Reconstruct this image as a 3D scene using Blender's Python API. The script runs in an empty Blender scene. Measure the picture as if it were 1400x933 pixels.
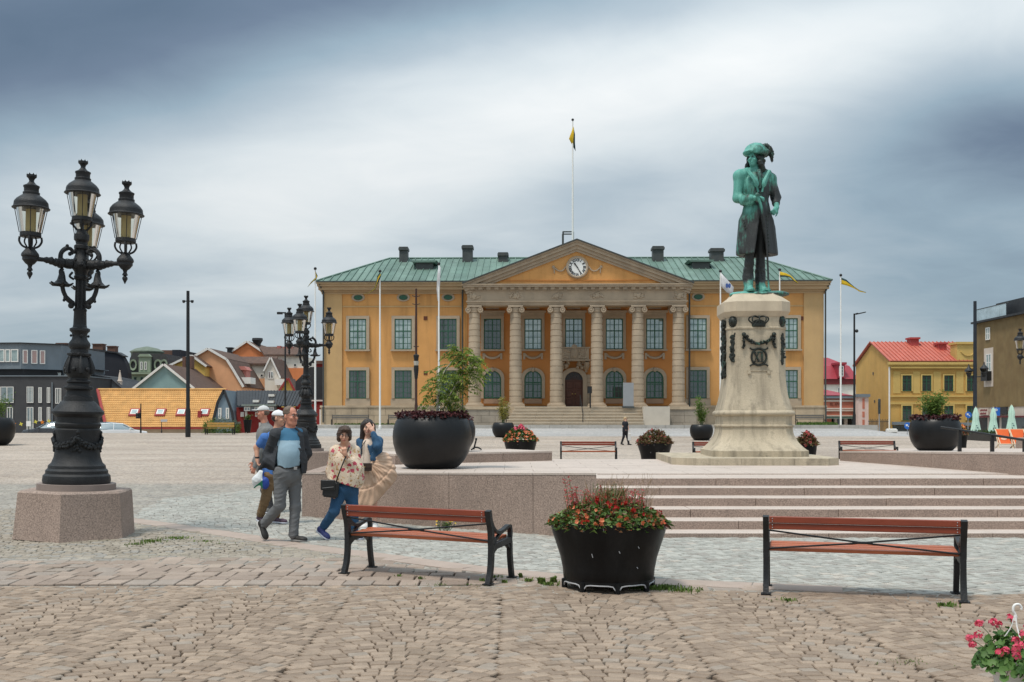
import bpy, bmesh, math, random
import numpy as np
from mathutils import Vector, Matrix
random.seed(7)
RNG = np.random.default_rng(11)
SC = bpy.context.scene
COL = SC.collection
PI = math.pi
# ------------------------------------------------------------------ camera
F, EYE, HZ = 1450.0, 1.65, 573.0          # focal length in photo pixels, eye height, horizon row
cd = bpy.data.cameras.new('camera'); cam = bpy.data.objects.new('camera', cd); COL.objects.link(cam)
cam.location = (0, 0, EYE); cam.rotation_euler = (PI/2, 0, 0)
cd.sensor_width = 36; cd.lens = 36*F/1400; cd.shift_y = (HZ-466.5)/1400
cd.clip_start = .1; cd.clip_end = 6000
SC.camera = cam
# ------------------------------------------------------------------ light
SUN_EL, SUN_AZ = math.radians(66), math.radians(222)      # azimuth clockwise from +Y: behind the viewer, to the left
SC.view_settings.view_transform = 'Standard'; SC.view_settings.look = 'None'
SC.view_settings.exposure = 0.74; SC.view_settings.gamma = 1
sl = bpy.data.lights.new('sun', 'SUN'); so = bpy.data.objects.new('sun', sl); COL.objects.link(so)
sl.energy = 1.5; sl.angle = math.radians(10); sl.color = (1, .93, .83)
sd = Vector((math.sin(SUN_AZ)*math.cos(SUN_EL), math.cos(SUN_AZ)*math.cos(SUN_EL), math.sin(SUN_EL)))
so.rotation_euler = sd.to_track_quat('Z', 'Y').to_euler(); so.location = sd*200
W = bpy.data.worlds.new('World'); SC.world = W; W.use_nodes = True

def sky():
 nt = W.node_tree; nd = nt.nodes; nd.clear(); L = nt.links.new
 def N(t, **k):
  n = nd.new(t)
  for a, v in k.items(): setattr(n, a, v)
  return n
 def mth(op, a, b=None, c=None, clamp=False):
  n = N('ShaderNodeMath', operation=op, use_clamp=clamp)
  for i, x in enumerate((a, b, c)):
   if x is None: continue
   if hasattr(x, 'links'): L(x, n.inputs[i])
   else: n.inputs[i].default_value = x
  return n.outputs[0]
 out = N('ShaderNodeOutputWorld'); bg = N('ShaderNodeBackground'); bg.inputs[1].default_value = .094
 L(bg.outputs[0], out.inputs[0])
 ns = N('ShaderNodeTexSky', sky_type='NISHITA'); ns.sun_disc = False
 ns.sun_elevation = SUN_EL; ns.sun_rotation = SUN_AZ
 tc = N('ShaderNodeTexCoord'); sx = N('ShaderNodeSeparateXYZ'); L(tc.outputs['Generated'], sx.inputs[0])
 X, Y, Z = sx.outputs
 zz = mth('MAXIMUM', Z, 0.0)
 den = mth('ADD', zz, .16)
 px, py = mth('DIVIDE', X, den), mth('DIVIDE', Y, den)          # the cloud layer seen in perspective
 cb = N('ShaderNodeCombineXYZ'); L(px, cb.inputs[0]); L(py, cb.inputs[1])
 def noise(scale, detail, rough, off, rot, sc, dist=0):
  mp = N('ShaderNodeMapping'); L(cb.outputs[0], mp.inputs[0])
  mp.inputs['Location'].default_value = off; mp.inputs['Rotation'].default_value = (0, 0, rot)
  mp.inputs['Scale'].default_value = sc
  n = N('ShaderNodeTexNoise'); L(mp.outputs[0], n.inputs['Vector'])
  n.inputs['Scale'].default_value = scale; n.inputs['Detail'].default_value = detail
  n.inputs['Roughness'].default_value = rough; n.inputs['Distortion'].default_value = dist
  return n.outputs[0]
 n1 = noise(.55, 4, .5, (3.1, .4, 0), .45, (1, 1, 1), .3)
 n2 = noise(1.1, 5, .5, (.3, 5, 0), .5, (.8, 1.1, 1), .7)
 n3 = noise(3.6, 6, .6, (.3, 9, 0), .9, (.9, 1.1, 1), .9)
 # big cloud banks of this sky: u to the side, v above the horizon
 yy = mth('MAXIMUM', Y, .15)
 u, v = mth('DIVIDE', X, yy), mth('DIVIDE', zz, yy)
 front = mth('MULTIPLY', mth('MULTIPLY_ADD', Y, 3.0, -.45, clamp=True), 1.0)
 def blob(cu, cv, ru, rv, ang):
  a, b = math.cos(ang), math.sin(ang)
  du, dv = mth('SUBTRACT', u, cu), mth('SUBTRACT', v, cv)
  p = mth('DIVIDE', mth('ADD', mth('MULTIPLY', du, a), mth('MULTIPLY', dv, b)), ru)
  q = mth('DIVIDE', mth('SUBTRACT', mth('MULTIPLY', dv, a), mth('MULTIPLY', du, b)), rv)
  e = mth('ADD', mth('MULTIPLY', p, p), mth('MULTIPLY', q, q))
  return mth('MULTIPLY', mth('EXPONENT', mth('MULTIPLY', e, -1.0)), front)
 s = mth('MULTIPLY_ADD', n1, .50, .34)
 s = mth('ADD', s, mth('MULTIPLY_ADD', n2, .44, -.22))
 s = mth('ADD', s, mth('MULTIPLY_ADD', n3, .13, -.065))
 for amp, args in SKY_BANKS:
  s = mth('ADD', s, mth('MULTIPLY', blob(*args), amp))
 ramp = N('ShaderNodeValToRGB'); L(s, ramp.inputs[0]); cr = ramp.color_ramp
 cr.elements[0].position = .0; cr.elements[0].color = (.07, .11, .16, 1)
 cr.elements[1].position = 1.; cr.elements[1].color = (.80, .81, .80, 1)
 for p, c in ((.22, (.13, .175, .24, 1)), (.45, (.265, .35, .415, 1)), (.62, (.40, .47, .52, 1)), (.8, (.60, .65, .67, 1))):
  e = cr.elements.new(p); e.color = c
 # overcast skies brighten towards the zenith
 zen = mth('MULTIPLY_ADD', mth('POWER', zz, 1.8), 2.0, 1.0)
 sc = N('ShaderNodeVectorMath', operation='SCALE'); L(ramp.outputs[0], sc.inputs[0])
 L(mth('MULTIPLY', zen, 6.7), sc.inputs['Scale'])
 mx = N('ShaderNodeMix', data_type='RGBA'); mx.inputs[0].default_value = .93
 L(ns.outputs[0], mx.inputs[6]); L(sc.outputs[0], mx.inputs[7])
 L(mx.outputs[2], bg.inputs[0])
SKY_BANKS = [(.27, (.22, .345, .40, .065, .16)), (.22, (-.05, .27, .40, .07, .20)), (.20, (-.1, .16, .6, .12, .05)),
    (-.40, (-.46, .36, .26, .11, .12)), (-.26, (-.10, .41, .30, .05, .0)), (-.42, (.50, .26, .17, .075, .1)),
    (-.25, (.42, .13, .25, .05, .0)), (-.12, (.10, .22, .10, .03, .1)), (-.10, (-.42, .12, .2, .08, .0))]
sky()
# ------------------------------------------------------------------ helpers
def PX(px, D): return (px-700)*D/F
def PZ(py, D): return EYE+(HZ-py)*D/F
def link(o, parent=None):
 COL.objects.link(o)
 if parent is not None: o.parent = parent
 return o
def tag(o, label, cat, group=None):
 o['label'] = label; o['category'] = cat
 if group: o['group'] = group
 return o
def thing(name, label, cat, loc=(0, 0, 0), rz=0, group=None):
 o = bpy.data.objects.new(name, None); link(o); o.location = loc; o.rotation_euler = (0, 0, rz)
 o.empty_display_size = .2
 return tag(o, label, cat, group)
def kind(o, k): o['kind'] = k; return o
def inst(name, me, parent=None, loc=(0, 0, 0), rz=0, sc=None, rot=None):
 o = bpy.data.objects.new(name, me); link(o, parent); o.location = loc
 o.rotation_euler = rot if rot else (0, 0, rz)
 if sc: o.scale = sc
 return o
def copy_tree(o, loc=None, rz=None, label=None, parent=None, group=None):
 c = o.copy(); link(c)
 if parent is not None: c.parent = parent
 if loc is not None: c.location = loc
 if rz is not None: c.rotation_euler = (0, 0, rz)
 if label: c['label'] = label
 if group: c['group'] = group
 for ch in list(o.children): copy_tree(ch, parent=c)
 return c
class MB:
 """collects shapes and links them as one mesh object"""
 def __init__(s): s.v = []; s.f = []; s.mi = []; s.T = None
 def add(s, vs, fs, m=0):
  b = len(s.v)
  if s.T is not None: vs = [tuple(s.T @ Vector(p)) for p in vs]
  s.v.extend(vs); s.f.extend([tuple(i+b for i in f) for f in fs]); s.mi.extend([m]*len(fs))
  return s
 def box(s, x0, x1, y0, y1, z0, z1, m=0):
  return s.add([(x0,y0,z0),(x1,y0,z0),(x1,y1,z0),(x0,y1,z0),(x0,y0,z1),(x1,y0,z1),(x1,y1,z1),(x0,y1,z1)],
      [(3,2,1,0),(4,5,6,7),(0,1,5,4),(1,2,6,5),(2,3,7,6),(3,0,4,7)], m)
 def bbox(s, x0, x1, y0, y1, z0, z1, b=.01, m=0):
  """box with chamfered edges along every side"""
  vs = []
  for x, sx in ((x0, 1), (x1, -1)):
   for y, sy in ((y0, 1), (y1, -1)):
    for z, sz in ((z0, 1), (z1, -1)):
     vs += [(x, y+sy*b, z+sz*b), (x+sx*b, y, z+sz*b), (x+sx*b, y+sy*b, z)]
  bm = bmesh.new()
  for p in vs: bm.verts.new(p)
  r = bmesh.ops.convex_hull(bm, input=bm.verts)
  bm.verts.index_update(); bmesh.ops.recalc_face_normals(bm, faces=bm.faces)
  s.add([tuple(v.co) for v in bm.verts], [tuple(v.index for v in f.verts) for f in bm.faces], m); bm.free()
  return s
 def lathe(s, prof, n=16, c=(0, 0, 0), m=0, a0=0, sx=1, sy=1, cap=True):
  vs = []; fs = []
  for r, z in prof:
   for k in range(n):
    a = a0+2*PI*k/n; vs.append((c[0]+r*math.cos(a)*sx, c[1]+r*math.sin(a)*sy, c[2]+z))
  for i in range(len(prof)-1):
   for k in range(n):
    k2 = (k+1) % n; fs.append((i*n+k, i*n+k2, (i+1)*n+k2, (i+1)*n+k))
  if cap:
   fs.append(tuple(range(n-1, -1, -1))); b = (len(prof)-1)*n; fs.append(tuple(range(b, b+n)))
  return s.add(vs, fs, m)
 def tube(s, pts, r, n=6, m=0, cap=True):
  pts = [Vector(p) for p in pts]; k = len(pts)
  rs = r if hasattr(r, '__len__') else [r]*k
  vs = []; fs = []; up = None
  for i in range(k):
   t = (pts[min(i+1, k-1)]-pts[max(i-1, 0)])
   if t.length < 1e-9: t = Vector((0, 0, 1))
   t.normalize()
   if up is None: up = Vector((0, 0, 1)) if abs(t.z) < .9 else Vector((1, 0, 0))
   a = t.cross(up)
   if a.length < 1e-6: a = t.orthogonal()
   a.normalize(); b = a.cross(t).normalized(); up = b
   for j in range(n):
    w = 2*PI*(j+.5)/n; vs.append(tuple(pts[i]+(a*math.cos(w)+b*math.sin(w))*rs[i]))
  for i in range(k-1):
   for j in range(n):
    j2 = (j+1) % n; fs.append((i*n+j2, i*n+j, (i+1)*n+j, (i+1)*n+j2))
  if cap: fs.append(tuple(range(n))); fs.append(tuple(range(k*n-1, (k-1)*n-1, -1)))
  return s.add(vs, fs, m)
 def prism(s, poly, y0, y1, m=0):
  """polygon in x,z pushed from y0 to y1"""
  n = len(poly); vs = [(x, y0, z) for x, z in poly]+[(x, y1, z) for x, z in poly]
  ar = sum(poly[i][0]*poly[(i+1) % n][1]-poly[(i+1) % n][0]*poly[i][1] for i in range(n))
  fs = [tuple(range(n)), tuple(range(2*n-1, n-1, -1))]+[(i, n+i, n+(i+1) % n, (i+1) % n) for i in range(n)]
  if ar < 0: fs = [f[::-1] for f in fs]
  return s.add(vs, fs, m)
 def slab(s, poly, z0, z1, m=0):
  """polygon in x,y pushed from z0 to z1 (either may be a list, one value per corner)"""
  n = len(poly)
  A = z0 if hasattr(z0, '__len__') else [z0]*n; B = z1 if hasattr(z1, '__len__') else [z1]*n
  vs = [(p[0], p[1], A[i]) for i, p in enumerate(poly)]+[(p[0], p[1], B[i]) for i, p in enumerate(poly)]
  ar = sum(poly[i][0]*poly[(i+1) % n][1]-poly[(i+1) % n][0]*poly[i][1] for i in range(n))
  fs = [tuple(range(n-1, -1, -1)), tuple(range(n, 2*n))]+[(i, (i+1) % n, n+(i+1) % n, n+i) for i in range(n)]
  if ar < 0: fs = [f[::-1] for f in fs]
  return s.add(vs, fs, m)
 def ball(s, c, r, n=8, k=6, m=0):
  r = r if hasattr(r, '__len__') else (r, r, r)
  vs = [(c[0], c[1], c[2]-r[2])]; fs = []
  for i in range(1, k):
   a = -PI/2+PI*i/k
   for j in range(n):
    w = 2*PI*j/n; vs.append((c[0]+r[0]*math.cos(a)*math.cos(w), c[1]+r[1]*math.cos(a)*math.sin(w), c[2]+r[2]*math.sin(a)))
  vs.append((c[0], c[1], c[2]+r[2]))
  for j in range(n): fs.append((0, 1+(j+1) % n, 1+j)); fs.append((len(vs)-1, 1+(k-2)*n+j, 1+(k-2)*n+(j+1) % n))
  for i in range(k-2):
   for j in range(n):
    fs.append((1+i*n+j, 1+i*n+(j+1) % n, 1+(i+1)*n+(j+1) % n, 1+(i+1)*n+j))
  return s.add(vs, fs, m)
 def mesh(s, name, mats, smooth=35):
  me = bpy.data.meshes.new(name); me.from_pydata(s.v, [], s.f)
  mats = mats if isinstance(mats, (list, tuple)) else [mats]
  for m in mats: me.materials.append(m)
  if len(mats) > 1: me.polygons.foreach_set('material_index', s.mi)
  if smooth and len(s.f):
   me.shade_smooth(); me.set_sharp_from_angle(angle=math.radians(smooth))
  me.update(); return me
 def build(s, name, mats, parent=None, loc=(0, 0, 0), rz=0, smooth=35):
  return inst(name, s.mesh(name, mats, smooth), parent, loc, rz)
def spline(pts, n):
 """Catmull-Rom through pts"""
 P = [Vector(p) for p in pts]; P = [P[0]*2-P[1]]+P+[P[-1]*2-P[-2]]; out = []
 for i in range(1, len(P)-2):
  for k in range(n):
   t = k/n; a, b, c, d = P[i-1:i+3]
   out.append(.5*((2*b)+(c-a)*t+(2*a-5*b+4*c-d)*t*t+(3*b-a-3*c+d)*t**3))
 out.append(P[-2]); return out
def text_mesh(txt, size, depth, m, align='CENTER', bold=0.0):
 cu = bpy.data.curves.new('lettering', 'FONT'); cu.body = txt; cu.size = size; cu.extrude = depth
 cu.align_x = align; cu.align_y = 'CENTER'; cu.offset = bold; cu.resolution_u = 3
 o = bpy.data.objects.new('lettering', cu); COL.objects.link(o)
 bpy.context.view_layer.update()
 dg = bpy.context.evaluated_depsgraph_get()
 me = bpy.data.meshes.new_from_object(o.evaluated_get(dg)); bpy.data.objects.remove(o)
 me.materials.clear(); me.materials.append(m); return me
# ------------------------------------------------------------------ materials
MATS = {}
def mat(name, col, rough=.7, var=.15, sc=6., bump=0., bsc=40., metal=0., spec=.4, col2=None, island=0., fine=0., stain=0., stain_col=(.12, .10, .08), stain_map=(1, 1, .12), stain_sc=3., trans=0., coat=0., dirt=None):
 if name in MATS: return MATS[name]
 m = bpy.data.materials.new(name); MATS[name] = m; m.use_nodes = True
 nt = m.node_tree; nd = nt.nodes; L = nt.links.new; b = nd['Principled BSDF']
 b.inputs['Roughness'].default_value = rough; b.inputs['Metallic'].default_value = metal
 b.inputs['Specular IOR Level'].default_value = spec
 if coat: b.inputs['Coat Weight'].default_value = coat; b.inputs['Coat Roughness'].default_value = .15
 tc = nd.new('ShaderNodeTexCoord')
 def noise(scale, detail=5, mp=None, rough_=.55):
  n = nd.new('ShaderNodeTexNoise'); n.inputs['Scale'].default_value = scale; n.inputs['Detail'].default_value = detail
  n.inputs['Roughness'].default_value = rough_
  if mp:
   q = nd.new('ShaderNodeMapping'); q.inputs['Scale'].default_value = mp; L(tc.outputs['Object'], q.inputs[0]); L(q.outputs[0], n.inputs['Vector'])
  else: L(tc.outputs['Object'], n.inputs['Vector'])
  return n.outputs[0]
 def mix(fac, a, c, blend='MIX'):
  n = nd.new('ShaderNodeMix'); n.data_type = 'RGBA'; n.blend_type = blend
  for i, x in ((0, fac), (6, a), (7, c)):
   if hasattr(x, 'links'): L(x, n.inputs[i])
   else: n.inputs[i].default_value = x if i == 0 else (*x, 1)
  return n.outputs[2]
 def rng(x, a, c, lo, hi):
  n = nd.new('ShaderNodeMapRange'); L(x, n.inputs[0])
  for i, q in enumerate((a, c, lo, hi)): n.inputs[i+1].default_value = q
  return n.outputs[0]
 c = col
 if col2 is not None:
  if island:
   g = nd.new('ShaderNodeNewGeometry'); oi = nd.new('ShaderNodeObjectInfo')
   ad = nd.new('ShaderNodeMath'); ad.operation = 'ADD'; L(g.outputs['Random Per Island'], ad.inputs[0]); L(oi.outputs['Random'], ad.inputs[1])
   fr = nd.new('ShaderNodeMath'); fr.operation = 'FRACT'; L(ad.outputs[0], fr.inputs[0])
   c = mix(fr.outputs[0], col, col2)
   if len(MIX3.get(name, ())) > 0:
    wn = nd.new('ShaderNodeTexWhiteNoise'); wn.noise_dimensions = '1D'; L(fr.outputs[0], wn.inputs['W'])
    for k, (thr, c3) in enumerate(MIX3[name]):
     q = rng(wn.outputs[0], thr, thr+.001, 0, 1); c = mix(q, c, c3)
  else: c = mix(rng(noise(sc*.7), .35, .65, 0, 1), col, col2)
 if var: 
  f = rng(noise(sc, 7), .25, .75, 1-var, 1+var)
  cb = nd.new('ShaderNodeCombineColor')
  for i in range(3): L(f, cb.inputs[i])
  c = mix(1., c, cb.outputs[0], 'MULTIPLY')
 if fine:
  f = rng(noise(bsc*2.2, 2), .3, .7, 1-fine, 1+fine)
  cb = nd.new('ShaderNodeCombineColor')
  for i in range(3): L(f, cb.inputs[i])
  c = mix(1., c, cb.outputs[0], 'MULTIPLY')
 if stain:
  f = rng(noise(stain_sc, 6, stain_map), .48, .72, 0, stain); c = mix(f, c, stain_col)
 if dirt:                      # (colour, scale, amount): blotchy growth or grime with its own shape
  f = rng(noise(dirt[1], 8, None, .7), .55, .75, 0, dirt[2]); c = mix(f, c, dirt[0])
 if hasattr(c, 'links'): L(c, b.inputs['Base Color'])
 else: b.inputs['Base Color'].default_value = (*c, 1)
 rv = rng(noise(sc*1.7, 4), .3, .7, max(.02, rough-.08), min(1, rough+.08)); L(rv, b.inputs['Roughness'])
 if bump:
  bn = nd.new('ShaderNodeBump'); bn.inputs['Strength'].default_value = bump; bn.inputs['Distance'].default_value = .02
  L(noise(bsc, 5), bn.inputs['Height']); L(bn.outputs[0], b.inputs['Normal'])
 if trans:
  t = nd.new('ShaderNodeBsdfTranslucent'); ms = nd.new('ShaderNodeMixShader'); ms.inputs[0].default_value = trans
  if hasattr(c, 'links'): L(c, t.inputs[0])
  else: t.inputs[0].default_value = (*c, 1)
  o = nd['Material Output']; L(b.outputs[0], ms.inputs[1]); L(t.outputs[0], ms.inputs[2]); L(ms.outputs[0], o.inputs[0])
 return m
MIX3 = {}
def glass_mat(name, tint, refl=.45, rough=.06, curtain=None):
 """window pane seen from the street: dark room or pale curtain behind a reflecting sheet"""
 m = bpy.data.materials.new(name); MATS[name] = m; m.use_nodes = True
 nt = m.node_tree; nd = nt.nodes; L = nt.links.new; b = nd['Principled BSDF']
 tc = nd.new('ShaderNodeTexCoord'); n = nd.new('ShaderNodeTexNoise'); n.inputs['Scale'].default_value = 1.3; L(tc.outputs['Object'], n.inputs['Vector'])
 mr = nd.new('ShaderNodeMapRange'); L(n.outputs[0], mr.inputs[0]); mr.inputs[1].default_value = .35; mr.inputs[2].default_value = .65
 mx = nd.new('ShaderNodeMix'); mx.data_type = 'RGBA'; L(mr.outputs[0], mx.inputs[0])
 c2 = curtain or tuple(x*1.8 for x in tint)
 mx.inputs[6].default_value = (*tint, 1); mx.inputs[7].default_value = (*c2, 1); L(mx.outputs[2], b.inputs['Base Color'])
 b.inputs['Roughness'].default_value = .5
 g = nd.new('ShaderNodeBsdfGlossy'); g.inputs['Roughness'].default_value = rough; g.inputs[0].default_value = (.85, .95, .95, 1)
 bn = nd.new('ShaderNodeBump'); n2 = nd.new('ShaderNodeTexNoise'); n2.inputs['Scale'].default_value = 2.2; L(tc.outputs['Object'], n2.inputs['Vector'])
 bn.inputs['Strength'].default_value = .12; L(n2.outputs[0], bn.inputs['Height']); L(bn.outputs[0], g.inputs['Normal'])
 ms = nd.new('ShaderNodeMixShader'); ms.inputs[0].default_value = refl
 L(b.outputs[0], ms.inputs[1]); L(g.outputs[0], ms.inputs[2]); L(ms.outputs[0], nd['Material Output'].inputs[0])
 return m
def clear_glass(name, tint=(.9, .93, .9)):
 m = bpy.data.materials.new(name); MATS[name] = m; m.use_nodes = True
 nt = m.node_tree; nd = nt.nodes; L = nt.links.new; nd.remove(nd['Principled BSDF'])
 t = nd.new('ShaderNodeBsdfTransparent'); t.inputs[0].default_value = (*tint, 1)
 g = nd.new('ShaderNodeBsdfGlossy'); g.inputs['Roughness'].default_value = .08
 fr = nd.new('ShaderNodeFresnel'); fr.inputs[0].default_value = 1.6
 ms = nd.new('ShaderNodeMixShader'); L(fr.outputs[0], ms.inputs[0]); L(t.outputs[0], ms.inputs[1]); L(g.outputs[0], ms.inputs[2])
 L(ms.outputs[0], nd['Material Output'].inputs[0]); return m
IRON = mat('black_iron', (.012, .0125, .0135), .45, .3, 9, .25, 60, spec=.4)
IRON2 = mat('cast_iron_worn', (.013, .0135, .015), .5, .35, 7, .5, 70, spec=.38, stain=.3, stain_col=(.042, .040, .038), stain_map=(1, 1, .4), stain_sc=5)
GRANITE = mat('pink_granite', (.31, .232, .19), .78, .12, 1.6, .15, 26, fine=.42, dirt=((.17, .135, .11), 1.3, .5), stain=.35, stain_col=(.20, .155, .13), stain_map=(1, 1, .3), stain_sc=1.5)  # base tone lowered: upright faces carry their shade in this colour
GRAN_TOP = mat('granite_top_lit', (.50, .42, .365), .72, .09, 1.2, .08, 26, fine=.16, dirt=((.34, .29, .25), 1.1, .35))  # same stone as the upright faces, paler to paint in light on tops
LIME = mat('weathered_limestone', (.46, .39, .285), .82, .14, 1.6, .3, 30, fine=.12, stain=.75, stain_col=(.19, .16, .12), stain_map=(2.2, 2.2, .25), stain_sc=2.4, dirt=((.13, .115, .09), 3.2, .75))
WHITEP = mat('white_paint', (.78, .77, .74), .45, .04, 5)
# ------------------------------------------------------------------ setting: ground
def smooth(a, b, x):
 t = min(1, max(0, (x-a)/(b-a))); return t*t*(3-2*t)
def g(x, y):
 """height of the plaza: level near the viewer, rising to the town hall; falls away past the crest to the west"""
 if y < 40: z = 0.0
 elif y < 60: z = .15*(y-40)/20
 elif y < 75: z = .15+.45*(y-60)/15
 else: z = min(1.12, .6+.52*(y-75)/12)
 wl = smooth(-17.5, -20.5, x)                       # west side drops to the lower street
 if wl > 0 and y > 76.5:
  z2 = .62-smooth(76.5, 84, y)*.75-max(0, min(60, y-84))*.012
  z = z*(1-wl)+z2*wl
 wr = smooth(26.5, 32, x)                            # east side: street
 if wr > 0 and y > 62:
  z3 = .15+.003*(y-62)
  z = z*(1-wr)+z3*wr
 if 24 < y < 60: z = z+.2*smooth(-5.6, -4.2, x)*smooth(24, 26, y)*(1-smooth(42, 60, y))
 return z
def in_poly(p, poly):
 x, y = p; c = False; n = len(poly)
 for i in range(n):
  x1, y1 = poly[i]; x2, y2 = poly[i-1]
  if (y1 > y) != (y2 > y) and x < (x2-x1)*(y-y1)/(y2-y1)+x1: c = not c
 return c
EARTH = mat('earth', (.16, .15, .12), .9, .3, .05)
mb = MB(); N = 24
mb.add([(0, 60, -2.6)]+[(2600*math.cos(2*PI*k/N), 60+2600*math.sin(2*PI*k/N), -2.6) for k in range(N)], [(0, 1+k, 1+(k+1) % N) for k in range(N)])
kind(mb.build('ground', EARTH), 'structure')

# paving of the far plaza: setts too far off to tell apart, in the material
def paving_mat():
 m = bpy.data.materials.new('far_setts'); m.use_nodes = True
 nt = m.node_tree; nd = nt.nodes; L = nt.links.new; b = nd['Principled BSDF']; b.inputs['Roughness'].default_value = .8
 b.inputs['Specular IOR Level'].default_value = .25
 tc = nd.new('ShaderNodeTexCoord'); O = tc.outputs['Object']
 def nz(s, d=6, mp=None, r=.55):
  n = nd.new('ShaderNodeTexNoise'); n.inputs['Scale'].default_value = s; n.inputs['Detail'].default_value = d; n.inputs['Roughness'].default_value = r
  if mp:
   q = nd.new('ShaderNodeMapping'); q.inputs['Scale'].default_value = mp; L(O, q.inputs[0]); L(q.outputs[0], n.inputs[0])
  else: L(O, n.inputs[0])
  return n.outputs[0]
 def ramp(x, *st):
  n = nd.new('ShaderNodeValToRGB'); L(x, n.inputs[0]); e = n.color_ramp.elements
  e[0].position, e[0].color = st[0][0], (*st[0][1], 1); e[1].position, e[1].color = st[-1][0], (*st[-1][1], 1)
  for p, c in st[1:-1]: k = e.new(p); k.color = (*c, 1)
  return n.outputs[0]
 def mul(a, c, f=1.):
  n = nd.new('ShaderNodeMix'); n.data_type = 'RGBA'; n.blend_type = 'MULTIPLY'; n.inputs[0].default_value = f; L(a, n.inputs[6]); L(c, n.inputs[7]); return n.outputs[2]
 def mix(f, a, c):
  n = nd.new('ShaderNodeMix'); n.data_type = 'RGBA'; L(f, n.inputs[0]); L(a, n.inputs[6]); L(c, n.inputs[7]); return n.outputs[2]
 base = ramp(nz(.25, 5, (.5, 1.4, 1)), (.3, (.37, .31, .26)), (.5, (.45, .385, .325)), (.7, (.52, .45, .385)))
 grey = ramp(nz(.9, 5), (.3, (.30, .28, .25)), (.7, (.43, .40, .35)))
 sx = nd.new('ShaderNodeSeparateXYZ'); L(O, sx.inputs[0])
 # two layers of setts: greyish ring close to the lamps, pinkish field beyond
 mr = nd.new('ShaderNodeMapRange'); L(sx.outputs[1], mr.inputs[0]); mr.inputs[1].default_value = 26.5; mr.inputs[2].default_value = 27.5; mr.inputs[3].default_value = 1; mr.inputs[4].default_value = 0
 c = mix(mr.outputs[0], base, grey)
 ro = nd.new('ShaderNodeMapRange'); L(sx.outputs[1], ro.inputs[0]); ro.inputs[1].default_value = 71; ro.inputs[2].default_value = 71.3
 rd = ramp(nz(.5, 4, (.15, 1, 1)), (.3, (.42, .42, .42)), (.7, (.50, .50, .495)))
 xr = nd.new('ShaderNodeMapRange'); L(sx.outputs[0], xr.inputs[0]); xr.inputs[1].default_value = -16; xr.inputs[2].default_value = -15.5
 f = nd.new('ShaderNodeMath'); f.operation = 'MULTIPLY'; L(ro.outputs[0], f.inputs[0]); L(xr.outputs[0], f.inputs[1])
 c = mix(f.outputs[0], c, rd)
 v = nd.new('ShaderNodeTexVoronoi'); v.inputs['Scale'].default_value = 7.5; v.inputs['Randomness'].default_value = .75; L(O, v.inputs['Vector'])
 cell = nd.new('ShaderNodeSeparateColor'); L(v.outputs['Color'], cell.inputs[0])
 c = mul(c, ramp(cell.outputs[0], (0, (.80, .80, .81)), (1, (1.12, 1.08, 1.04))))
 v2 = nd.new('ShaderNodeTexVoronoi'); v2.feature = 'DISTANCE_TO_EDGE'; v2.inputs['Scale'].default_value = 7.5; v2.inputs['Randomness'].default_value = .75; L(O, v2.inputs['Vector'])
 c = mul(c, ramp(v2.outputs['Distance'], (.0, (.45, .42, .38)), (.10, (1, 1, 1))), .75)
 c = mul(c, ramp(nz(.06, 4), (.35, (.86, .86, .86)), (.65, (1.06, 1.06, 1.06))))
 L(c, b.inputs['Base Color'])
 bn = nd.new('ShaderNodeBump'); bn.inputs['Strength'].default_value = .5; bn.inputs['Distance'].default_value = .02
 mr2 = nd.new('ShaderNodeMapRange'); L(v2.outputs['Distance'], mr2.inputs[0]); mr2.inputs[2].default_value = .12; L(mr2.outputs[0], bn.inputs['Height']); L(bn.outputs[0], b.inputs['Normal'])
 return m
FARSET = paving_mat()
# zones of real setts (plan polygons, metres)
STRIP = [(-6.9, 17.9), (-6.1, 17.2), (-3.8, 14.95), (-2.88, 13.9), (-.49, 11.75), (.46, 11.1), (1.55, 10.75), (3.2, 10.25)]
Z_FORE = [(-7.5, 5.6), (7.5, 5.6), (8.5, 9.95), (4.2, 9.95), (3.3, 10.1), (1.6, 10.2), (.5, 10.45), (-7.5, 10.45)]
Z_ROWS = [(-8.5, 10.5), (.45, 10.5), (1.55, 10.25), (3.1, 10.12), (3.2, 10.2), (1.55, 10.6), (.46, 10.95), (-.6, 11.6), (-1.55, 12.5), (-8.5, 12.5)]
Z_LEFT = [(-9.5, 12.55), (-1.65, 12.55), (-2.95, 13.75), (-3.9, 14.8), (-6.2, 17.05), (-7.0, 17.75), (-7.2, 19.5), (-10.5, 19.5)]
Z_BLUE = [(-6.5, 18.0), (-6.0, 17.4), (-3.7, 15.15), (-2.78, 14.1), (-.39, 11.95), (.55, 11.3), (1.6, 10.95), (3.3, 10.45), (3.4, 10.0), (9.5, 10.0), (9.5, 14.74), (1.2, 14.74), (1.12, 14.6), (-3.56, 17.96), (-3.6, 24), (-5.0, 27), (-7.2, 22)]
ZONES = (Z_FORE, Z_ROWS, Z_LEFT, Z_BLUE)
xs = [-60+.75*i for i in range(0, 140)] ; xs = sorted(set([-160, -120, -90, -75]+[round(-66+1.0*i, 3) for i in range(0, 56)]+[round(-10+.5*i, 3) for i in range(0, 41)]+[round(11+1.0*i, 3) for i in range(0, 60)]+[80, 100, 130, 170]))
ys = sorted(set([-30, -10, 0, 3]+[round(5+.5*i, 3) for i in range(0, 50)]+[30+1.0*i for i in range(0, 70)]+[105, 115, 130, 150, 180]))
mb = MB(); idx = {}
for i, x in enumerate(xs):
 for j, y in enumerate(ys):
  idx[i, j] = len(mb.v); mb.v.append((x, y, g(x, y)-.004))
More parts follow.
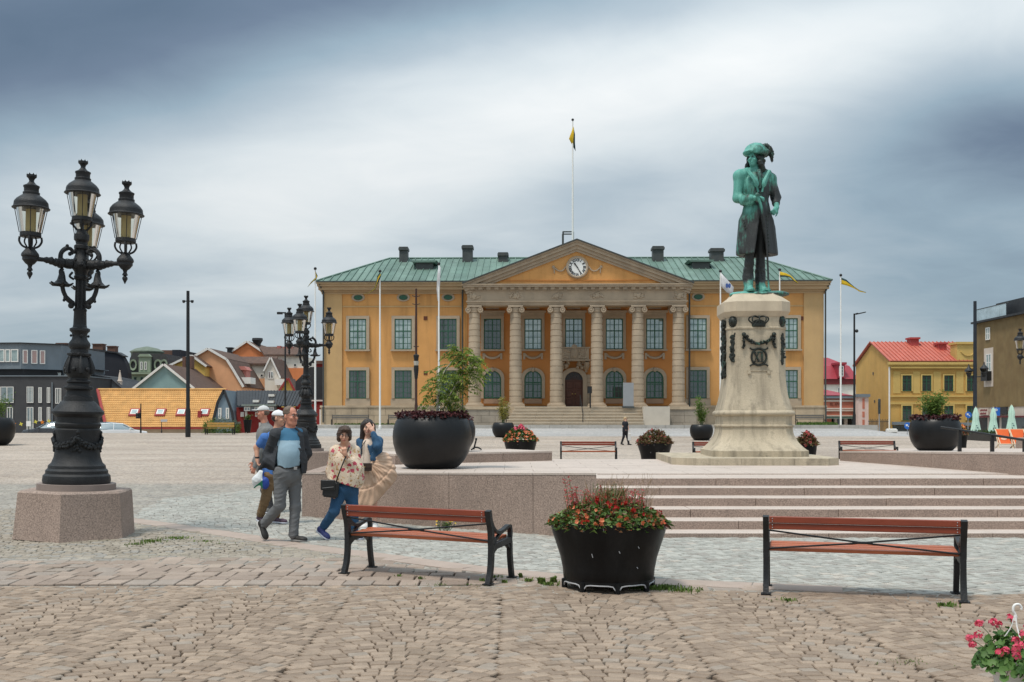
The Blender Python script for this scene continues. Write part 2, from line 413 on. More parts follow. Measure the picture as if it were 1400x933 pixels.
for i in range(len(xs)-1):
 for j in range(len(ys)-1):
  cs = [(xs[i+a], ys[j+b]) for a, b in ((0, 0), (1, 0), (1, 1), (0, 1))]
  if ys[j] < 28 and any(all(in_poly(c, z) for c in cs) for z in ZONES): continue
  mb.f.append((idx[i, j], idx[i+1, j], idx[i+1, j+1], idx[i, j+1])); mb.mi.append(0)
kind(mb.build('plaza', FARSET, smooth=0), 'structure')
BED = mat('sett_bed', (.055, .045, .034), .95, .35, 3, .4, 60, dirt=((.06, .085, .025), 1.3, .7))
mb = MB(); mb.add([(-12, 4.5, -.03), (11, 4.5, -.03), (11, 29, -.03), (-12, 29, -.03)], [(0, 1, 2, 3)])
kind(mb.build('sett_bed', BED), 'structure')

# the setts themselves
MIX3['setts_pink'] = [(.90, (.285, .235, .19))]
MIX3['setts_blue'] = [(.80, (.30, .28, .25)), (.95, (.42, .385, .335))]
MIX3['setts_brown'] = [(.80, (.285, .265, .235)), (.95, (.36, .32, .26))]
MIX3['setts_slab'] = [(.75, (.30, .25, .21))]
S_PINK = mat('setts_pink', (.225, .168, .125), .8, .18, 9, .25, 42, spec=.25, col2=(.34, .26, .195), island=1, fine=.14, dirt=((.15, .12, .085), .9, .4))
S_BLUE = mat('setts_blue', (.30, .295, .265), .75, .16, 9, .25, 42, spec=.25, col2=(.41, .40, .36), island=1, fine=.12, dirt=((.34, .30, .25), .6, .3))
S_BROWN = mat('setts_brown', (.25, .215, .17), .8, .16, 9, .25, 42, spec=.25, col2=(.345, .30, .245), island=1, fine=.14, dirt=((.19, .18, .10), 1.2, .4))
S_SLAB = mat('setts_slab', (.265, .205, .165), .8, .16, 5, .4, 42, spec=.25, col2=(.365, .29, .235), island=1, fine=.14, dirt=((.25, .21, .15), 1.1, .3))
R = random.Random(5)
def sett_geo(cx, cy, ang, w, l, z, j=.0065):
 """a worn stone: uneven top face, chamfer, sides"""
 ca, sa = math.cos(ang), math.sin(ang); vs = []
 tilt = (R.uniform(-.03, .03), R.uniform(-.04, .04))
 for k, (a, b) in enumerate(((-1, -1), (1, -1), (1, 1), (-1, 1))):
  u, v = a*w/2+R.uniform(-j, j)*.8, b*l/2+R.uniform(-j, j)*.7
  for ins, dz in ((0, -.03), (.0, -.008), (.0055, 0)):
   uu, vv = u-a*ins, v-b*ins
   vs.append((cx+uu*ca-vv*sa, cy+uu*sa+vv*ca, z+dz+(tilt[0]*uu+tilt[1]*vv if dz > -.02 else 0)))
 fs = [(2, 5, 8, 11)]
 for k in range(4):
  a, b = k*3, ((k+1) % 4)*3
  fs += [(a, b, b+1, a+1), (a+1, b+1, b+2, a+2)]
 return vs, fs
def arcs(zone, x0, x1, W, pitch, sl, sag, skew=0., yy=(5, 12)):
 out = []; nc = int((x1-x0)/W)+1
 for c in range(nc):
  xc = x0+c*W; y = yy[0]-.6+(c % 2)*pitch*.4
  while y < yy[1]+.6:
   u = -W/2+R.uniform(0, .03)
   while u < W/2-.03:
    s_ = sl*R.uniform(.75, 1.3); s_ = min(s_, W/2-u)
    if s_ < .04: break
    um = u+s_/2
    yc = y+sag*(math.cos(PI*um/W)); sl_ = -sag*PI/W*math.sin(PI*um/W)
    X = xc+um; Yc = yc
    if in_poly((X, Yc), zone): out.append((X, Yc, math.atan(sl_), s_/math.cos(math.atan(sl_))*.925, pitch*.905))
    u += s_
   y += pitch*R.uniform(.95, 1.05)
 return out
def rows(zone, ang, pitch, sl, yy, xx, gap=.008, jit=.02):
 out = []; ca, sa = math.cos(ang), math.sin(ang); v = -40
 while v < 40:
  u = -40+R.uniform(0, sl); p = pitch*R.uniform(.93, 1.07)
  while u < 40:
   s_ = sl*R.uniform(.75, 1.3)
   um, vm = u+s_/2, v+p/2
   X, Yc = um*ca-vm*sa, um*sa+vm*ca
   if xx[0] < X < xx[1] and yy[0] < Yc < yy[1] and in_poly((X, Yc), zone): out.append((X, Yc, ang+R.uniform(-jit, jit), s_-gap*1.6, p-gap*1.6))
   u += s_
  v += p
 return out
def rings(zone, c, r0, r1, pitch, sl):
 out = []; r = r0
 while r < r1:
  a = R.uniform(0, .2)
  while a < 2*PI:
   s_ = sl*R.uniform(.75, 1.3); am = a+s_/2/r
   X, Yc = c[0]+r*math.cos(am), c[1]+r*math.sin(am)
   if in_poly((X, Yc), zone): out.append((X, Yc, am+PI/2, s_*.92, pitch*.88))
   a += s_/r
  r += pitch*R.uniform(.96, 1.04)
 return out
paving = bpy.data.objects.new('sett_paving', None); link(paving); kind(paving, 'structure')
fore = arcs(Z_FORE, -7.8, 9, 1.40, .102, .118, .30, yy=(5.5, 10.6))
row_s = rows(Z_ROWS, -.012, .30, .24, (10, 13), (-9, 4), .012, .015)
left = rows(Z_LEFT, .15, .105, .125, (12, 20), (-11, -1), .008, .10)
blue = [q for q in rings(Z_BLUE, (-3.75, 25.2), .3, 3.3, .17, .11)]
bset = rows(Z_BLUE, .42, .115, .125, (9.5, 28), (-8, 9.6), .008, .09)
bset = [q for q in bset if math.hypot(q[0]+3.75, q[1]-25.2) > 3.35]
strip_slabs = MB(); 
def zset(): return R.uniform(-.003, .005)
fore.sort(key=lambda q: q[1])
inview = [q for q in fore if abs(q[0]) < .49*q[1] and q[1] > 6.5]
near = set(id(q) for q in inview[:290])
for q in inview[:290]:
 vs, fs = sett_geo(0, 0, q[2], q[3], q[4], 0)
 m = MB().add(vs, fs); m.build('sett', S_PINK, paving, (q[0], q[1], zset()), smooth=0)
for name, lst, mt in (('setts', [q for q in fore if id(q) not in near], S_PINK), ('paving_blocks', row_s, S_SLAB), ('grey_brown_setts', left, S_BROWN), ('blue_grey_setts', bset+blue, S_BLUE)):
 m = MB()
 for q in lst:
  b = len(m.v); vs, fs = sett_geo(q[0], q[1], q[2], q[3], q[4], zset()); m.add(vs, fs)
 kind(m.build(name, mt, paving, smooth=0), 'stuff')
# smooth stone strip along the edge of the blue setts: long slabs
for i in range(len(STRIP)-1):
 a, b = Vector(STRIP[i]), Vector(STRIP[i+1]); L_ = (b-a).length; d = (b-a)/L_; n = Vector((-d.y, d.x)); k = max(1, round(L_/.95))
 for j in range(k):
  p, q = a+d*(L_*j/k+.006), a+d*(L_*(j+1)/k-.006); w = .19
  m = MB(); zt = R.uniform(.0, .004)
  m.slab([p-n*w, q-n*w, q+n*w, p+n*w], -.03, zt); m.build('edging_slab', mat('edging_stone', (.38, .30, .25), .75, .12, 3, .15, 60, fine=.12, dirt=((.30, .25, .21), 1.5, .4)), paving, smooth=0)
# weeds in the joints
WEED = mat('weeds', (.07, .13, .02), .8, .3, 9, col2=(.16, .22, .05), island=1, trans=.25)
m = MB()
def tuft(x, y, n, h, sp):
 for _ in range(int(n*1.7)):
  a = R.uniform(0, 2*PI); r = abs(R.gauss(0, sp)); X, Y_ = x+r*math.cos(a), y+r*math.sin(a)*.7
  a2 = R.uniform(0, 2*PI); l = h*R.uniform(.3, .8); w = l*.18; t = R.uniform(.2, .9)
  dx, dy = math.cos(a2), math.sin(a2)
  p = (X+dx*l*t, Y_+dy*l*t, l)
  m.add([(X-dy*w, Y_+dx*w, 0), (X+dy*w, Y_-dx*w, 0), (X+(p[0]-X)*.6+dy*w, Y_+(p[1]-Y_)*.6-dx*w, l*.75), p, (X+(p[0]-X)*.6-dy*w, Y_+(p[1]-Y_)*.6+dx*w, l*.75)], [(0, 1, 2, 3, 4)])
for (px, py, n, h, sp) in ((205, 741, 90, .05, .14), (240, 737, 70, .05, .12), (185, 745, 50, .04, .12), (280, 741, 40, .035, .12), (300, 744, 20, .03, .1), (905, 806, 130, .06, .12), (935, 808, 80, .05, .14), (870, 806, 50, .07, .05), (750, 800, 40, .05, .06), (740, 798, 30, .09, .015), (757, 797, 26, .09, .015), (712, 790, 22, .07, .012), (722, 795, 30, .05, .04), (675, 790, 20, .04, .06), (640, 800, 40, .02, .16), (600, 800, 40, .02, .16), (1076, 822, 40, .04, .06), (1296, 829, 50, .05, .06), (1240, 905, 60, .02, .13), (575, 792, 14, .04, .02), (545, 789, 12, .04, .02), (660, 795, 16, .05, .02), (690, 797, 16, .05, .02)):
 D = F*EYE/(py-HZ); tuft(PX(px, D), D, n, h, sp)
kind(m.build('weeds', WEED, paving, smooth=0), 'stuff')

# ------------------------------------------------------------------ terrace, steps, low walls
terrace = bpy.data.objects.new('terrace', None); link(terrace); kind(terrace, 'structure')
ST_D = [14.77, 15.26, 15.80, 16.36, 16.92, 17.46]; ST_Z = [.061, .184, .307, .430, .553, .675]
XL, XR = 1.16, 19.0
def tz(y):
 if y <= 25: return .675
 if y <= 35: return .675-.345*(y-25)/10
 return max(.33-.30*(y-35)/24, -.1)
for i in range(6):
 y0 = ST_D[i]; y1 = ST_D[i+1] if i < 5 else 18.3
 x = XL; k = 0; offs = (.9, 2.1, 1.5, 2.6, 1.2, 2.2)[i]
 while x < XR:
  x2 = min(XR, x+(offs if k == 0 else R.uniform(2.0, 2.5))); k += 1
  m = MB(); z0 = (ST_Z[i-1] if i else -.05)
  m.bbox(x+.003, x2-.003, y0, y1+.02, z0-.02, ST_Z[i]+R.uniform(-.0015, .0015), .006)
  m.mi = [1 if abs(sum(m.v[a][2] for a in f)/len(f)-ST_Z[i]) < .005 else 0 for f in m.f]  # tread faces get the lit copy of the granite, risers the shaded one
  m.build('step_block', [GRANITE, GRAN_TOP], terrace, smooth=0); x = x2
# terrace floor: slabs near, one sheet further back
A, B = Vector((-3.56, 17.98)), Vector((XL, 14.6))
wd = (B-A).normalized(); wn = Vector((-wd.y, wd.x))
def floor_ok(x, y): return x > -3.62-.07*max(0, y-18.5) and (x > XL or (Vector((x, y))-A).dot(wn) > .30)
m = MB()
poly = [(-3.45, 18.4), (1.1, 15.2), (XL, 17.9), (XR, 17.9), (XR, 25.7), (-4.0, 25.7)]
m.slab(poly, -.2, .655)
m.build('terrace_base', GRAN_TOP, terrace, smooth=0)
y = 14.9; r_ = 0
while y < 25.7:
 x = -4+(r_ % 2)*.55
 while x < XR:
  x2, y2 = x+1.1, min(25.7, y+.8)
  cs = [(x, y), (x2, y), (x2, y2), (x, y2)]
  c = [(min(p[0], XR), p[1]) for p in cs]
  ok = all(floor_ok(*p) for p in c) and (x >= XL+.0 and y >= 17.9 or x2 <= XL or y >= 17.9)
  if x < XL < x2 and y < 17.9: ok = False
  if ok and not (x > XL-.01 and y < 18.3):
   mm = MB(); z = .675+R.uniform(-.0012, .0012)
   mm.box(x+.004, x2-.004, y+.004, y2-.004, .64, z); mm.build('paving_slab', GRAN_TOP, terrace, smooth=0)
  x = x2
 y += .8; r_ += 1
# front wall of the terrace: granite panels under a coping
Lw = (B-A).length; cuts = [0, 1.55, 3.2, 4.75, Lw]
def zw(t): return .744+(.905-.744)*t/Lw
for i in range(4):
 t0, t1 = cuts[i]+.004, cuts[i+1]-(.004 if i < 3 else 0)
 p, q = A+wd*t0, A+wd*t1
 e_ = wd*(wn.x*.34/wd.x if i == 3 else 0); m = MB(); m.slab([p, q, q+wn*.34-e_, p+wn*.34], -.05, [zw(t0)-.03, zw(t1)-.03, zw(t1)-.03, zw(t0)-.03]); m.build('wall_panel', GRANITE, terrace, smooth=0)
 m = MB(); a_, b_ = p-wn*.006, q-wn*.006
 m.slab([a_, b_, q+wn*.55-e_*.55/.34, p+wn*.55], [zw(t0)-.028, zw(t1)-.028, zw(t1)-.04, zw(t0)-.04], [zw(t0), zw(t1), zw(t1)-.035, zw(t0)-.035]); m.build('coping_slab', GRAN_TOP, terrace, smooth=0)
m = MB(); m.slab([B+Vector((-.004, .45)), B+Vector((-.004, 3.6)), B+Vector((-.3, 3.6)), B+Vector((-.3, .65))], -.05, [.86, .672, .672, .85]); m.build('wall_return', GRANITE, terrace, smooth=0)
m = MB(); m.slab([A+Vector((-.003, .02)), A+Vector((.3, .05)), (-3.65, 25), (-3.95, 25)], -.05, [.74, .74, .675, .675]); m.build('wall_return', GRANITE, terrace, smooth=0)
# low granite walls on the terrace
def low_wall(pts, zt, zb, th, n, lab):
 o = thing('low_wall', lab, 'wall', (pts[0][0], pts[0][1], zb))
 a, b = Vector(pts[0]), Vector(pts[1]); d = (b-a); L_ = d.length; d /= L_; nn = Vector((-d.y, d.x))
 for i in range(n):
  p, q = d*(L_*i/n+.004), d*(L_*(i+1)/n-.004); za, zc = zt[0]+(zt[1]-zt[0])*i/n, zt[0]+(zt[1]-zt[0])*(i+1)/n
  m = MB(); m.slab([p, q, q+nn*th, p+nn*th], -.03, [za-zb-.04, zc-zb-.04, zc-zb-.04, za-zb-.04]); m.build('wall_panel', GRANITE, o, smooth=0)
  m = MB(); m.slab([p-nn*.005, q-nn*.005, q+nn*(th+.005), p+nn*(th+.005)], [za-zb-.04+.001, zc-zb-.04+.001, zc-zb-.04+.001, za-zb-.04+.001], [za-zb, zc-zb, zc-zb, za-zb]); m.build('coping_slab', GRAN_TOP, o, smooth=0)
 return o
low_wall([(PX(540, 22.6), 22.6), (PX(755, 24.8), 24.8)], (.90, .90), .675, 1.9, 3, 'low granite wall block on the terrace behind the big black bowl planter')
low_wall([(PX(1148, 24.8), 24.8), (PX(1450, 17.6), 17.6)], (.90, 1.09), .675, 1.4, 4, 'long low granite wall with iron handrail posts in front of it')
# ground of the raised court behind that wall
m = MB(); m.slab([(9.0, 25.72), (26, 25.72), (26, 37), (12.3, 37), (12.3, 29), (9.0, 29)], -.1, [.60, .60, .62, .62, .60, .60]); kind(m.build('raised_court', GRAN_TOP, smooth=0), 'structure')
# handrail
hr = thing('handrail', 'black iron handrail on square posts before the low granite wall', 'handrail', (PX(1312, 21.1), 21.1, .675))
base = Vector((PX(1312, 21.1), 21.1, .675)); posts = [(1312, 21.1, 588), (1356.5, 20.2, 595), (1401, 19.3, 602), (1446, 18.4, 610)]
tp = []
for px, D, py in posts:
 p = Vector((PX(px, D), D, 0))-Vector((base.x, base.y, 0)); h = PZ(py, D)-.675; tp.append((p.x, p.y, h))
 m = MB(); m.box(p.x-.03, p.x+.03, p.y-.03, p.y+.03, 0, h); m.build('post', IRON, hr)
m = MB(); m.tube([(tp[0][0]-.25, tp[0][1]+.3, tp[0][2]+.05)]+tp, .025, 8); m.build('rail', IRON, hr)
# kerbs and pavement before the town hall and to the east
KERB = mat('kerb_granite', (.40, .375, .34), .8, .15, 2, .2, 60, fine=.15)
PAVE = mat('pavement', (.46, .42, .37), .85, .15, 1.0, .2, 40, fine=.1, dirt=((.26, .25, .2), .8, .4))
m = MB(); m.box(-16.5, 27.2, 82.6, 91, .75, 1.16); kind(m.build('pavement', PAVE, smooth=0), 'structure')
kb = bpy.data.objects.new('kerb', None); link(kb); kind(kb, 'structure')
x = -16.6
while x < 27.2:
 m = MB(); m.box(x+.01, x+1.49, 82.3, 82.6, .7, 1.175); m.build('kerb_stone', KERB, kb, smooth=0); x += 1.5
# ------------------------------------------------------------------ window maker (shared meshes)
GREENF = mat('green_window_paint', (.025, .095, .055), .45, .12, 8)
DKGREEN = mat('dark_green_frame', (.03, .07, .055), .5, .12, 8)
G_PALE = glass_mat('pane_pale_curtain', (.10, .15, .14), .26, .05, (.36, .43, .40))
G_DARK = glass_mat('pane_dark', (.012, .016, .016), .11, .05, (.03, .04, .04))
G_MID = glass_mat('pane_mid', (.05, .065, .065), .25, .05, (.16, .2, .2))
WCACHE = {}
def arch_pts(w, h, n=12):
 """outline of a round-headed opening, base at z=0"""
 r = w/2; return [(-r, 0), (r, 0)]+[(r*math.cos(PI*k/n), h-r+r*math.sin(PI*k/n)) for k in range(n+1)]
def window(parent, x, z, w, h, cols, rws, fm, gm, y=0., rz=0., rot=None, arch=False, surr=None, sw=.16, sill=None, bar=.035, fr=.07, trans=None, thick_mid=True, sd=.05, loc=None):
 """window part with a pane and, if asked, a stone surround and a sill as sub-parts; faces local -y"""
 key = (w, h, cols, rws, fm.name, arch, bar, fr, trans)
 if key not in WCACHE:
  m = MB()
  if arch:
   o, i_ = arch_pts(w, h), None
   r = w/2; n = 12
   ring = [(x_, z_) for x_, z_ in arch_pts(w, h)]; inn = [(x_*(1-2*fr/w), fr+(z_)*(1-2*fr/h)) for x_, z_ in ring]
   for k in range(len(ring)):
    k2 = (k+1) % len(ring)
    m.prism([ring[k], ring[k2], inn[k2], inn[k]], -.05, .03)
  else:
   m.box(-w/2, -w/2+fr, -.05, .03, 0, h); m.box(w/2-fr, w/2, -.05, .03, 0, h)
   m.box(-w/2+fr, w/2-fr, -.05, .03, 0, fr); m.box(-w/2+fr, w/2-fr, -.05, .03, h-fr, h)
  tz_ = trans*h if trans else None
  for c in range(1, cols):
   xx = -w/2+w*c/cols; t = bar if not (thick_mid and c*2 == cols) else fr*1.1
   top = h-fr if not arch else h-w/2+math.sqrt(max(0, (w/2)**2-xx*xx))-fr*.6
   m.box(xx-t/2, xx+t/2, -.046 if t > bar else -.035, .02, fr, top)
  for q in range(1, rws):
   zz = h*q/rws
   ww = w/2-fr if not arch or zz < h-w/2 else math.sqrt(max(.01, (w/2)**2-(zz-h+w/2)**2))-fr*.7
   m.box(-ww, ww, -.034, .019, zz-bar/2, zz+bar/2)
  if tz_: m.box(-w/2+fr, w/2-fr, -.048, .021, tz_-fr*.55, tz_+fr*.55)
  f = m.mesh('window', fm, 0)
  p = MB()
  if arch: p.prism([(x_*.97, z_*.98+.02) for x_, z_ in arch_pts(w, h)], -.012, .012)
  else: p.box(-w/2+.02, w/2-.02, -.012, .012, .02, h-.02)
  WCACHE[key] = (f, {}, p)
 f, panes, pmb = WCACHE[key]
 if gm.name not in panes: panes[gm.name] = pmb.mesh('pane', gm, 0)
 o = inst('window', f, parent, loc if loc else (x, y, z), rz, rot=rot)
 inst('pane', panes[gm.name], o)
 if surr:
  k2 = key+('s', surr.name, sw, sd)
  if k2 not in WCACHE:
   m = MB()
   if arch:
    a, b = arch_pts(w, h), [(x_*(1+2*sw/w), z_ if z_ <= 0 else z_*(1+sw/h)) for x_, z_ in arch_pts(w, h)]
    for k in range(1, len(a)): 
     k_ = (k+1) % len(a); m.prism([a[k], a[k_], b[k_], b[k]], -sd-.06, .02)
   else:
    m.box(-w/2-sw, -w/2, -sd-.06, .02, -.0, h); m.box(w/2, w/2+sw, -sd-.06, .02, 0, h)
    m.box(-w/2-sw, w/2+sw, -sd-.06, .02, h, h+sw)
   WCACHE[k2] = m.mesh('surround', surr, 0)
  inst('surround', WCACHE[k2], o)
 if sill:
  k3 = (w, sw, sill.name, 'sill')
  if k3 not in WCACHE:
   m = MB(); m.box(-w/2-sw-.08, w/2+sw+.08, -.26, .02, -.14, -.003); WCACHE[k3] = m.mesh('sill', sill, 0)
  inst('sill', WCACHE[k3], o)
 return o
# ------------------------------------------------------------------ town hall
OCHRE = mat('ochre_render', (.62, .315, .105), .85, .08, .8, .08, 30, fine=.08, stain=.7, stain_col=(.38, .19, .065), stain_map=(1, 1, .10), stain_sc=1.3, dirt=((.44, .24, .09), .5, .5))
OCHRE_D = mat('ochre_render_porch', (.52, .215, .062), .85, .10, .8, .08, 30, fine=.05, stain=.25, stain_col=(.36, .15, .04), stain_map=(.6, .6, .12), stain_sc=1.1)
SAND = mat('sandstone', (.40, .315, .225), .85, .16, .9, .2, 22, fine=.1, stain=.5, stain_col=(.26, .21, .16), stain_map=(.8, .8, .25), stain_sc=1.4)
SAND2 = mat('pilaster_render', (.52, .34, .16), .85, .08, .8, .1, 22, fine=.06, stain=.35, stain_col=(.36, .24, .13), stain_map=(.8, .8, .15), stain_sc=1.2)
CORN = mat('cornice_stone', (.45, .32, .185), .85, .10, .9, .1, 22, stain=.4, stain_col=(.27, .19, .12), stain_map=(.4, .4, 1.5), stain_sc=1.2)
BASEST = mat('base_stone', (.46, .365, .255), .85, .2, .8, .3, 18, fine=.1, stain=.5, stain_col=(.16, .13, .105), stain_map=(1, 1, .3), stain_sc=1.0)
DARKST = mat('dark_stained_stone', (.30, .26, .21), .9, .25, .9, .3, 18, fine=.1, dirt=((.06, .055, .05), .9, .9))
COPPER = mat('copper_patina', (.10, .17, .138), .65, .24, .7, .05, 20, col2=(.15, .23, .19), island=1, stain=.35, stain_col=(.085, .135, .11), stain_map=(1, .3, .3), stain_sc=1.5)
TIN = mat('dark_sheet', (.055, .06, .058), .5, .2, 3)
WOODD = mat('dark_oak', (.085, .03, .017), .5, .25, 6, .2, 30)
WHITEF = mat('clock_white', (.82, .82, .79), .5, .03, 4)
BLACKF = mat('clock_black', (.012, .012, .014), .5, .1, 4)
D0 = 90.0; K0 = D0/F; BZ = 1.12
ROTB = math.radians(-1.0)
th = thing('town_hall', 'ochre neoclassical town hall with six stone columns, clock pediment and green copper roof', 'building', (PX(783, D0), D0, BZ), ROTB)
def lx(px, k=K0): return (px-783)*k
def lz(py, k=K0): return EYE+(HZ-py)*k-BZ
KP = 86.5/F                                     # portico plane
def qx(px): return (px-785)*KP+.12
def qz(py): return EYE+(HZ-py)*KP-BZ
YP = -3.5                                       # columns' plane, local
xl, xr = lx(442), lx(1124)
zE = lz(388); zPl = lz(555)
pxl, pxr = lx(634), lx(938)
def part(name, m, mats, smooth=35, par=th): return m.build(name, mats, par, smooth=smooth)
# walls
m = MB(); m.box(xl, pxl+.3, 0, 16, zPl, zE-.3); part('wall', m, OCHRE, 0)
m = MB(); m.box(pxr-.3, xr, 0, 16, zPl, zE-.3); part('wall', m, OCHRE, 0)
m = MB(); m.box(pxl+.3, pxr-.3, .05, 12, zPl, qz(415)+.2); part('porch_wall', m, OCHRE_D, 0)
# corner piers, frieze band, string course
for a, b in ((442, 467), (1098, 1124)):
 m = MB(); m.box(lx(a)-.06, lx(b), -.12, 16.05 if a == 442 else 16.05, zPl, zE-.5); part('corner_pier', m, SAND2, 0)
for a, b in ((467, 631), (941, 1098)):
 m = MB(); m.box(lx(a), lx(b), -.05, .1, lz(420), lz(418)); part('string_course', m, SAND2, 0)
# stone base laid in blocks
for a, b in ((438, 636), (941, 1127)):
 x = lx(a); r2 = random.Random(a)
 z0, z1, z2 = -.35, lz(568), zPl
 for (za, zb) in ((z0, z1), (z1, z2-.16)):
  x = lx(a)
  while x < lx(b)-.1:
   x2 = min(lx(b), x+r2.uniform(1.2, 1.9))
   if lx(b)-x2 < .5: x2 = lx(b)
   m = MB(); m.box(x+.012, x2-.012, -.26+r2.uniform(-.006, .006), .3, za+.012, zb-.012); part('base_block', m, BASEST, 0); x = x2
 m = MB(); m.box(lx(a)-.05, lx(b)+.05, -.32, .3, z2-.16, z2+.02); part('base_course', m, BASEST, 0)
m = MB(); m.box(xl+.1, xr-.1, -.2, 16, -.4, zPl-.05); part('base_core', m, DARKST, 0)
# wing cornice
for a, b in ((442, 640), (932, 1124)):
 L0 = lx(a)-(.5 if a == 442 else 0); R0 = lx(b)+(.42 if b == 1124 else 0)
 L1 = lx(a)-(.12 if a == 442 else 0); R1 = lx(b)+(.12 if b == 1124 else 0)
 m = MB()
 for (o, za, zb) in ((.16, 407, 399.5), (.30, 399.4, 397), (.62, 396.9, 392.5), (.80, 392.4, 389.3), (.92, 389.2, 387.2)):
  f = o/.92
  m.box(L1+(L0-L1)*f, R1+(R0-R1)*f, -o, 16+o, lz(za if za != 407 else 402), lz(zb))
 part('cornice', m, CORN, 0)
 m = MB(); m.box(L0-.05, R0+.05, -.99, 17, lz(387.1), lz(385.6)); part('gutter', m, TIN, 0)
# copper roof: hipped, in standing-seam sheets
ez, ry_, rz_ = lz(386.5), 8.0, EYE+(HZ-353.5)*(98/F)-BZ
exl, exr, eyf, eyb = xl-.55, xr+.47, -.95, 16.9
rxl, rxr = (537-783)*98/F, (1036-783)*98/F
def zfront(y): return ez+(rz_-ez)*(y-eyf)/(ry_-eyf)
sw_ = .575; n = int((exr-exl)/sw_)
for i in range(n):
 a, b = exl+(exr-exl)*i/n, exl+(exr-exl)*(i+1)/n
 def ytop(x):
  if x < rxl: return eyf+(ry_-eyf)*(x-exl)/(rxl-exl)
  if x > rxr: return eyf+(ry_-eyf)*(exr-x)/(exr-rxr)
  return ry_
 ya, yb = ytop(a), ytop(b); m = MB(); t = .05
 P = [(a, eyf, ez), (b, eyf, ez), (b, yb, zfront(yb)), (a, ya, zfront(ya))]
 if ya <= eyf+.01: P = P[:3]
 if yb <= eyf+.01: P = [P[0], P[1], P[3]] if len(P) == 4 else P
 k = len(P); m.add([(x, y, z-t) for x, y, z in P]+P, [tuple(range(k-1, -1, -1)), tuple(range(k, 2*k))]+[(q, (q+1) % k, k+(q+1) % k, k+q) for q in range(k)])
 if ya > eyf+.05:
  d = .03; m.add([(a-d, eyf, ez), (a+d, eyf, ez), (a+d, ya, zfront(ya)), (a-d, ya, zfront(ya)), (a-d, eyf, ez+.09), (a+d, eyf, ez+.09), (a+d, ya, zfront(ya)+.09), (a-d, ya, zfront(ya)+.09)], [(4, 5, 6, 7), (0, 1, 5, 4), (1, 2, 6, 5), (3, 0, 4, 7)])
 part('roof_sheet', m, COPPER, 0)
m = MB(); V = [(exl, eyf, ez), (exr, eyf, ez), (exr, eyb, ez), (exl, eyb, ez), (rxl, ry_, rz_), (rxr, ry_, rz_)]
V = [(x, y, z-.03) for x, y, z in V]
m.add(V, [(0, 4, 3), (1, 2, 5), (2, 3, 4, 5), (3, 2, 1, 0)]); part('roof_hip', m, COPPER, 0)
m = MB(); m.tube([(exl, eyf, ez+.05), (rxl, ry_, rz_+.05), (rxr, ry_, rz_+.05), (exr, eyf, ez+.05)], .09, 6); part('ridge_cap', m, COPPER)
for px in (574, 967):
 m = MB(); zc, yc = zfront(4.5), 4.5; x = lx(px); m.prism([(x-.95, zc+.25), (x+.95, zc+.25), (x+1.15, zc+.42), (x-1.15, zc+.42)], yc-1.2, yc+1.5); m.box(x-.75, x+.75, yc-1., yc+1., zc-.5, zc+.26, 1); part('roof_hatch', m, [COPPER, TIN], 0)
# chimneys
for px, y0, y1, w in ((556, 338, 358, 13), (643.5, 336, 358, 16), (692, 346, 358, 15), (903, 338, 361, 17), (983, 341, 361, 20)):
 k = 97/F; X = (px-783)*k; hw = w*k/2; zt = EYE+(HZ-y0)*k-BZ; zb = EYE+(HZ-y1)*k-BZ-1.2
 m = MB(); m.box(X-hw*.86, X+hw*.86, 7-.5, 7+.5, zb, zt-.32); m.box(X-hw, X+hw, 7-.62, 7+.62, zt-.32, zt-.1); m.box(X-hw*.9, X+hw*.9, 7-.5, 7+.5, zt-.1, zt); part('chimney', m, mat('chimney_sheet', (.06, .066, .066), .55, .3, 2, stain=.4, stain_col=(.10, .09, .08)), 0)
# windows of the wings
wid, hu, hl = 23.5*K0, 42*K0, 38.5*K0
for i, px in enumerate((488.5, 551, 612.5, 953.5, 1014, 1077)):
 gl = (G_PALE, G_PALE, G_DARK, G_PALE, G_MID, G_PALE)[i]
 window(th, lx(px), lz(478), wid, hu, 4, 5, GREENF, gl, y=-.06, surr=SAND, sw=.26, sill=SAND, trans=.6, fr=.085, bar=.04)
 window(th, lx(px), lz(545), wid, hl, 4, 5, GREENF, (G_DARK, G_DARK, G_DARK, G_DARK, G_DARK, G_MID)[i], y=-.06, surr=SAND, sw=.26, trans=.6, fr=.085, bar=.035)
 m = MB(); m.box(lx(px)-wid/2-.34, lx(px)+wid/2+.34, -.1, .05, zPl+.021, lz(545)-.02); part('apron', m, SAND, 0)
for px in (489, 551, 612.5, 954, 1014):
 m = MB(); X = lx(px); m.T = Matrix.Translation((X, 0, lz(406.5))) @ Matrix.Rotation(PI/2, 4, 'X')
 m.lathe([(.36, 0), (.36, .06)], 20, sx=1.0, sy=.56, m=1); m.lathe([(.36, .0), (.40, .09), (.56, .09), (.56, 0)], 20, sx=1.0, sy=.62, cap=False)
 part('oval_vent', m, [SAND, GREENF])
for px, py in ((581.5, 435), (581.5, 510), (1099-4, 436)):
 m = MB(); m.box(lx(px)-.16, lx(px)+.16, -.04, .02, lz(py)-.16, lz(py)+.16); part('vent_grate', m, mat('rust_brown', (.12, .04, .02), .8, .2, 5), 0)
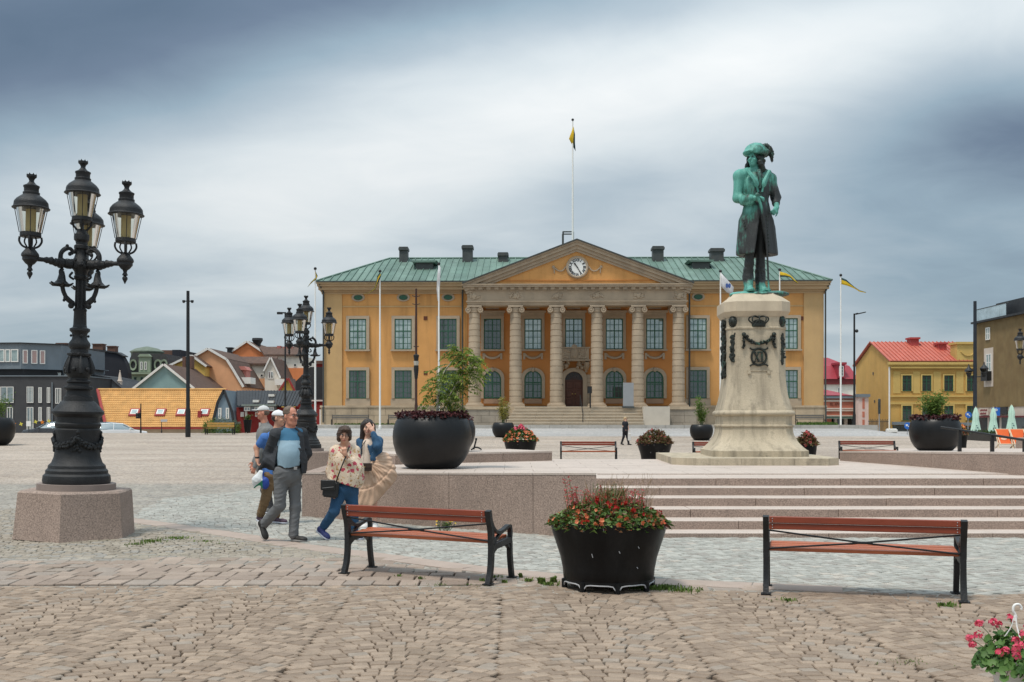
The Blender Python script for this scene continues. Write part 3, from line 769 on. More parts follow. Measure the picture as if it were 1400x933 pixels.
# ---- portico
cols = (646.4, 702.7, 758.2, 813.8, 869.4, 924.8)
zst = qz(556.5)
def ashlar(x0, x1, y0, y1, z0, z1, cw, ch, mt, seed):
 r2 = random.Random(seed); z = z0
 while z < z1-.05:
  zz = min(z1, z+ch); x = x0
  while x < x1-.02:
   x2 = min(x1, x+cw*r2.uniform(.8, 1.2))
   if x1-x2 < cw*.35: x2 = x1
   m = MB(); m.box(x+.008, x2-.008, y0+r2.uniform(0, .012), y1, z+.008, zz-.008); part('base_block', m, mt, 0); x = x2
  z = zz
m = MB(); m.box(qx(638), qx(934), YP-.8, .4, -.3, zst-.002); part('stylobate', m, BASEST, 0)
for a, b in ((636, 690), (908, 946)):
 ashlar(qx(a), qx(b), YP-1.35, YP+.3, -.3, zst-.22, 1.1, .55, DARKST, a)
 m = MB(); m.box(qx(a)-.05, qx(b)+.05, YP-1.42, YP+.3, zst-.22, zst); part('base_course', m, BASEST, 0)
ns = 6
for i in range(ns):                                    # entrance steps
 z1 = zst*(i+1)/ns-.001; e = (ns-1-i)*.36; m = MB(); w = (ns-1-i)
 x0, x1 = qx(701)-w*.14+ (0), qx(868)+w*.36*0+.25
 pieces = 5
 for k in range(pieces):
  a, b = x0+(x1-x0)*k/pieces, x0+(x1-x0)*(k+1)/pieces
  m = MB(); m.box(a+.004, b-.004, YP-1.0-e-.36, YP-.6, zst*i/ns-(.3 if i == 0 else .01), z1-.07); m.box(a+.004, b-.004, YP-1.0-e-.43, YP-.6, z1-.069, z1); part('step_block', m, mat('step_stone', (.50, .42, .32), .85, .12, 1.2, .1, 22, fine=.1), 0)
m = MB(); m.prism([(qx(868)+.26, -.3), (qx(907.5), -.3), (qx(907.5), zst+.0), (qx(868)+.26, zst+.0)], YP-2.6, YP-.4); part('ramp_wall', m, mat('ramp_stone', (.50, .45, .38), .8, .08, 1.5), 0)
for i, px in enumerate(cols):                          # columns
 X = qx(px); z0 = zst; zc = qz(427.5); zt = qz(418.5); H_ = zc-z0
 prof = [(.56, .34)]
 nb = 15
 for k in range(nb):
  za, zb = .34+(H_-.34)*k/nb, .34+(H_-.34)*(k+1)/nb
  def rr(z): t = z/H_; return .525-.07*t**1.6
  prof += [(rr(za)-.045, za+.0), (rr(za)-.045, za+.03), (rr(za), za+.06), (rr(zb), zb-.03), (rr(zb)-.045, zb-.001)]
 m = MB(); m.lathe(prof, 24, (X, YP, z0)); col = part('column', m, SAND, 30)
 m = MB(); m.box(X-.74, X+.74, YP-.74, YP+.74, z0, z0+.13); m.lathe([(.72, .13), (.74, .18), (.70, .24), (.60, .27), (.62, .31), (.57, .35)], 24, (X, YP, z0)); part('column_base', m, SAND, 40, col)
 m = MB(); m.box(X-.6, X+.6, YP-.6, YP+.6, zt-.13, zt); m.lathe([(.46, 0), (.52, .05), (.48, .1), (.55, .26), (.5, .4)], 20, (X, YP, zc))
 for s_ in (-1, 1):
  for yy_ in (YP-.56, YP+.3):
   m2T = m.T; m.T = Matrix.Translation((X+s_*.50, yy_, zc+.17)) @ Matrix.Rotation(-PI/2, 4, 'X')
   m.lathe([(.04, -.06), (.08, -.04), (.09, .0), (.155, .0), (.165, -.05), (.215, -.05), (.23, .02), (.23, .26)], 14); m.T = m2T
 part('capital', m, SAND, 40, col)
# entablature
L1, R1 = qx(637), qx(934.5)
m = MB(); m.box(L1+.05, R1-.05, YP-.52, YP+.55, qz(418.4), qz(416.6)); m.box(L1, R1, YP-.58, YP+.55, qz(416.5), qz(414)); m.box(L1-.1, R1+.1, YP-.68, YP+.55, qz(413.9), qz(412.6))
m.box(L1+.05, L1+1, YP+.56, .1, qz(418.4), qz(412.6)); m.box(R1-1, R1-.05, YP+.56, .1, qz(418.4), qz(412.6)); part('architrave', m, SAND, 0)
m = MB(); m.box(L1, R1, YP-.55, .1, qz(412.5), qz(398.6)); part('frieze', m, SAND, 0)
m = MB(); m.box(L1+.6, R1-.6, YP+.7, .06, qz(414.5), qz(413.2)); part('porch_ceiling', m, SAND2, 0)
r3 = random.Random(2)
for px in cols:                                        # carved frieze ornaments
 X = qx(px); m = MB()
 for k in range(26):
  a = r3.uniform(0, 2*PI); r_ = r3.uniform(.1, .5); m.ball((X+r_*math.cos(a)*1.0, YP-.56, qz(405.5)+r_*math.sin(a)*.55), (.11, .09, .09), 6, 4)
 m.ball((X, YP-.57, qz(405.5)), (.2, .12, .22), 8, 6); part('frieze_ornament', m, SAND)
n = 27
for k in range(n):                                     # dentil blocks
 X = L1+.1+(R1-L1-.2)*(k+.5)/n; m = MB(); m.box(X-.17, X+.17, YP-.86, YP-.3, qz(397.4), qz(394.3)); part('dentil', m, SAND, 0)
m = MB(); m.box(L1-.06, R1+.06, YP-.66, .1, qz(398.5), qz(397.5)); m.box(L1-.05, R1+.05, YP-.62, .1, qz(397.4), qz(394.3))
m.box(L1-.35, R1+.35, YP-1.0, .1, qz(394.2), qz(391.7)); m.box(L1-.42, R1+.42, YP-1.08, .1, qz(391.6), qz(390.2)); part('portico_cornice', m, SAND, 0)
# pediment
ap = (qx(785.5), qz(330.5)); eL, eR = (qx(630.5), qz(389.5)), (qx(943.5), qz(389.5))
m = MB(); m.prism([(eL[0]+.9, qz(390.1)), (eR[0]-.9, qz(390.1)), (ap[0], ap[1]-.5)], YP-.5, 9.5); part('tympanum', m, OCHRE, 0)
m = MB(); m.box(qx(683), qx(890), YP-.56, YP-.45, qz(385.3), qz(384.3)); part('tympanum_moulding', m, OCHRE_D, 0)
def rake(off0, off1, y0, mt, nm):
 m = MB()
 for s_, e in ((1, eL), (-1, eR)):
  d = Vector((ap[0]-e[0], ap[1]-e[1])); d.normalize(); nn = Vector((-d.y, d.x))*s_
  def pt(p, o): return (p[0]+nn.x*o, p[1]+nn.y*o)
  def pa(o): return (ap[0], ap[1]+o/abs(nn.y))
  q = [pt(e, off0), pa(off0), pa(off1), pt(e, off1)]
  m.prism(q, y0, YP+.1)
 part(nm, m, mt, 0)
rake(-.85, -.66, YP-.66, SAND, 'raking_moulding'); rake(-.655, -.40, YP-.80, SAND, 'raking_cornice'); rake(-.395, -.16, YP-.98, SAND, 'raking_cornice'); rake(-.155, -.05, YP-1.1, SAND, 'raking_cornice'); rake(-.045, .05, YP-1.2, TIN, 'raking_flashing')
m = MB()
for s_, e in ((1, eL), (-1, eR)):
 a_, b_ = (e[0], YP-1.15, e[1]), (ap[0], YP-1.15, ap[1]); c_, d_ = (ap[0], 9.5, ap[1]), (e[0], 9.5, e[1])
 f = (0, 1, 2, 3) if s_ > 0 else (3, 2, 1, 0)
 m.add([a_, b_, c_, d_], [f])
part('portico_roof', m, COPPER, 0)
# clock
CX, CZ, CR = qx(786.5), qz(367), 12.2*KP
m = MB(); m.T = Matrix.Translation((CX, YP-.5, CZ)) @ Matrix.Rotation(PI/2, 4, 'X')
m.lathe([(CR, .0), (CR, .10)], 40); clock = part('clock', m, WHITEF)
m = MB(); m.T = Matrix.Translation((CX, YP-.5, CZ)) @ Matrix.Rotation(PI/2, 4, 'X')
m.lathe([(CR-.0, 0), (CR, .17), (CR+.09, .2), (CR+.17, .14), (CR+.2, 0)], 40, cap=False); part('clock_rim', m, SAND, 40, clock)
for k, t in enumerate(('XII', 'I', 'II', 'III', 'IV', 'V', 'VI', 'VII', 'VIII', 'IX', 'X', 'XI')):
 a = 2*PI*k/12; me = text_mesh(t, .30, .012, BLACKF, bold=.008)
 o = inst('numeral', me, clock, (CX+math.sin(a)*CR*.78, YP-.614, CZ+math.cos(a)*CR*.78)); o.rotation_mode = 'QUATERNION'
 o.rotation_quaternion = (Matrix.Rotation(a, 3, 'Y') @ Matrix.Rotation(PI/2, 3, 'X')).to_quaternion()
def hand(a, l, w, tail):
 m = MB(); m.T = Matrix.Translation((CX, 0, CZ)) @ Matrix.Rotation(a, 4, 'Y')
 m.prism([(-w*.5, -tail), (w*.5, -tail), (w*.5, l*.6), (w*1.0, l*.72), (0, l), (-w*1.0, l*.72), (-w*.5, l*.6)], YP-.66, YP-.63); part('hand', m, BLACKF, 0, clock)
hand(math.radians(-38), CR*.62, .075, .1); hand(math.radians(150), CR*.80, .05, .15)
for s_ in (-1, 1):                                     # garlands beside the clock
 m = MB(); pts = [(CX+s_*(CR+.2+.0), YP-.55, CZ+.05), (CX+s_*(CR+.45), YP-.55, CZ-.25), (CX+s_*(CR+.8), YP-.55, CZ-.28), (CX+s_*(CR+1.15), YP-.55, CZ+.0)]
 m.tube(spline(pts, 5), .06, 6); m.ball((CX+s_*(CR+1.2), YP-.55, CZ+.02), .13, 8, 6); m.tube([(CX+s_*(CR+1.15), YP-.55, CZ), (CX+s_*(CR+1.13), YP-.55, CZ-.5)], [.07, .04], 6); part('clock_garland', m, SAND)
# porch windows
pw = 23.5*K0
for i, px in enumerate((673.2, 728.8, 784.4, 839.8, 894.8)):
 X = lx(px); gl = (G_DARK, G_PALE, G_MID, G_PALE, G_PALE)[i]
 window(th, X, lz(478), pw, 42*K0, 4, 5, GREENF, gl, y=-.02, surr=SAND, sw=.24, sill=SAND, trans=.6, fr=.085, bar=.04)
 m = MB(); m.box(X-pw/2-.24, X+pw/2+.24, -.10, .06, lz(478)+42*K0+.245, lz(478)+42*K0+.5); m.box(X-pw/2-.36, X+pw/2+.36, -.22, .06, lz(478)+42*K0+.503, lz(478)+42*K0+.68); m.box(X-.55, X+.55, -.06, .06, lz(423), lz(418)); part('window_cornice', m, SAND, 0)
 if i == 2: continue
 window(th, X, lz(545), 24*K0, 38*K0, 4, 4, GREENF, G_DARK, y=-.02, arch=True, surr=SAND, sw=.26, fr=.11, bar=.05, trans=.57)
 m = MB(); m.box(X-12*K0, X+12*K0, -.05, .06, lz(552), lz(545.4)); part('apron', m, mat('apron_stone', (.36, .23, .15), .85, .15, 1), 0)
 m = MB(); m.ball((X, -.14, lz(505.8)), (.17, .1, .2), 8, 6); m.ball((X-.2, -.1, lz(506.2)), (.16, .07, .1), 8, 6); m.ball((X+.2, -.1, lz(506.2)), (.16, .07, .1), 8, 6); part('keystone', m, SAND)
 m = MB(); ws = 12*K0
 m.tube(spline([(X-ws, -.06, lz(484)), (X-ws*.6, -.08, lz(488.2)), (X, -.1, lz(490)), (X+ws*.6, -.08, lz(488.2)), (X+ws, -.06, lz(484))], 4), [.07]+[.1]*15+[.07], 6)
 for s_ in (-1, 1): m.box(X+s_*ws-.09, X+s_*ws+.09, -.12, .06, lz(491.5), lz(483))
 part('garland', m, SAND)
# balcony over the door
X = lx(784.5); bw = 21.5*K0
r4 = random.Random(9)
m = MB(); m.box(X-bw, X+bw, -1.15, .06, lz(494.5), lz(492.8)); m.box(X-bw+.1, X+bw-.1, -1.02, -.9, lz(492.7), lz(477.6)); m.box(X-bw, X+bw, -1.1, -.84, lz(477.5), lz(475.8))
for s_ in (-1, 1): m.box(X+s_*(bw-.2)-.1, X+s_*(bw-.2)+.1, -.839, .06, lz(492.7), lz(477.6))
balc = part('balcony', m, SAND, 0)
m = MB()
for k in range(60):
 xx = r4.uniform(-bw+.25, bw-.25); m.ball((X+xx, -1.03, lz(485)+r4.uniform(-.38, .38)), (r4.uniform(.07, .2), .07, r4.uniform(.06, .14)), 6, 5)
m.ball((X, -1.08, lz(484)), (.33, .12, .42), 10, 8); m.ball((X, -1.1, lz(475.5)), (.24, .1, .22), 8, 6); part('balcony_relief', m, SAND, 40, balc)
for s_ in (-1, 1):
 m = MB(); m.tube(spline([(X+s_*(bw-.25), -.9, lz(495.2)), (X+s_*(bw-.25), -.75, lz(500)), (X+s_*(bw-.3), -.35, lz(504)), (X+s_*(bw-.3), -.2, lz(509))], 5), [.2]*4+[.22]*8+[.12]*4, 8)
 for k in range(14): m.ball((X+s_*r4.uniform(.3, bw-.3), -.35-r4.uniform(0, .3), lz(498)+r4.uniform(-.3, .2)), r4.uniform(.08, .2), 6, 5)
 part('balcony_corbel', m, SAND)
# door
m = MB(); r_ = 17*K0; dw, dh = 12.3*K0, 0
a_ = arch_pts(2*dw, lz(508.5)-lz(556.3)); b_ = [(x_*1.45, z_*1.11 if z_ > 0 else 0) for x_, z_ in a_]
z0 = lz(556.3)
for k in range(1, len(a_)):
 k_ = (k+1) % len(a_); m.T = Matrix.Translation((X, 0, z0)); m.prism([a_[k], a_[k_], b_[k_], b_[k]], -.3, .06)
m.T = None; part('door_surround', m, SAND, 0)
for s_ in (-1, 1):
 m = MB(); zz = z0
 k = 0
 while zz < lz(514): m.box(X+s_*(dw*1.46)+(0 if s_ > 0 else -.28), X+s_*(dw*1.46)+(.28 if s_ > 0 else 0), -.22+.03*(k % 2), .06, zz+.01, zz+.33); zz += .34; k += 1
 part('door_quoin', m, SAND, 0)
for s_ in (-1, 1):
 m = MB(); xa, xb = (X-dw, X-.01) if s_ < 0 else (X+.01, X+dw); zt_ = lz(520); m.box(xa, xb, -.08, .05, z0, zt_)
 for (u, v) in ((.06, .3), (.36, .62), (.68, .94)): m.bbox(xa+.13, xb-.13, -.12, -.05, z0+(zt_-z0)*u, z0+(zt_-z0)*v, .03)
 d = part('door_leaf', m, WOODD, 0)
 m = MB(); m.ball((X+s_*.12, -.14, z0+(zt_-z0)*.48), .06, 8, 6); part('door_knob', m, mat('brass', (.5, .36, .14), .35, .1, 5, metal=1), 40, d)
m = MB(); q = [(X-dw, lz(519.9)), (X+dw, lz(519.9))]+[(X+dw*math.cos(PI*k/10), lz(519)+(lz(508.8)-lz(519))*math.sin(PI*k/10)) for k in range(11)]
m.prism(q, -.02, .05); part('fanlight', m, mat('fanlight_pane', (.03, .03, .032), .3, .2, 3), 0)
m = MB()
for k in range(1, 8): 
 a = PI*k/8; m.tube([(X+.1*math.cos(a), -.05, lz(519.5)), (X+dw*math.cos(a)*.97, -.05, lz(519)+(lz(508.8)-lz(519))*math.sin(a)*.97)], .02, 4)
m.box(X-dw, X+dw, -.1, .0, lz(520.4), lz(519.4)); part('fanlight_bars', m, WOODD)
# doorbell plate, notice stand, handrail of the steps, downpipes
m = MB(); m.box(lx(768)-.1, lx(768)+.1, -.33, -.2, lz(529), lz(525)); part('name_plate', m, BLACKF, 0)
m = MB()
rp = [(qx(790), YP-1.0, zst+.95), (qx(792), YP-3.1, .95)]
m.tube(rp, .035, 6)
for p in rp: m.tube([p, (p[0], p[1], p[2]-.95)], .035, 6)
part('step_handrail', m, IRON)
for a, b, c in ((438.5, 442, -.3), (634, 632.5, -.3), (940, 941.5, -.3), (1128.5, 1125.5, -.3)):
 m = MB(); m.tube([(lx(a), -.75, lz(387)), (lx(a), -.75, lz(391)), (lx(b), -.3, lz(400)), (lx(b), -.3, lz(555)), (lx(b), -.42, lz(557)), (lx(b), -.42, lz(578))], .075, 6); part('downpipe', m, TIN)
# access cage and hatch on the roof ridge
m = MB(); c0, c1, za, zb = qx(763), qx(778), qz(334), qz(310)
y0 = 5.0; kk = (90+5)/F
for xx in (c0, c1):
 for yy_ in (4.0, 5.2): m.tube([(xx+.5, yy_, za-1.0), (xx+.5, yy_, zb+.9)], .075, 5)
for zz in (.05, .45, .9):
 z_ = zb+.9-(.9-zz)*1.7+.0
 z_ = za-.4+(zb+.9-za+.4)*zz/.9
 m.tube([(c0+.5, 4., z_), (c1+.5, 4., z_), (c1+.5, 5.2, z_), (c0+.5, 5.2, z_), (c0+.5, 4., z_)], .065, 5)
m.box(c0+.45, c1+.55, 3.9, 5.3, za-1.3, za-.45); part('roof_access_cage', m, TIN)
# ------------------------------------------------------------------ flags
FY = mat('flag_yellow', (.80, .56, .03), .7, .06, 3, trans=.3); FB = mat('flag_dark_green', (.012, .05, .055), .7, .1, 3, trans=.2); FWHT = mat('flag_white', (.75, .75, .76), .7, .04, 3, trans=.3); FBLUE = mat('flag_blue', (.05, .10, .30), .7, .1, 3)
def ribbon(name, top, low, mats, par, th_=.025):
 """hanging cloth between two edge curves, given thickness"""
 n = len(top); m = MB()
 for k in range(n):
  a, b = Vector(top[k]), Vector(low[k]); 
  for t in (0, .33, .66, 1): 
   p = a.lerp(b, t); m.v.append(tuple(p))
 fs = []
 for k in range(n-1):
  for t in range(3):
   i = k*4+t; fs.append((i, i+4, i+5, i+1)); m.mi.append((0 if t == 0 else (1 if t == 1 else 2)) if len(mats) > 1 else 0)
 m.f = fs; me = m.mesh(name, mats, 60); o = inst(name, me, par)
 md = o.modifiers.new('thickness', 'SOLIDIFY'); md.thickness = th_; md.offset = 0
 return o
def flagpole(px, D, ytop, zb, label, flag, r=.075, ball=IRON, group='white flagpoles before the town hall'):
 X = PX(px, D); H_ = PZ(ytop, D)-zb
 o = thing('flagpole', label, 'flagpole', (X, D, zb), 0, group)
 m = MB(); m.lathe([(r*1.5, 0), (r*1.5, .25), (r, .3), (r*.95, H_*.4), (r*.62, H_-.1)], 10); m.build('pole', WHITEP, o)
 m = MB(); m.ball((0, 0, H_), .12, 8, 6); m.build('finial', ball, o)
 k = D/F
 if flag:
  c = lambda q: [((x-px)*k, -.08-.12*math.sin(i*1.4), (ytop-y)*k+H_) for i, (x, y) in enumerate(q)]
  f = tag(ribbon('flag', c(flag[1]), c(flag[2]), flag[3], None), flag[0], 'flag', 'flags on the poles'); f.location = (X, D, zb)
  return o, f
 return o, None
GY = [FB, FY, FB]; YG = [FY, FY, FB]
z_ = g(0, 81)
flagpole(431, 80, 367.5, g(-15, 80)-.0, 'white flagpole at the town hall corner downpipe, its dark and yellow flag curling away', ('dark green and yellow flag curling off the pole nearest the second iron lamp', [(431, 370), (435, 378), (431, 381), (425, 386), (421, 392)], [(431.5, 373), (433, 383), (429, 385), (425, 388), (420.5, 393)], GY))
flagpole(519.5, 80, 371, z_, 'white flagpole before the ochre wing, its dark and yellow flag wound round it', ('dark green and yellow flag hanging limp before the ochre wing with a trailing end', [(520, 372), (516, 378), (515, 386), (512, 394), (506, 399), (498, 403)], [(521, 379), (519, 384), (515.5, 390), (513, 396), (506, 400), (498, 403.5)], GY))
_, fl = flagpole(600, 80, 361, z_, 'white flagpole rising behind the bowl planter tree, with a white flag', ('plain white flag hanging straight down its pole above the small tree', [(600, 363), (598.5, 374), (597.5, 385), (597, 396), (598, 411)], [(602.5, 366), (602.5, 374), (602, 385), (601, 397), (600, 413)], [FWHT]))
_, fl = flagpole(985, 80, 371, z_, 'white flagpole half hidden by the stone pedestal, with a white emblem flag', ('white flag with a round blue emblem next to the feet of the bronze statue', [(985, 373), (989, 378), (994, 383), (999, 388), (1003, 393)], [(985, 391), (989, 396), (993, 400), (998, 402), (1002, 402)], [FWHT]))
k = 80/F
for dx, mt in ((-1.6, FBLUE), (1.8, FBLUE)):
 m = MB(); m.T = Matrix.Translation(((994.5+dx-985)*k, -.26, PZ(391.5, 80)-z_)) @ Matrix.Rotation(PI/2, 4, 'X'); m.lathe([(.12, 0), (.12, .02)], 14, sx=.85, sy=1.5); m.build('emblem', mt, fl)
flagpole(1066, 80, 369, z_, 'white flagpole rising behind the pedestal top, with a yellow flag', ('yellow and green flag streaming out behind the statue pedestal top', [(1066, 372), (1073, 374), (1080, 377), (1086, 382), (1091, 387)], [(1066, 379), (1073, 379), (1080, 380), (1086, 385), (1091, 388)], YG))
flagpole(1149.5, 84, 376.5, .2, 'white flagpole standing free between the town hall and the yellow house', ('yellow and dark green flag streaming with a ragged tail against the open sky', [(1150, 380), (1156, 383), (1163, 389), (1169, 393), (1175, 397), (1183, 400)], [(1150, 389), (1156, 391), (1163, 393), (1169, 395), (1175, 399), (1183, 401)], [FB, FY, FY]))
o, f = flagpole(783, 93, 164, PZ(336, 93), 'tall white flagpole on the ridge of the town hall pediment with a drooping flag', ('dark and yellow flag drooping from the pole on top of the town hall roof', [(783.5, 174), (781, 182), (779, 187), (778, 190)], [(784, 174), (786, 185), (786, 196), (787, 207)], [FY, FY, FB]), r=.085, group='white flagpoles before the town hall'); del o['group']
# ------------------------------------------------------------------ houses to the west
def wallm(n, c, **k): return mat(n, c, .85, .09, .9, .08, 20, fine=.05, stain=.28, stain_col=tuple(x*.6 for x in c), stain_map=(.6, .6, .15), stain_sc=1.2, **k)
W_DARK = wallm('charcoal_render', (.055, .056, .06)); W_GREY = wallm('grey_cladding', (.17, .20, .225)); W_NAVY = wallm('navy_black_wall', (.022, .024, .032))
W_SAGE = wallm('sage_render', (.27, .33, .24)); W_TEAL = wallm('teal_boards', (.235, .36, .36)); W_PEACH = wallm('peach_render', (.70, .37, .20)); W_ORANGE = wallm('orange_render', (.66, .23, .09))
W_WHITE = wallm('white_render', (.70, .66, .58)); W_BLUE = wallm('slate_blue_boards', (.20, .27, .33)); W_RED = wallm('falu_red_boards', (.22, .022, .02)); W_CREAM = wallm('cream_render', (.62, .52, .38)); W_YEL = wallm('yellow_render', (.66, .45, .12))
W_BRK = wallm('brown_brick_far', (.14, .075, .055)); W_PINK = wallm('salmon_render', (.50, .17, .11)); W_PALE = wallm('pale_stone_trim', (.62, .53, .45))
R_BROWN = mat('brown_roof_tiles', (.085, .05, .038), .85, .25, 3, .4, 9, col2=(.12, .07, .05)); R_BLACK = mat('black_sheet_roof', (.026, .028, .032), .55, .2, 2)
R_RED = mat('red_sheet_roof', (.42, .065, .06), .55, .12, 1.2, stain=.3, stain_col=(.25, .06, .05)); R_SALM = mat('salmon_sheet_roof', (.47, .125, .085), .6, .14, 1.2, stain=.3, stain_col=(.45, .12, .09)); R_CRIM = mat('crimson_sheet_roof', (.30, .03, .045), .5, .12, 1.2)
R_YTILE = mat('yellow_clay_tiles', (.58, .325, .115), .8, .2, 1.5, .1, 30, fine=.08, dirt=((.42, .21, .06), .8, .4))
TRIMW = mat('white_trim', (.74, .72, .68), .6, .06, 4); REDTRIM = mat('red_trim', (.30, .035, .03), .6, .1, 4)
def rel(D): return D/F
def gable_house(name, label, D, gab, L, wm, rm, base=-2.2, wins=(), over=.3, th_=.13, trim=TRIMW, dx=0., fm=TRIMW, cat='house', group='houses beyond the west edge of the plaza', roof_over=.25, extra=None):
 """gab: outline of the gable above the eaves in photo pixels, from left eave over the apex to right eave; L: length back"""
 k = rel(D); X0 = PX(sum(p[0] for p in gab)/len(gab), D)
 o = thing(name, label, cat, (X0, D, base), 0, group)
 P = [(PX(x, D)-X0, PZ(y, D)-base) for x, y in gab]
 m = MB(); poly = [(P[0][0], 0)]+P+[(P[-1][0], 0)]
 n = len(poly)
 vs = [(x, 0, z) for x, z in poly]+[(x+dx, L, z) for x, z in poly]
 m.add(vs, [tuple(range(n-1, -1, -1)), tuple(range(n, 2*n))]+[(i, (i+1) % n, n+(i+1) % n, n+i) for i in range(n)]); m.build('wall', wm, o, smooth=0)
 for i in range(len(P)-1):
  a, b = Vector(P[i]), Vector(P[i+1]); d = (b-a).normalized(); nn = Vector((-d.y, d.x)) if d.x > 0 else Vector((-d.y, d.x))
  if nn.y < 0: nn = -nn
  a2 = a-d*(over if i == 0 else 0); b2 = b+d*(over if i == len(P)-2 else 0)
  q = [a2+nn*.03, b2+nn*.03, b2+nn*(.03+th_), a2+nn*(.03+th_)]
  m = MB(); vs = [(p.x, -roof_over, p.y) for p in q]+[(p.x+dx, L+.2, p.y) for p in q]
  m.add(vs, [(0, 1, 2, 3), (7, 6, 5, 4), (0, 4, 5, 1), (1, 5, 6, 2), (2, 6, 7, 3), (3, 7, 4, 0)]); m.build('roof', rm, o, smooth=0)
  if trim:
   m = MB(); q = [a2-nn*.12, b2-nn*.12, b2+nn*.02, a2+nn*.02]; m.prism([tuple(p) for p in q], -roof_over+.02, -.02) if False else m.prism([(p.x, p.y) for p in [a2-nn*.05, b2-nn*.05, b2+nn*(.06+th_), a2+nn*(.06+th_)]], -roof_over-.1, -roof_over-.005); m.build('barge_board', trim, o, smooth=0)
 for (x0, y0, x1, y1, c, r_, gl) in wins:
  window(o, PX((x0+x1)/2, D)-X0, PZ(y1, D)-base, (x1-x0)*k, (y1-y0)*k, c, r_, fm, gl, y=-.03, fr=.1, bar=.06)
 return o, X0, base
def local(o): return o.location
# --- dark modern block
D = 108; k = rel(D); bz = -2.2
o = thing('apartment_block', 'charcoal modern apartment block with tall narrow windows and a pale grey rooftop storey', 'building', (PX(40, D), D, bz), 0, 'houses beyond the west edge of the plaza')
def bx(px): return PX(px, D)-PX(40, D)
def bzz(py): return PZ(py, D)-bz
m = MB(); m.box(bx(-60), bx(112), 0, 18, 0, bzz(515)); m.build('wall', W_DARK, o, smooth=0)
m = MB(); m.box(bx(-62), bx(113), -.12, 18.1, bzz(515)+.003, bzz(513.6)); m.build('parapet', W_GREY, o, smooth=0)
m = MB(); m.slab([(bx(-60), 1.6), (bx(23), .9), (bx(66), 3.2), (bx(66), 15), (bx(-60), 15)], bzz(504), bzz(469)); m.build('roof_storey', W_GREY, o, smooth=0)
m = MB(); m.slab([(bx(-60), 2.2), (bx(23), 1.6), (bx(60), 3.8), (bx(60), 15), (bx(-60), 15)], bzz(513.5), bzz(504)+.0); m.build('roof_storey_base', W_DARK, o, smooth=0)
m = MB(); m.slab([(bx(-60), 1.4), (bx(23), .7), (bx(66.6), 3.0), (bx(66.6), 15.2), (bx(-60), 15.2)], bzz(469)+.003, bzz(467.6)); m.build('roof_edge', R_BLACK, o, smooth=0)
m = MB(); m.box(bx(60), bx(80), 4.4, 12, bzz(513.5), bzz(500)); m.box(bx(59), bx(86), 4.0, 12.3, bzz(500)+.003, bzz(499)); m.build('stair_house', W_GREY, o, smooth=0)
for (a, b) in ((56, 62), (63, 66), (70, 73), (75, 78)): window(o, bx((a+b)/2), bzz(513), (b-a)*k, 5.5*k, 1, 1, TRIMW, G_MID, y=4.35 if a > 58 else 3.7, fr=.07)
for (a, b) in ((-14, 0), (1, 8), (9, 20)): window(o, bx((a+b)/2), bzz(494.5), (b-a)*k, 17.5*k, 1, 1, TRIMW, G_PALE, y=1.6-.7*((a+b)/2*1+60)/83-.09, rz=-.11, fr=.09)
dv = Vector((bx(66)-bx(23), 2.3)); an = math.atan2(dv.y, dv.x); R_CURT = glass_mat('pane_red_curtain', (.30, .07, .04), .25, .06, (.36, .12, .06))
for (t, w_, gl) in ((.11, 6.5, R_CURT), (.33, 8, R_CURT), (.53, 7, R_CURT)):
 p = Vector((bx(23), .9))+dv*t; window(o, p.x, bzz(496.5), w_*k, 19*k, 1, 1, TRIMW, gl, y=p.y-.06, rz=an, fr=.08)
for (a, b, y0, y1, c) in ((-18, 0, 529, 551, 2), (1, 19, 529, 551, 2), (37, 46, 529, 551, 3), (53, 57.5, 530, 551, 2), (64.5, 69, 530, 551, 2), (76, 84, 531, 552, 3), (91, 99, 532, 552, 2), (10, 18, 557, 577, 2), (37, 46, 557, 595, 2), (53, 57.5, 557, 576, 2), (64.5, 69, 557, 576, 2), (77, 84, 558, 577, 2), (53, 57.5, 583, 600, 2)):
 window(o, bx((a+b)/2), bzz(y1), (b-a)*k, (y1-y0)*k, c, 1, TRIMW, G_MID if (a % 4 == 1) else G_DARK, y=-.04, fr=.06, bar=.06)
m = MB(); m.tube([(bx(72), -.12, 0), (bx(72), -.12, bzz(523))], .06, 6); m.build('downpipe', W_GREY, o)
# --- black mansard block with brick chimneys
D = 128; k = rel(D)
o = thing('tenement_block', 'tall blind black tenement wall with a curved mansard edge and low brick chimneys', 'building', (PX(120, D), D, -2.5), 0, 'houses beyond the west edge of the plaza')
m = MB(); m.prism([(PX(x, D)-PX(120, D), PZ(y, D)+2.5) for x, y in ((60, 630), (60, 474), (118, 477.5), (160, 483), (167, 488), (172, 497), (175, 510), (176, 535), (176, 630))][::-1], 0, 1.2); m.build('wall', W_NAVY, o, smooth=0)
m = MB(); q = [(58, 474.4), (118, 477.9), (160, 483.4), (168.5, 488)]; q2 = [(58, 472.6), (118, 476), (160.5, 481.4), (170, 487)]
P = [(PX(x, D)-PX(120, D), PZ(y, D)+2.5) for x, y in q+q2[::-1]]; m.prism(P, -.2, 1.4); m.build('roof_edge', R_BLACK, o, smooth=0)
for a, b, y0, y1 in ((76.5, 90.5, 469, 476), (126, 140, 470, 479), (146, 157, 473, 482), (48, 60, 469.5, 474)):
 m = MB(); m.box(PX(a, D)-PX(120, D), PX(b, D)-PX(120, D), .1, 1.1, PZ(y1+3, D)+2.5, PZ(y0+1.2, D)+2.5); m.box(PX(a-.7, D)-PX(120, D), PX(b+.7, D)-PX(120, D), 0, 1.2, PZ(y0+1.2, D)+2.503, PZ(y0, D)+2.5); m.build('chimney', W_BRK, o, smooth=0)
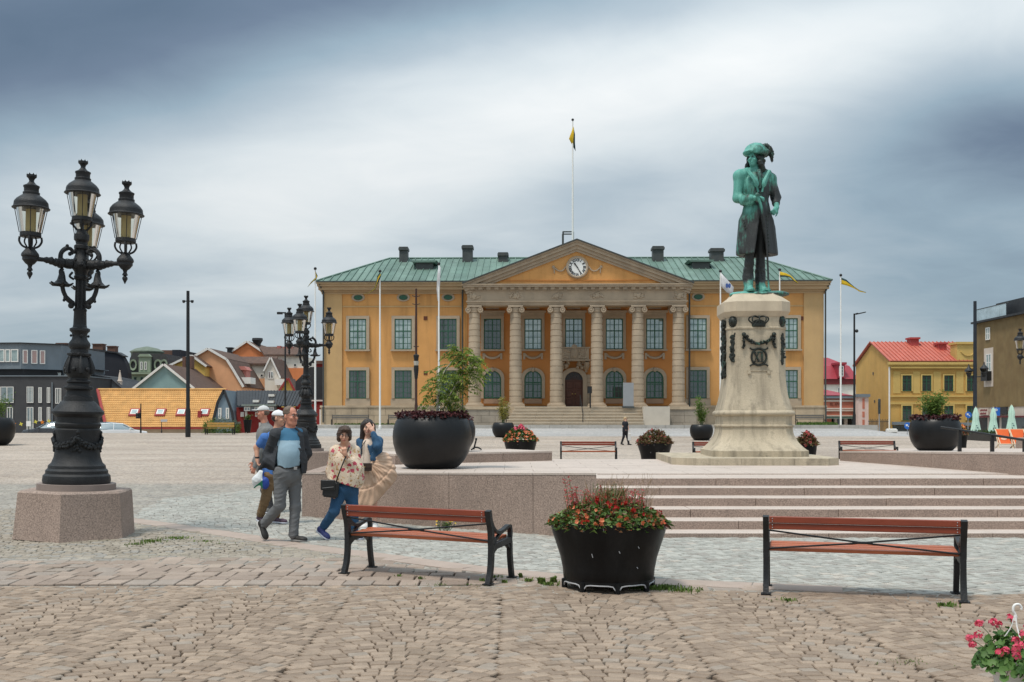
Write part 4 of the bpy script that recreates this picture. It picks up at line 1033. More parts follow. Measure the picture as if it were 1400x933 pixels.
# small dark metal roof and a little white spire in front of it
D = 116; o, X0, b0 = gable_house('low_house', 'low house with a dark seamed metal roof behind the great iron lamp', D, [(104, 535), (128, 514), (150, 518), (168, 534)], 8, W_GREY, R_BLACK, trim=None)
D = 117; k = rel(D); o = thing('spire', 'small pale ornamental stone spire beside the yellow tiled roof', 'spire', (PX(164, D), D, -1), 0)
m = MB(); z = lambda y: PZ(y, D)+1
m.lathe([(.30, 0), (.30, z(530)), (.26, z(529)), (.26, z(522)), (.31, z(521.5)), (.2, z(519)), (.12, z(512)), (.04, z(508)), (.07, z(507.5)), (.0, z(506))], 8); m.build('shaft', W_PALE, o)
m = MB(); m.box(-.08, .08, -.3, -.2, z(528), z(524)); m.build('opening', G_DARK, o, smooth=0)
# --- green ornate house
D = 140; k = rel(D)
o = thing('mansion', 'ornate sage green town mansion with a dark mansard roof, oval dormers and flat dome', 'building', (PX(200, D), D, -2.5), 0, 'houses beyond the west edge of the plaza')
X = lambda x: PX(x, D)-PX(200, D); Z = lambda y: PZ(y, D)+2.5
m = MB(); m.box(X(173), X(238), 0, 14, 0, Z(512)); m.build('wall', W_SAGE, o, smooth=0)
m = MB(); m.box(X(172), X(240), -.4, 14.4, Z(512)+.003, Z(509.5)); m.build('cornice', W_SAGE, o, smooth=0)
m = MB(); m.prism([(X(174), Z(509.5)+.003), (X(176), Z(490)), (X(180), Z(482)), (X(226), Z(484)), (X(228), Z(492)), (X(230), Z(509.5)+.003)], .4, 13.5); m.build('roof', mat('slate_mansard', (.05, .05, .05), .7, .3, 3, .3, 12), o, smooth=0)
m = MB(); m.T = Matrix.Translation((X(187), 4, Z(482))); m.lathe([(2.1, -1), (2.1, .15), (2.25, .2), (2.25, .35), (1.5, .75), (.6, .95), (.1, 1.05)], 16); m.build('dome', mat('dome_sheet', (.13, .16, .12), .6, .2, 2), o)
m = MB(); m.box(X(190), X(206), -.1, 3, Z(509), Z(488)); m.prism([(X(189), Z(488)), (X(207), Z(488)), (X(204), Z(484.5)), (X(192), Z(484.5))], -.3, 3); m.build('gable_bay', W_SAGE, o, smooth=0)
for x in (194, 199.5): window(o, X(x), Z(506), 3*k, 11*k, 1, 2, TRIMW, G_MID, y=-.13, fr=.08)
for x in (181, 215, 223):
 m = MB(); m.T = Matrix.Translation((X(x), .35, Z(499))) @ Matrix.Rotation(PI/2, 4, 'X'); m.lathe([(.34, -.3), (.34, .15), (.5, .2), (.5, -.3)], 12, sy=1.5); m.build('dormer', W_SAGE, o)
for x in (178, 185, 194, 200, 212, 220): window(o, X(x), Z(527), 3*k, 11*k, 1, 2, DKGREEN, G_DARK, y=-.03, fr=.08)
D = 150; o = thing('brick_block', 'dull red brick block with a flat dark top behind the green mansion', 'building', (PX(225, D), D, -2.5), 0, 'houses beyond the west edge of the plaza')
m = MB(); m.box(PX(203, D)-PX(225, D), PX(236, D)-PX(225, D), 0, 10, 0, PZ(479, D)+2.5); m.build('wall', W_BRK, o, smooth=0)
m = MB(); m.box(PX(236, D)-PX(225, D)+.01, PX(247, D)-PX(225, D), -.2, 10, 0, PZ(478.6, D)+2.5); m.build('stair_tower', W_NAVY, o, smooth=0)
# --- gabled houses
gable_house('gable_house', 'teal boarded gable house with white barge boards and a brown tiled roof', 115, [(178, 537), (225, 499.5), (263, 530)], 14, W_TEAL, R_BROWN)
o, X0, b0 = gable_house('gable_house', 'small yellow gable house wedged behind the teal house, with brick chimneys', 126, [(222, 506), (262, 487), (280, 500)], 6, W_YEL, R_BROWN)
D = 124
for a, b, y0, y1 in ((250, 254.5, 488, 504), (256, 263, 487, 504)):
 m = MB(); m.box(PX(a, D)-X0, PX(b, D)-X0, -2.2, -1.2, PZ(y1, D)-b0, PZ(y0, D)-b0); m.build('chimney', W_BRK, o, smooth=0)
o, X0, b0 = gable_house('gambrel_house', 'big peach gambrel house with white edging, pink dormer and a white balcony', 128, [(252, 497), (285, 478), (310, 492.5), (318, 505), (331, 527)], 13, W_PEACH, R_BROWN, th_=.16)
D = 131; m = MB(); m.box(PX(331, D)-X0, PX(348, D)-X0, 1.0, 3.5, PZ(525.5, D)-b0, PZ(517, D)-b0); m.build('balcony', TRIMW, o, smooth=0)
D = 133; m = MB(); m.box(PX(327, D)-X0, PX(341, D)-X0, 3.5, 5.5, PZ(517, D)-b0, PZ(507, D)-b0); m.prism([(PX(325, D)-X0, PZ(507, D)-b0), (PX(343, D)-X0, PZ(507, D)-b0), (PX(339, D)-X0, PZ(502, D)-b0), (PX(329, D)-X0, PZ(502, D)-b0)], 3.2, 5.6); m.build('dormer', mat('pink_dormer', (.48, .18, .15), .7, .1, 3), o, smooth=0)
o, X0, b0 = gable_house('gambrel_house', 'bright orange gambrel house highest on the hill with a round dark chimney pot', 150, [(310, 487), (338, 468), (362, 484), (369, 494)], 12, W_ORANGE, R_BROWN, th_=.16)
D = 150; m = MB(); m.lathe([(.45, 0), (.5, .5), (.8, 1.0), (.75, 1.3)], 12, (PX(345, D)-X0, 3, PZ(473, D)-b0)); m.build('chimney', R_BLACK, o)
m = MB(); m.box(PX(312, D)-X0, PX(318, D)-X0, -.6, .4, PZ(490, D)-b0, PZ(477, D)-b0); m.box(PX(310.5, D)-X0, PX(319.5, D)-X0, -.8, .6, PZ(477, D)-b0+.003, PZ(475.5, D)-b0); m.build('chimney', R_BLACK, o, smooth=0)
D = 138; k = rel(D)
o, X0, b0 = gable_house('row_house', 'white and peach row house with a brown roof and narrow white gable', D, [(362, 507), (370.5, 489.5), (383, 516)], 8, W_WHITE, R_BROWN, th_=.08, over=.1, wins=((366.5, 508, 374, 518, 2, 1, G_MID),))
m = MB(); m.box(PX(320, D)-X0, PX(360, D)-X0, .6, 7, PZ(517.5, D)-b0, PZ(499, D)-b0); m.build('side_wall', W_WHITE, o, smooth=0)
m = MB(); m.box(PX(320, D)-X0, PX(384, D)-X0, .55, 7, 0, PZ(517.6, D)-b0); m.build('side_wall', W_PEACH, o, smooth=0)
m = MB(); a = [(PX(318, D)-X0, .2, PZ(499.5, D)-b0), (PX(371, D)-X0, .2, PZ(499.5, D)-b0), (PX(371, D)-X0, 4, PZ(488, D)-b0), (PX(310, D)-X0, 4, PZ(488, D)-b0)]; m.add(a+[(x, y, z+.25) for x, y, z in a], [(3, 2, 1, 0), (4, 5, 6, 7), (0, 1, 5, 4), (1, 2, 6, 5), (2, 3, 7, 6), (3, 0, 4, 7)]); m.build('roof', R_BROWN, o, smooth=0)
window(o, PX(356.5, D)-X0, PZ(515.5, D)-b0, 4*k, 4*k, 1, 1, TRIMW, G_DARK, y=.56, fr=.05)
m = MB(); m.box(PX(378, D)-X0, PX(394, D)-X0, -1.0, .5, PZ(527, D)-b0, PZ(519, D)-b0); m.build('balcony', TRIMW, o, smooth=0)
D = 146; k = rel(D)
o = thing('row_house', 'white and orange row house with pink chimneys, partly behind the second iron lamp', 'house', (PX(395, D), D, -2.2), 0, 'houses beyond the west edge of the plaza')
X = lambda x: PX(x, D)-PX(395, D); Z = lambda y: PZ(y, D)+2.2
m = MB(); m.box(X(372), X(416), 0, 8, Z(503.5), Z(487)); m.build('wall', W_WHITE, o, smooth=0)
m = MB(); m.box(X(372), X(418), -.1, 8, 0, Z(503.6)); m.build('wall', W_ORANGE, o, smooth=0)
m = MB(); a = [(X(362), -.4, Z(487.5)), (X(418), -.4, Z(487.5)), (X(414), 4, Z(474)), (X(345), 4, Z(474))]; m.add(a+[(x, y, z+.25) for x, y, z in a], [(3, 2, 1, 0), (4, 5, 6, 7), (0, 1, 5, 4), (1, 2, 6, 5), (2, 3, 7, 6), (3, 0, 4, 7)]); m.build('roof', R_BROWN, o, smooth=0)
for a, b, y0 in ((372, 377, 471), (381, 394, 472)): m = MB(); m.box(X(a), X(b), 3, 4.5, Z(482), Z(y0)); m.build('chimney', mat('pink_chimney', (.42, .15, .13), .8, .1, 3), o, smooth=0)
window(o, X(403.5), Z(501.5), 4*k, 4*k, 1, 1, TRIMW, G_DARK, y=-.03, fr=.05)
m = MB(); m.box(X(374), X(388), -1.4, 0, Z(512), Z(504)); m.build('balcony', TRIMW, o, smooth=0)
m = MB(); m.box(X(375), X(386), -.3, .0, Z(503.7), Z(492)); m.build('bay', mat('pink_dormer', (.48, .18, .15)), o, smooth=0)
gable_house('gable_house', 'small pointed yellow orange gable behind the black roof', 122, [(382, 537), (394, 518), (404, 537)], 3, W_YEL, R_BROWN, over=.1, th_=.12, trim=REDTRIM)
D = 160; o = thing('red_house', 'dark red house with a white balcony just visible between the lamp and the flagpole', 'house', (PX(430, D), D, -2.2), 0, 'houses beyond the west edge of the plaza')
m = MB(); m.box(PX(412, D)-PX(430, D), PX(446, D)-PX(430, D), 0, 8, 0, PZ(498, D)+2.2); m.build('wall', W_RED, o, smooth=0)
m = MB(); m.box(PX(410, D)-PX(430, D), PX(446, D)-PX(430, D), -.3, 8.2, PZ(498, D)+2.203, PZ(493.5, D)+2.2); m.build('roof', W_BRK, o, smooth=0)
m = MB(); m.box(PX(418, D)-PX(430, D), PX(428, D)-PX(430, D), -1, 0, PZ(509, D)+2.2, PZ(503, D)+2.2); m.build('balcony', TRIMW, o, smooth=0)
# --- yellow tiled house
D = 101; k = rel(D)
o = thing('tiled_house', 'long low house under a steep yellow clay tile roof with four small skylights', 'house', (PX(220, D), D, -2), 0, 'houses beyond the west edge of the plaza')
X = lambda x, d=D: PX(x, d)-PX(220, D); Z = lambda y, d=D: PZ(y, d)+2
dy = 3.4; Dr = D+dy
rl, rr_, el, er = X(134, Dr), X(309.5, Dr), X(147, D), X(295, D); ez_, rz2 = Z(584, D), Z(533.5, Dr)
m = MB(); m.prism([(el+.1, 0), (er-.1, 0), (er-.1, ez_-.05), (el+.1, ez_-.05)], .25, 2*dy-.3); m.build('wall', W_CREAM, o, smooth=0)
m = MB(); m.add([(el+.1, .25, ez_-.05), (el+.1, 2*dy-.3, ez_-.05), (rl+.15, dy, rz2-.1), (er-.1, .25, ez_-.05), (er-.1, 2*dy-.3, ez_-.05), (rr_-.15, dy, rz2-.1)], [(1, 0, 2), (3, 4, 5), (0, 3, 5, 2), (4, 1, 2, 5)]); m.build('gable', W_CREAM, o, smooth=0)
m = MB(); nr, nc_ = 17, 58; per = 4
vs, fs = [], []
for sgn in (1, -1):
 base = len(m.v); cols_ = nc_*per+1
 for r_ in range(nr):
  for e in (0, 1):
   t = (r_+e)/nr
   for c in range(cols_):
    u = c/(cols_-1); xa = el+(er-el)*u; xb = rl+(rr_-rl)*u
    y_ = (-.25+(dy+.25)*t); z_ = ez_+(rz2-ez_)*t
    w = .032*math.sin(2*PI*c/per+.6)+(.04 if e == 0 else .0)
    m.v.append((xa+(xb-xa)*t, dy-(dy-y_+w*.8)*sgn if sgn < 0 else y_-w*.8, z_+w*.6))
 R2 = nr*2
 for r_ in range(R2-1):
  for c in range(cols_-1):
   i = base+r_*cols_+c; f = (i, i+1, i+cols_+1, i+cols_)
   m.f.append(f if sgn > 0 else f[::-1]); m.mi.append(0)
kind(m.build('roof_tiles', R_YTILE, o, smooth=0), 'stuff')
for pts, w in (([(el-.05, -.3, ez_+.02), (rl-.05, dy, rz2+.05)], .16), ([(er+.05, -.3, ez_+.02), (rr_+.05, dy, rz2+.05)], .08)):
 m = MB(); m.tube(pts, w, 4); m.build('barge_board', REDTRIM, o, smooth=0)
m = MB(); m.box(el, er, -.42, -.25, ez_-.2, ez_-.02); m.build('eaves_board', REDTRIM, o, smooth=0)
m = MB(); m.tube([(rl, dy, rz2+.05), (rr_, dy, rz2+.05)], .12, 6); m.build('ridge_tiles', R_YTILE, o)
sl_ = math.atan2(rz2-ez_, dy+.25)
for px in (185, 220.5, 249, 280.5):
 t = (Z(564)-ez_)/(rz2-ez_)*.96; xx = X(px, D+dy*t); y_, z_ = -.25+(dy+.25)*t, ez_+(rz2-ez_)*t
 f = MB(); w2, h2 = .36, .36
 f.T = Matrix.Translation((xx, y_, z_)) @ Matrix.Rotation(sl_-PI/2, 4, 'X')
 f.box(-w2-.12, w2+.12, -.16, .02, -h2-.12, h2+.12); s = f.build('skylight', REDTRIM, o, smooth=0)
 p = MB(); p.T = f.T; p.box(-w2+.02, w2-.02, -.20, -.155, -h2+.05, h2-.05); p.build('frame', TRIMW, s, smooth=0)
 p = MB(); p.T = f.T; p.box(-w2+.12, w2-.12, -.215, -.198, -h2+.14, h2-.14); p.build('pane', G_PALE, s, smooth=0)
m = MB(); t = .34; m.box(X(267.5), X(272.5), .6, 1.3, ez_+.8, Z(562)); m.build('chimney', REDTRIM, o, smooth=0)
for x0, x1, y0, y1 in ((152, 158, 586, 600), (170, 176, 586, 600)): window(o, X((x0+x1)/2), Z(y1), (x1-x0)*k, (y1-y0)*k, 1, 1, TRIMW, G_DARK, y=.21, fr=.06)
# --- black roofed red house with slate blue gable
D = 98; k = rel(D)
o = thing('red_house', 'long falu red house under a black roof, with a slate blue gable end', 'house', (PX(350, D), D, -2), 0, 'houses beyond the west edge of the plaza')
X = lambda x, d=D: PX(x, d)-PX(350, D); Z = lambda y, d=D: PZ(y, d)+2
m = MB(); m.prism([(X(293), 0), (X(324), 0), (X(323), Z(590)), (X(319), Z(562)), (X(308.5), Z(533.6)), (X(300), Z(550)), (X(294.5), Z(572)), (X(293), Z(592))][::-1], -.5, 6); m.build('gable', W_BLUE, o, smooth=0)
m = MB()
for a, b in (((308.5, 533.6), (319, 562)), ((319, 562), (323.4, 592)), ((308.5, 533.6), (300, 550)), ((300, 550), (294.5, 572)), ((294.5, 572), (293, 592))):
 p, q = Vector((X(a[0]), Z(a[1]))), Vector((X(b[0]), Z(b[1]))); d = (q-p).normalized(); nn = Vector((-d.y, d.x))*.09; m.prism([tuple(p-nn), tuple(q-nn), tuple(q+nn), tuple(p+nn)], -.7, -.45)
m.build('barge_board', R_BLACK, o, smooth=0)
for x0, x1 in ((300.5, 305), (311, 315.5)): window(o, X((x0+x1)/2), Z(573), (x1-x0)*k, 15*k, 1, 2, TRIMW, G_PALE, y=-.53, fr=.09)
m = MB(); m.box(X(321), X(436), .6, 7, 0, Z(557)); m.build('wall', W_RED, o, smooth=0)
n = 22
for i in range(n):
 xa, xb = X(308.5+(406-308.5)*i/n), X(308.5+(406-308.5)*(i+1)/n); off = (X(326)-X(310))*(1-i/n)
 m = MB(); t = .06; a = [(xa+off, .1, Z(556)), (xb+off*.95, .1, Z(556)), (xb, 4, Z(533.6)), (xa, 4, Z(533.6))]
 m.add(a+[(x, y, z+t) for x, y, z in a], [(3, 2, 1, 0), (4, 5, 6, 7), (0, 1, 5, 4), (1, 2, 6, 5), (2, 3, 7, 6), (3, 0, 4, 7)])
 m.add([(xa+off-.03, .1, Z(556)+.12), (xa+off+.03, .1, Z(556)+.12), (xa+.03, 4, Z(533.6)+.12), (xa-.03, 4, Z(533.6)+.12), (xa+off-.03, .1, Z(556)), (xa+off+.03, .1, Z(556)), (xa+.03, 4, Z(533.6)), (xa-.03, 4, Z(533.6))], [(0, 1, 2, 3), (4, 5, 1, 0), (5, 6, 2, 1), (7, 4, 0, 3)])
 m.build('roof_sheet', R_BLACK, o, smooth=0)
m = MB(); m.box(X(334), X(377), -.2, 2.4, Z(562.5), Z(555.5)); m.build('dormer', W_GREY, o, smooth=0)
m = MB(); m.box(X(332), X(379), -.5, 2.6, Z(555.4), Z(553.2)); m.build('dormer_roof', mat('dormer_sheet', (.20, .24, .22), .5, .1, 3), o, smooth=0)
for x0, x1 in ((335, 343), (349, 357), (358, 366), (368, 375)): window(o, X((x0+x1)/2), Z(562), (x1-x0)*k, 5.6*k, 2, 1, TRIMW, G_MID, y=-.24, fr=.06)
for px, py in ((347, 549.5), (368, 550.5), (363.5, 541)):
 t = (Z(py)-Z(556))/(Z(533.6)-Z(556)); m = MB(); m.box(X(px)-.28, X(px)+.28, .1+3.9*t-.5, .1+3.9*t+.1, Z(py)-.05, Z(py)+.18); m.build('skylight', TRIMW, o, smooth=0)
for x0, x1, y0, y1 in ((327, 331.5, 563.5, 570), (347, 358, 563.5, 570), (352, 357, 578, 588), (376, 384, 566, 572)): window(o, X((x0+x1)/2), Z(y1), (x1-x0)*k, (y1-y0)*k, 2, 1, TRIMW, G_DARK, y=.56, fr=.11)
for x in (334.5, 406, 437): m = MB(); m.box(X(x)-.1, X(x)+.1, .5, .62, 0, Z(560)); m.build('corner_board', TRIMW, o, smooth=0)
D = 104; o = thing('barn', 'tall black boarded block with a sloping top beside the town hall, red below', 'building', (PX(424, D), D, -2), 0, 'houses beyond the west edge of the plaza')
X = lambda x: PX(x, D)-PX(424, D); Z = lambda y: PZ(y, D)+2
m = MB(); m.prism([(X(404), 0), (X(447), 0), (X(447), Z(502)), (X(424), Z(502)), (X(404), Z(522))], 0, 7); m.build('wall', R_BLACK, o, smooth=0)
m = MB(); m.box(X(404.5), X(447), -.15, -.003, 0, Z(549)); m.build('boarding', W_RED, o, smooth=0)
m = MB(); m.box(X(404), X(447), -.25, .0, Z(549)+.003, Z(547)); m.build('eaves_board', TRIMW, o, smooth=0)

# ------------------------------------------------------------------ houses to the east
EG = 'houses along the east street'
D = 150; k = rel(D)
o = thing('red_roof_house', 'white house under a crimson mansard roof, seen past the town hall corner', 'house', (PX(1140, D), D, -.5), 0, EG)
X = lambda x: PX(x, D)-PX(1140, D); Z = lambda y: PZ(y, D)+.5
m = MB(); m.box(X(1100), X(1170), 0, 10, 0, Z(526)); m.build('wall', W_WHITE, o, smooth=0)
m = MB(); m.box(X(1098), X(1171), -.3, 10.2, Z(526)+.003, Z(518.5)); m.build('eaves', mat('dark_red_boards', (.16, .025, .025), .7, .15, 3), o, smooth=0)
m = MB(); P = [(X(1096), -.5, Z(518.5)), (X(1172), -.5, Z(518.5)), (X(1166), 1.5, Z(500)), (X(1100), 1.5, Z(500)), (X(1146), 5, Z(486.5)), (X(1110), 5, Z(486.5)), (X(1172), 10.5, Z(518.5)), (X(1166), 8.5, Z(500)), (X(1096), 10.5, Z(518.5)), (X(1100), 8.5, Z(500))]
m.add(P, [(0, 1, 2, 3), (3, 2, 4, 5), (1, 6, 7, 2), (2, 7, 4), (6, 8, 9, 7), (7, 9, 5, 4), (8, 0, 3, 9), (9, 3, 5), (0, 8, 6, 1)]); m.build('roof', R_CRIM, o, smooth=0)
m = MB(); m.box(X(1143.5), X(1153), -.7, 2, Z(517), Z(499)); m.box(X(1142), X(1155), -.9, 2, Z(499)+.003, Z(496)); m.build('dormer', R_CRIM, o, smooth=0)
window(o, X(1148), Z(515), 6*k, 14*k, 2, 3, TRIMW, G_DARK, y=-.74, fr=.08)
window(o, X(1148), Z(540), 6*k, 10*k, 2, 2, TRIMW, G_DARK, y=-.04, fr=.08)
D = 118; k = rel(D)
o = thing('shop', 'salmon shopfront with pale bands and a dark arcade, next to the yellow gable', 'shop', (PX(1150, D), D, -.1), 0, EG)
X = lambda x: PX(x, D)-PX(1150, D); Z = lambda y: PZ(y, D)+.1
m = MB(); m.box(X(1100), X(1169.5), 0, 8, Z(572), Z(545)); m.build('wall', W_PINK, o, smooth=0)
for a, b in ((545, 541), (549.5, 547), (560, 558), (562.5, 561), (569.5, 568)): m = MB(); m.box(X(1100), X(1169.6), -.12 if b > 546 else -.3, .02 if b > 546 else 8, Z(a)+.002, Z(b)); m.build('band', W_PALE if b > 546 else W_GREY, o, smooth=0)
m = MB(); P = [(X(1098), -.3, Z(541)+.003), (X(1165), -.3, Z(541)+.003), (X(1140), 4, Z(531)), (X(1098), 4, Z(531))]; m.add(P+[(x, y, z-.1) for x, y, z in P], [(0, 1, 2, 3), (7, 6, 5, 4), (0, 4, 5, 1), (1, 5, 6, 2), (2, 6, 7, 3)]); m.build('roof', R_CRIM, o, smooth=0)
m = MB(); m.box(X(1100), X(1176), -.9, .3, Z(572.5), Z(570)); m.build('canopy', mat('canopy_green', (.06, .10, .075), .6, .1, 3), o, smooth=0)
m = MB(); m.box(X(1100), X(1176), 1.2, 1.4, 0, Z(572.6)); m.build('shop_window', G_DARK, o, smooth=0)
for x, mt in ((1133, W_PINK), (1144, W_PALE), (1147.5, W_GREY), (1157.5, W_PALE), (1168.5, W_GREY)):
 m = MB(); m.box(X(x)-.17-(.2 if mt is W_PINK else 0), X(x)+.17+(.2 if mt is W_PINK else 0), .2, .6, 0, Z(572.6)); m.build('pier', mt, o, smooth=0)
me = text_mesh('SL AV', 5.2*k, .03, mat('faded_lettering', (.20, .06, .04), .8, .1, 3)); inst('lettering', me, o, (X(1141), -.06, Z(553.3)), rot=(PI/2, 0, 0))
D = 116; k = rel(D)
o = thing('gate_pier', 'pale pink striped stone pier at the corner of the shopfront', 'pier', (PX(1180.5, D), D, -.1), 0)
Z = lambda y: PZ(y, D)+.1
m = MB(); m.box(-7*k, 7*k, 0, 1.2, 0, Z(543)); m.build('shaft', mat('pale_pink_stone', (.66, .50, .44), .8, .08, 2), o, smooth=0)
m = MB(); m.box(-8.5*k, 8.5*k, -.2, 1.4, Z(543)+.003, Z(539)); m.build('cap', W_GREY, o, smooth=0)
for a, b in ((545, 559), (563, 571), (574, 584), (587, 597)): m = MB(); m.box(-1.5*k, 1.5*k, -.04, .02, Z(b), Z(a)); m.build('inlay', W_PINK, o, smooth=0)
# yellow house
D = 115; k = rel(D)
o = thing('yellow_house', 'two storey yellow house with a salmon red sheet roof and green windows', 'house', (PX(1217, D), D, -.2), 0, EG)
X = lambda x, d=D: PX(x, d)-PX(1217, D); Z = lambda y, d=D: PZ(y, d)+.2
YEL2 = wallm('yellow_house_render', (.56, .34, .10))
YEL3 = wallm('yellow_house_trim', (.58, .40, .13))
L = 11.5; xe = X(1338); ze = Z(494); za = PZ(470, 120.7)+.2
m = MB(); vs = [(0, 0, 0), (0, L, 0), (0, L, ze), (0, L/2, za), (0, 0, ze)]; vs2 = [(xe, y, z) for _, y, z in vs]
m.add(vs+vs2, [(0, 4, 3, 2, 1), (5, 6, 7, 8, 9), (0, 5, 9, 4), (1, 2, 7, 6)]); m.build('wall', YEL2, o, smooth=0)
nn = 22
for i in range(nn):
 a, b = -.25+(xe+.25)*i/nn, -.25+(xe+.25)*(i+1)/nn
 for sg in (0, 1):
  m = MB(); ya, yb = (-.35, L/2) if sg == 0 else (L+.35, L/2); zl = ze-.05
  P = [(a, ya, zl+.02), (b, ya, zl+.02), (b, yb, za+.1), (a, yb, za+.1)]
  f = [(4, 5, 6, 7), (3, 2, 1, 0), (0, 1, 5, 4), (1, 2, 6, 5), (3, 0, 4, 7)]
  if sg: f = [q[::-1] for q in f]
  m.add(P+[(x, y, z+.08) for x, y, z in P], f)
  m.add([(a-.03, ya, zl+.1), (a+.03, ya, zl+.1), (a+.03, yb, za+.18), (a-.03, yb, za+.18), (a-.03, ya, zl+.2), (a+.03, ya, zl+.2), (a+.03, yb, za+.28), (a-.03, yb, za+.28)], f)
  m.build('roof_sheet', R_SALM, o, smooth=0)
for (a, b, pr, za_, zb_) in ((1214, 1334, .45, 499, 495.5), (1215, 1334, .25, 502, 499.2), (1217, 1334, .06, 506.5, 505.5), (1217, 1334, .16, 543, 541), (1217, 1334, .08, 551, 549.5), (1217, 1334, .14, 553, 551.2)):
 m = MB(); m.box(X(a)-.05, X(b), -pr, .02, Z(za_), Z(zb_)); m.build('cornice', YEL3, o, smooth=0)
nb = 40
m = MB()
for i in range(nb): x_ = X(1217)+(X(1333)-X(1217))*(i+.5)/nb; m.box(x_-.12, x_+.12, -.36, -.06, Z(504), Z(502.2))
m.build('corbel_course', YEL3, o, smooth=0)
m = MB(); m.box(X(1307), X(1340), -.3, 1.5, Z(494.5), Z(471)); m.box(X(1305.5), X(1341), -.5, 1.7, Z(471)+.003, Z(468)); m.build('attic_block', YEL3, o, smooth=0)
m = MB(); m.tube(spline([(X(1312), -.33, Z(481)), (X(1318), -.36, Z(486)), (X(1326), -.36, Z(486)), (X(1331), -.33, Z(481))], 4), .07, 5); m.build('garland', YEL3, o)
for x in (1239.5, 1266.5, 1296.5, 1327.5):
 window(o, X(x), Z(535), 12.5*k, 21.5*k, 2, 2, GREENF, G_DARK, y=-.04, surr=YEL3, sw=.14, fr=.075, bar=.05, trans=.7)
 window(o, X(x), Z(575), 12.5*k, 20*k, 2, 2, GREENF, G_DARK, y=-.04, surr=YEL3, sw=.14, fr=.075, bar=.05, trans=.7)
for x in (1226, 1253, 1281, 1312): m = MB(); m.box(X(x)-.4, X(x)+.4, -.05, .02, Z(538), Z(508)); m.build('wall_panel', YEL3, o, smooth=0)
m = MB(); m.tube([(-.12, -.1, 0), (-.12, -.1, Z(500))], .09, 6); m.build('downpipe', TRIMW, o)
m = MB(); m.box(X(1219), X(1267), -1.0, -.02, Z(581), Z(577)); m.build('awning', W_GREY, o, smooth=0)
m = MB(); m.box(X(1220), X(1266), -.08, -.01, 0, Z(582)); m.build('shop_window', G_DARK, o, smooth=0)
m = MB(); m.box(X(1306), X(1332), -.08, -.01, 0, Z(584)); m.build('shop_window', G_DARK, o, smooth=0)
m = MB(); m.box(X(1304), X(1334), -1.0, -.02, Z(582), Z(578)); m.build('awning', W_GREY, o, smooth=0)
for a, b, y0, y1, dd in ((1241, 1255, 462, 475, 120), (1279.5, 1292.5, 469, 484, 118.5)):
 m = MB(); w2 = (b-a)*dd/F/2; xc = PX((a+b)/2, dd)-PX(1217, D); m.box(xc-w2*.8, xc+w2*.8, dd-D-.6, dd-D+.6, PZ(y1, dd)-.6, PZ(y0+2.5, dd)+.2); m.box(xc-w2, xc+w2, dd-D-.75, dd-D+.75, PZ(y0+2.5, dd)+.203, PZ(y0, dd)+.2); m.build('chimney', R_RED, o, smooth=0)
for x, y in ((1194, 511), (1196, 549)):
 d_ = F*PX(1217, D)/(x-700); m = MB(); m.box(-.05, .02, d_-D-.12, d_-D+.12, PZ(y, d_)+.05, PZ(y, d_)+.35); m.build('vent_grate', TIN, o, smooth=0)
# brown brick corner house with shops below
XB = 43.75; Z0 = -.3
o = thing('corner_house', 'tall brown brick corner house with a glass roof terrace rail and shops at street level', 'building', (XB, 94, Z0), 0, EG)
BRK = mat('brown_brick', (.235, .165, .075), .9, .12, 1.0, .35, 26, fine=.2, col2=(.19, .125, .055), stain=.25, stain_col=(.13, .09, .045))
zt = 10.6-Z0; zs = PZ(557, 97)-Z0
m = MB(); m.box(0, 14, -14, 6, zs, zt); m.build('wall', BRK, o, smooth=0)
m = MB(); m.box(.05, 14, -14, 6-.02, 0, zs-.003); m.build('shop_wall', W_PALE, o, smooth=0)
m = MB(); m.box(-.35, 14.3, -14.3, 6.35, zt+.003, zt+.18); m.build('roof_edge', R_BLACK, o, smooth=0)
m = MB(); m.box(.6, 13, -14, 3.2, zt+.18, zt+1.6); m.build('roof_storey', R_BLACK, o, smooth=0)
GR = glass_mat('rail_glass', (.22, .27, .30), .45, .04)
for i in range(5):
 m = MB(); y0 = 5.9-i*1.25; m.box(-.12, -.09, y0-1.22, y0, zt+.2, zt+1.25); m.build('rail_pane', GR, o, smooth=0)
m = MB(); m.box(-.16, -.06, -1.0, 6.1, zt+1.26, zt+1.32); m.build('hand_rail', TIN, o, smooth=0)
def wy(px): return F*XB/(px-700)-94
for (a, b, y0, y1) in ((1348.5, 1354, 448, 465), (1349, 1356, 484, 508)):
 ya, yb = wy(b), wy(a); d_ = 94+(ya+yb)/2
 window(o, -.04, PZ(y1, d_)-Z0, yb-ya, (y1-y0)*d_/F, 2, 2, TRIMW, G_PALE, y=(ya+yb)/2, rz=-PI/2, fr=.09, bar=.06)
ya, yb = wy(1358), wy(1345.5); d_ = 94+(ya+yb)/2
m = MB(); m.box(-.02, .02, ya, yb, PZ(529, d_)-Z0, PZ(476, d_)-Z0); m.build('window_panel', W_PALE, o, smooth=0)
m = MB(); m.box(-.45, -.03, ya+.3, yb-.3, PZ(521, d_)-Z0, PZ(508, d_)-Z0); m.build('balcony', IRON, o, smooth=0)
m = MB(); m.box(-.25, .04, -14, 5.9, PZ(571, 97)-Z0, PZ(569, 97)-Z0); m.build('awning', mat('maroon_awning', (.14, .025, .03), .7, .1, 3), o, smooth=0)
for i in range(8):
 m = MB(); m.box(-.0, .04, 5.6-i*2.4-1.9, 5.6-i*2.4, .3, PZ(571.5, 97)-Z0); m.build('shop_window', G_DARK, o, smooth=0)
SGD = mat('sign_black', (.02, .02, .022), .5, .1, 3); SGR = mat('sign_maroon', (.20, .03, .035), .5, .1, 3)
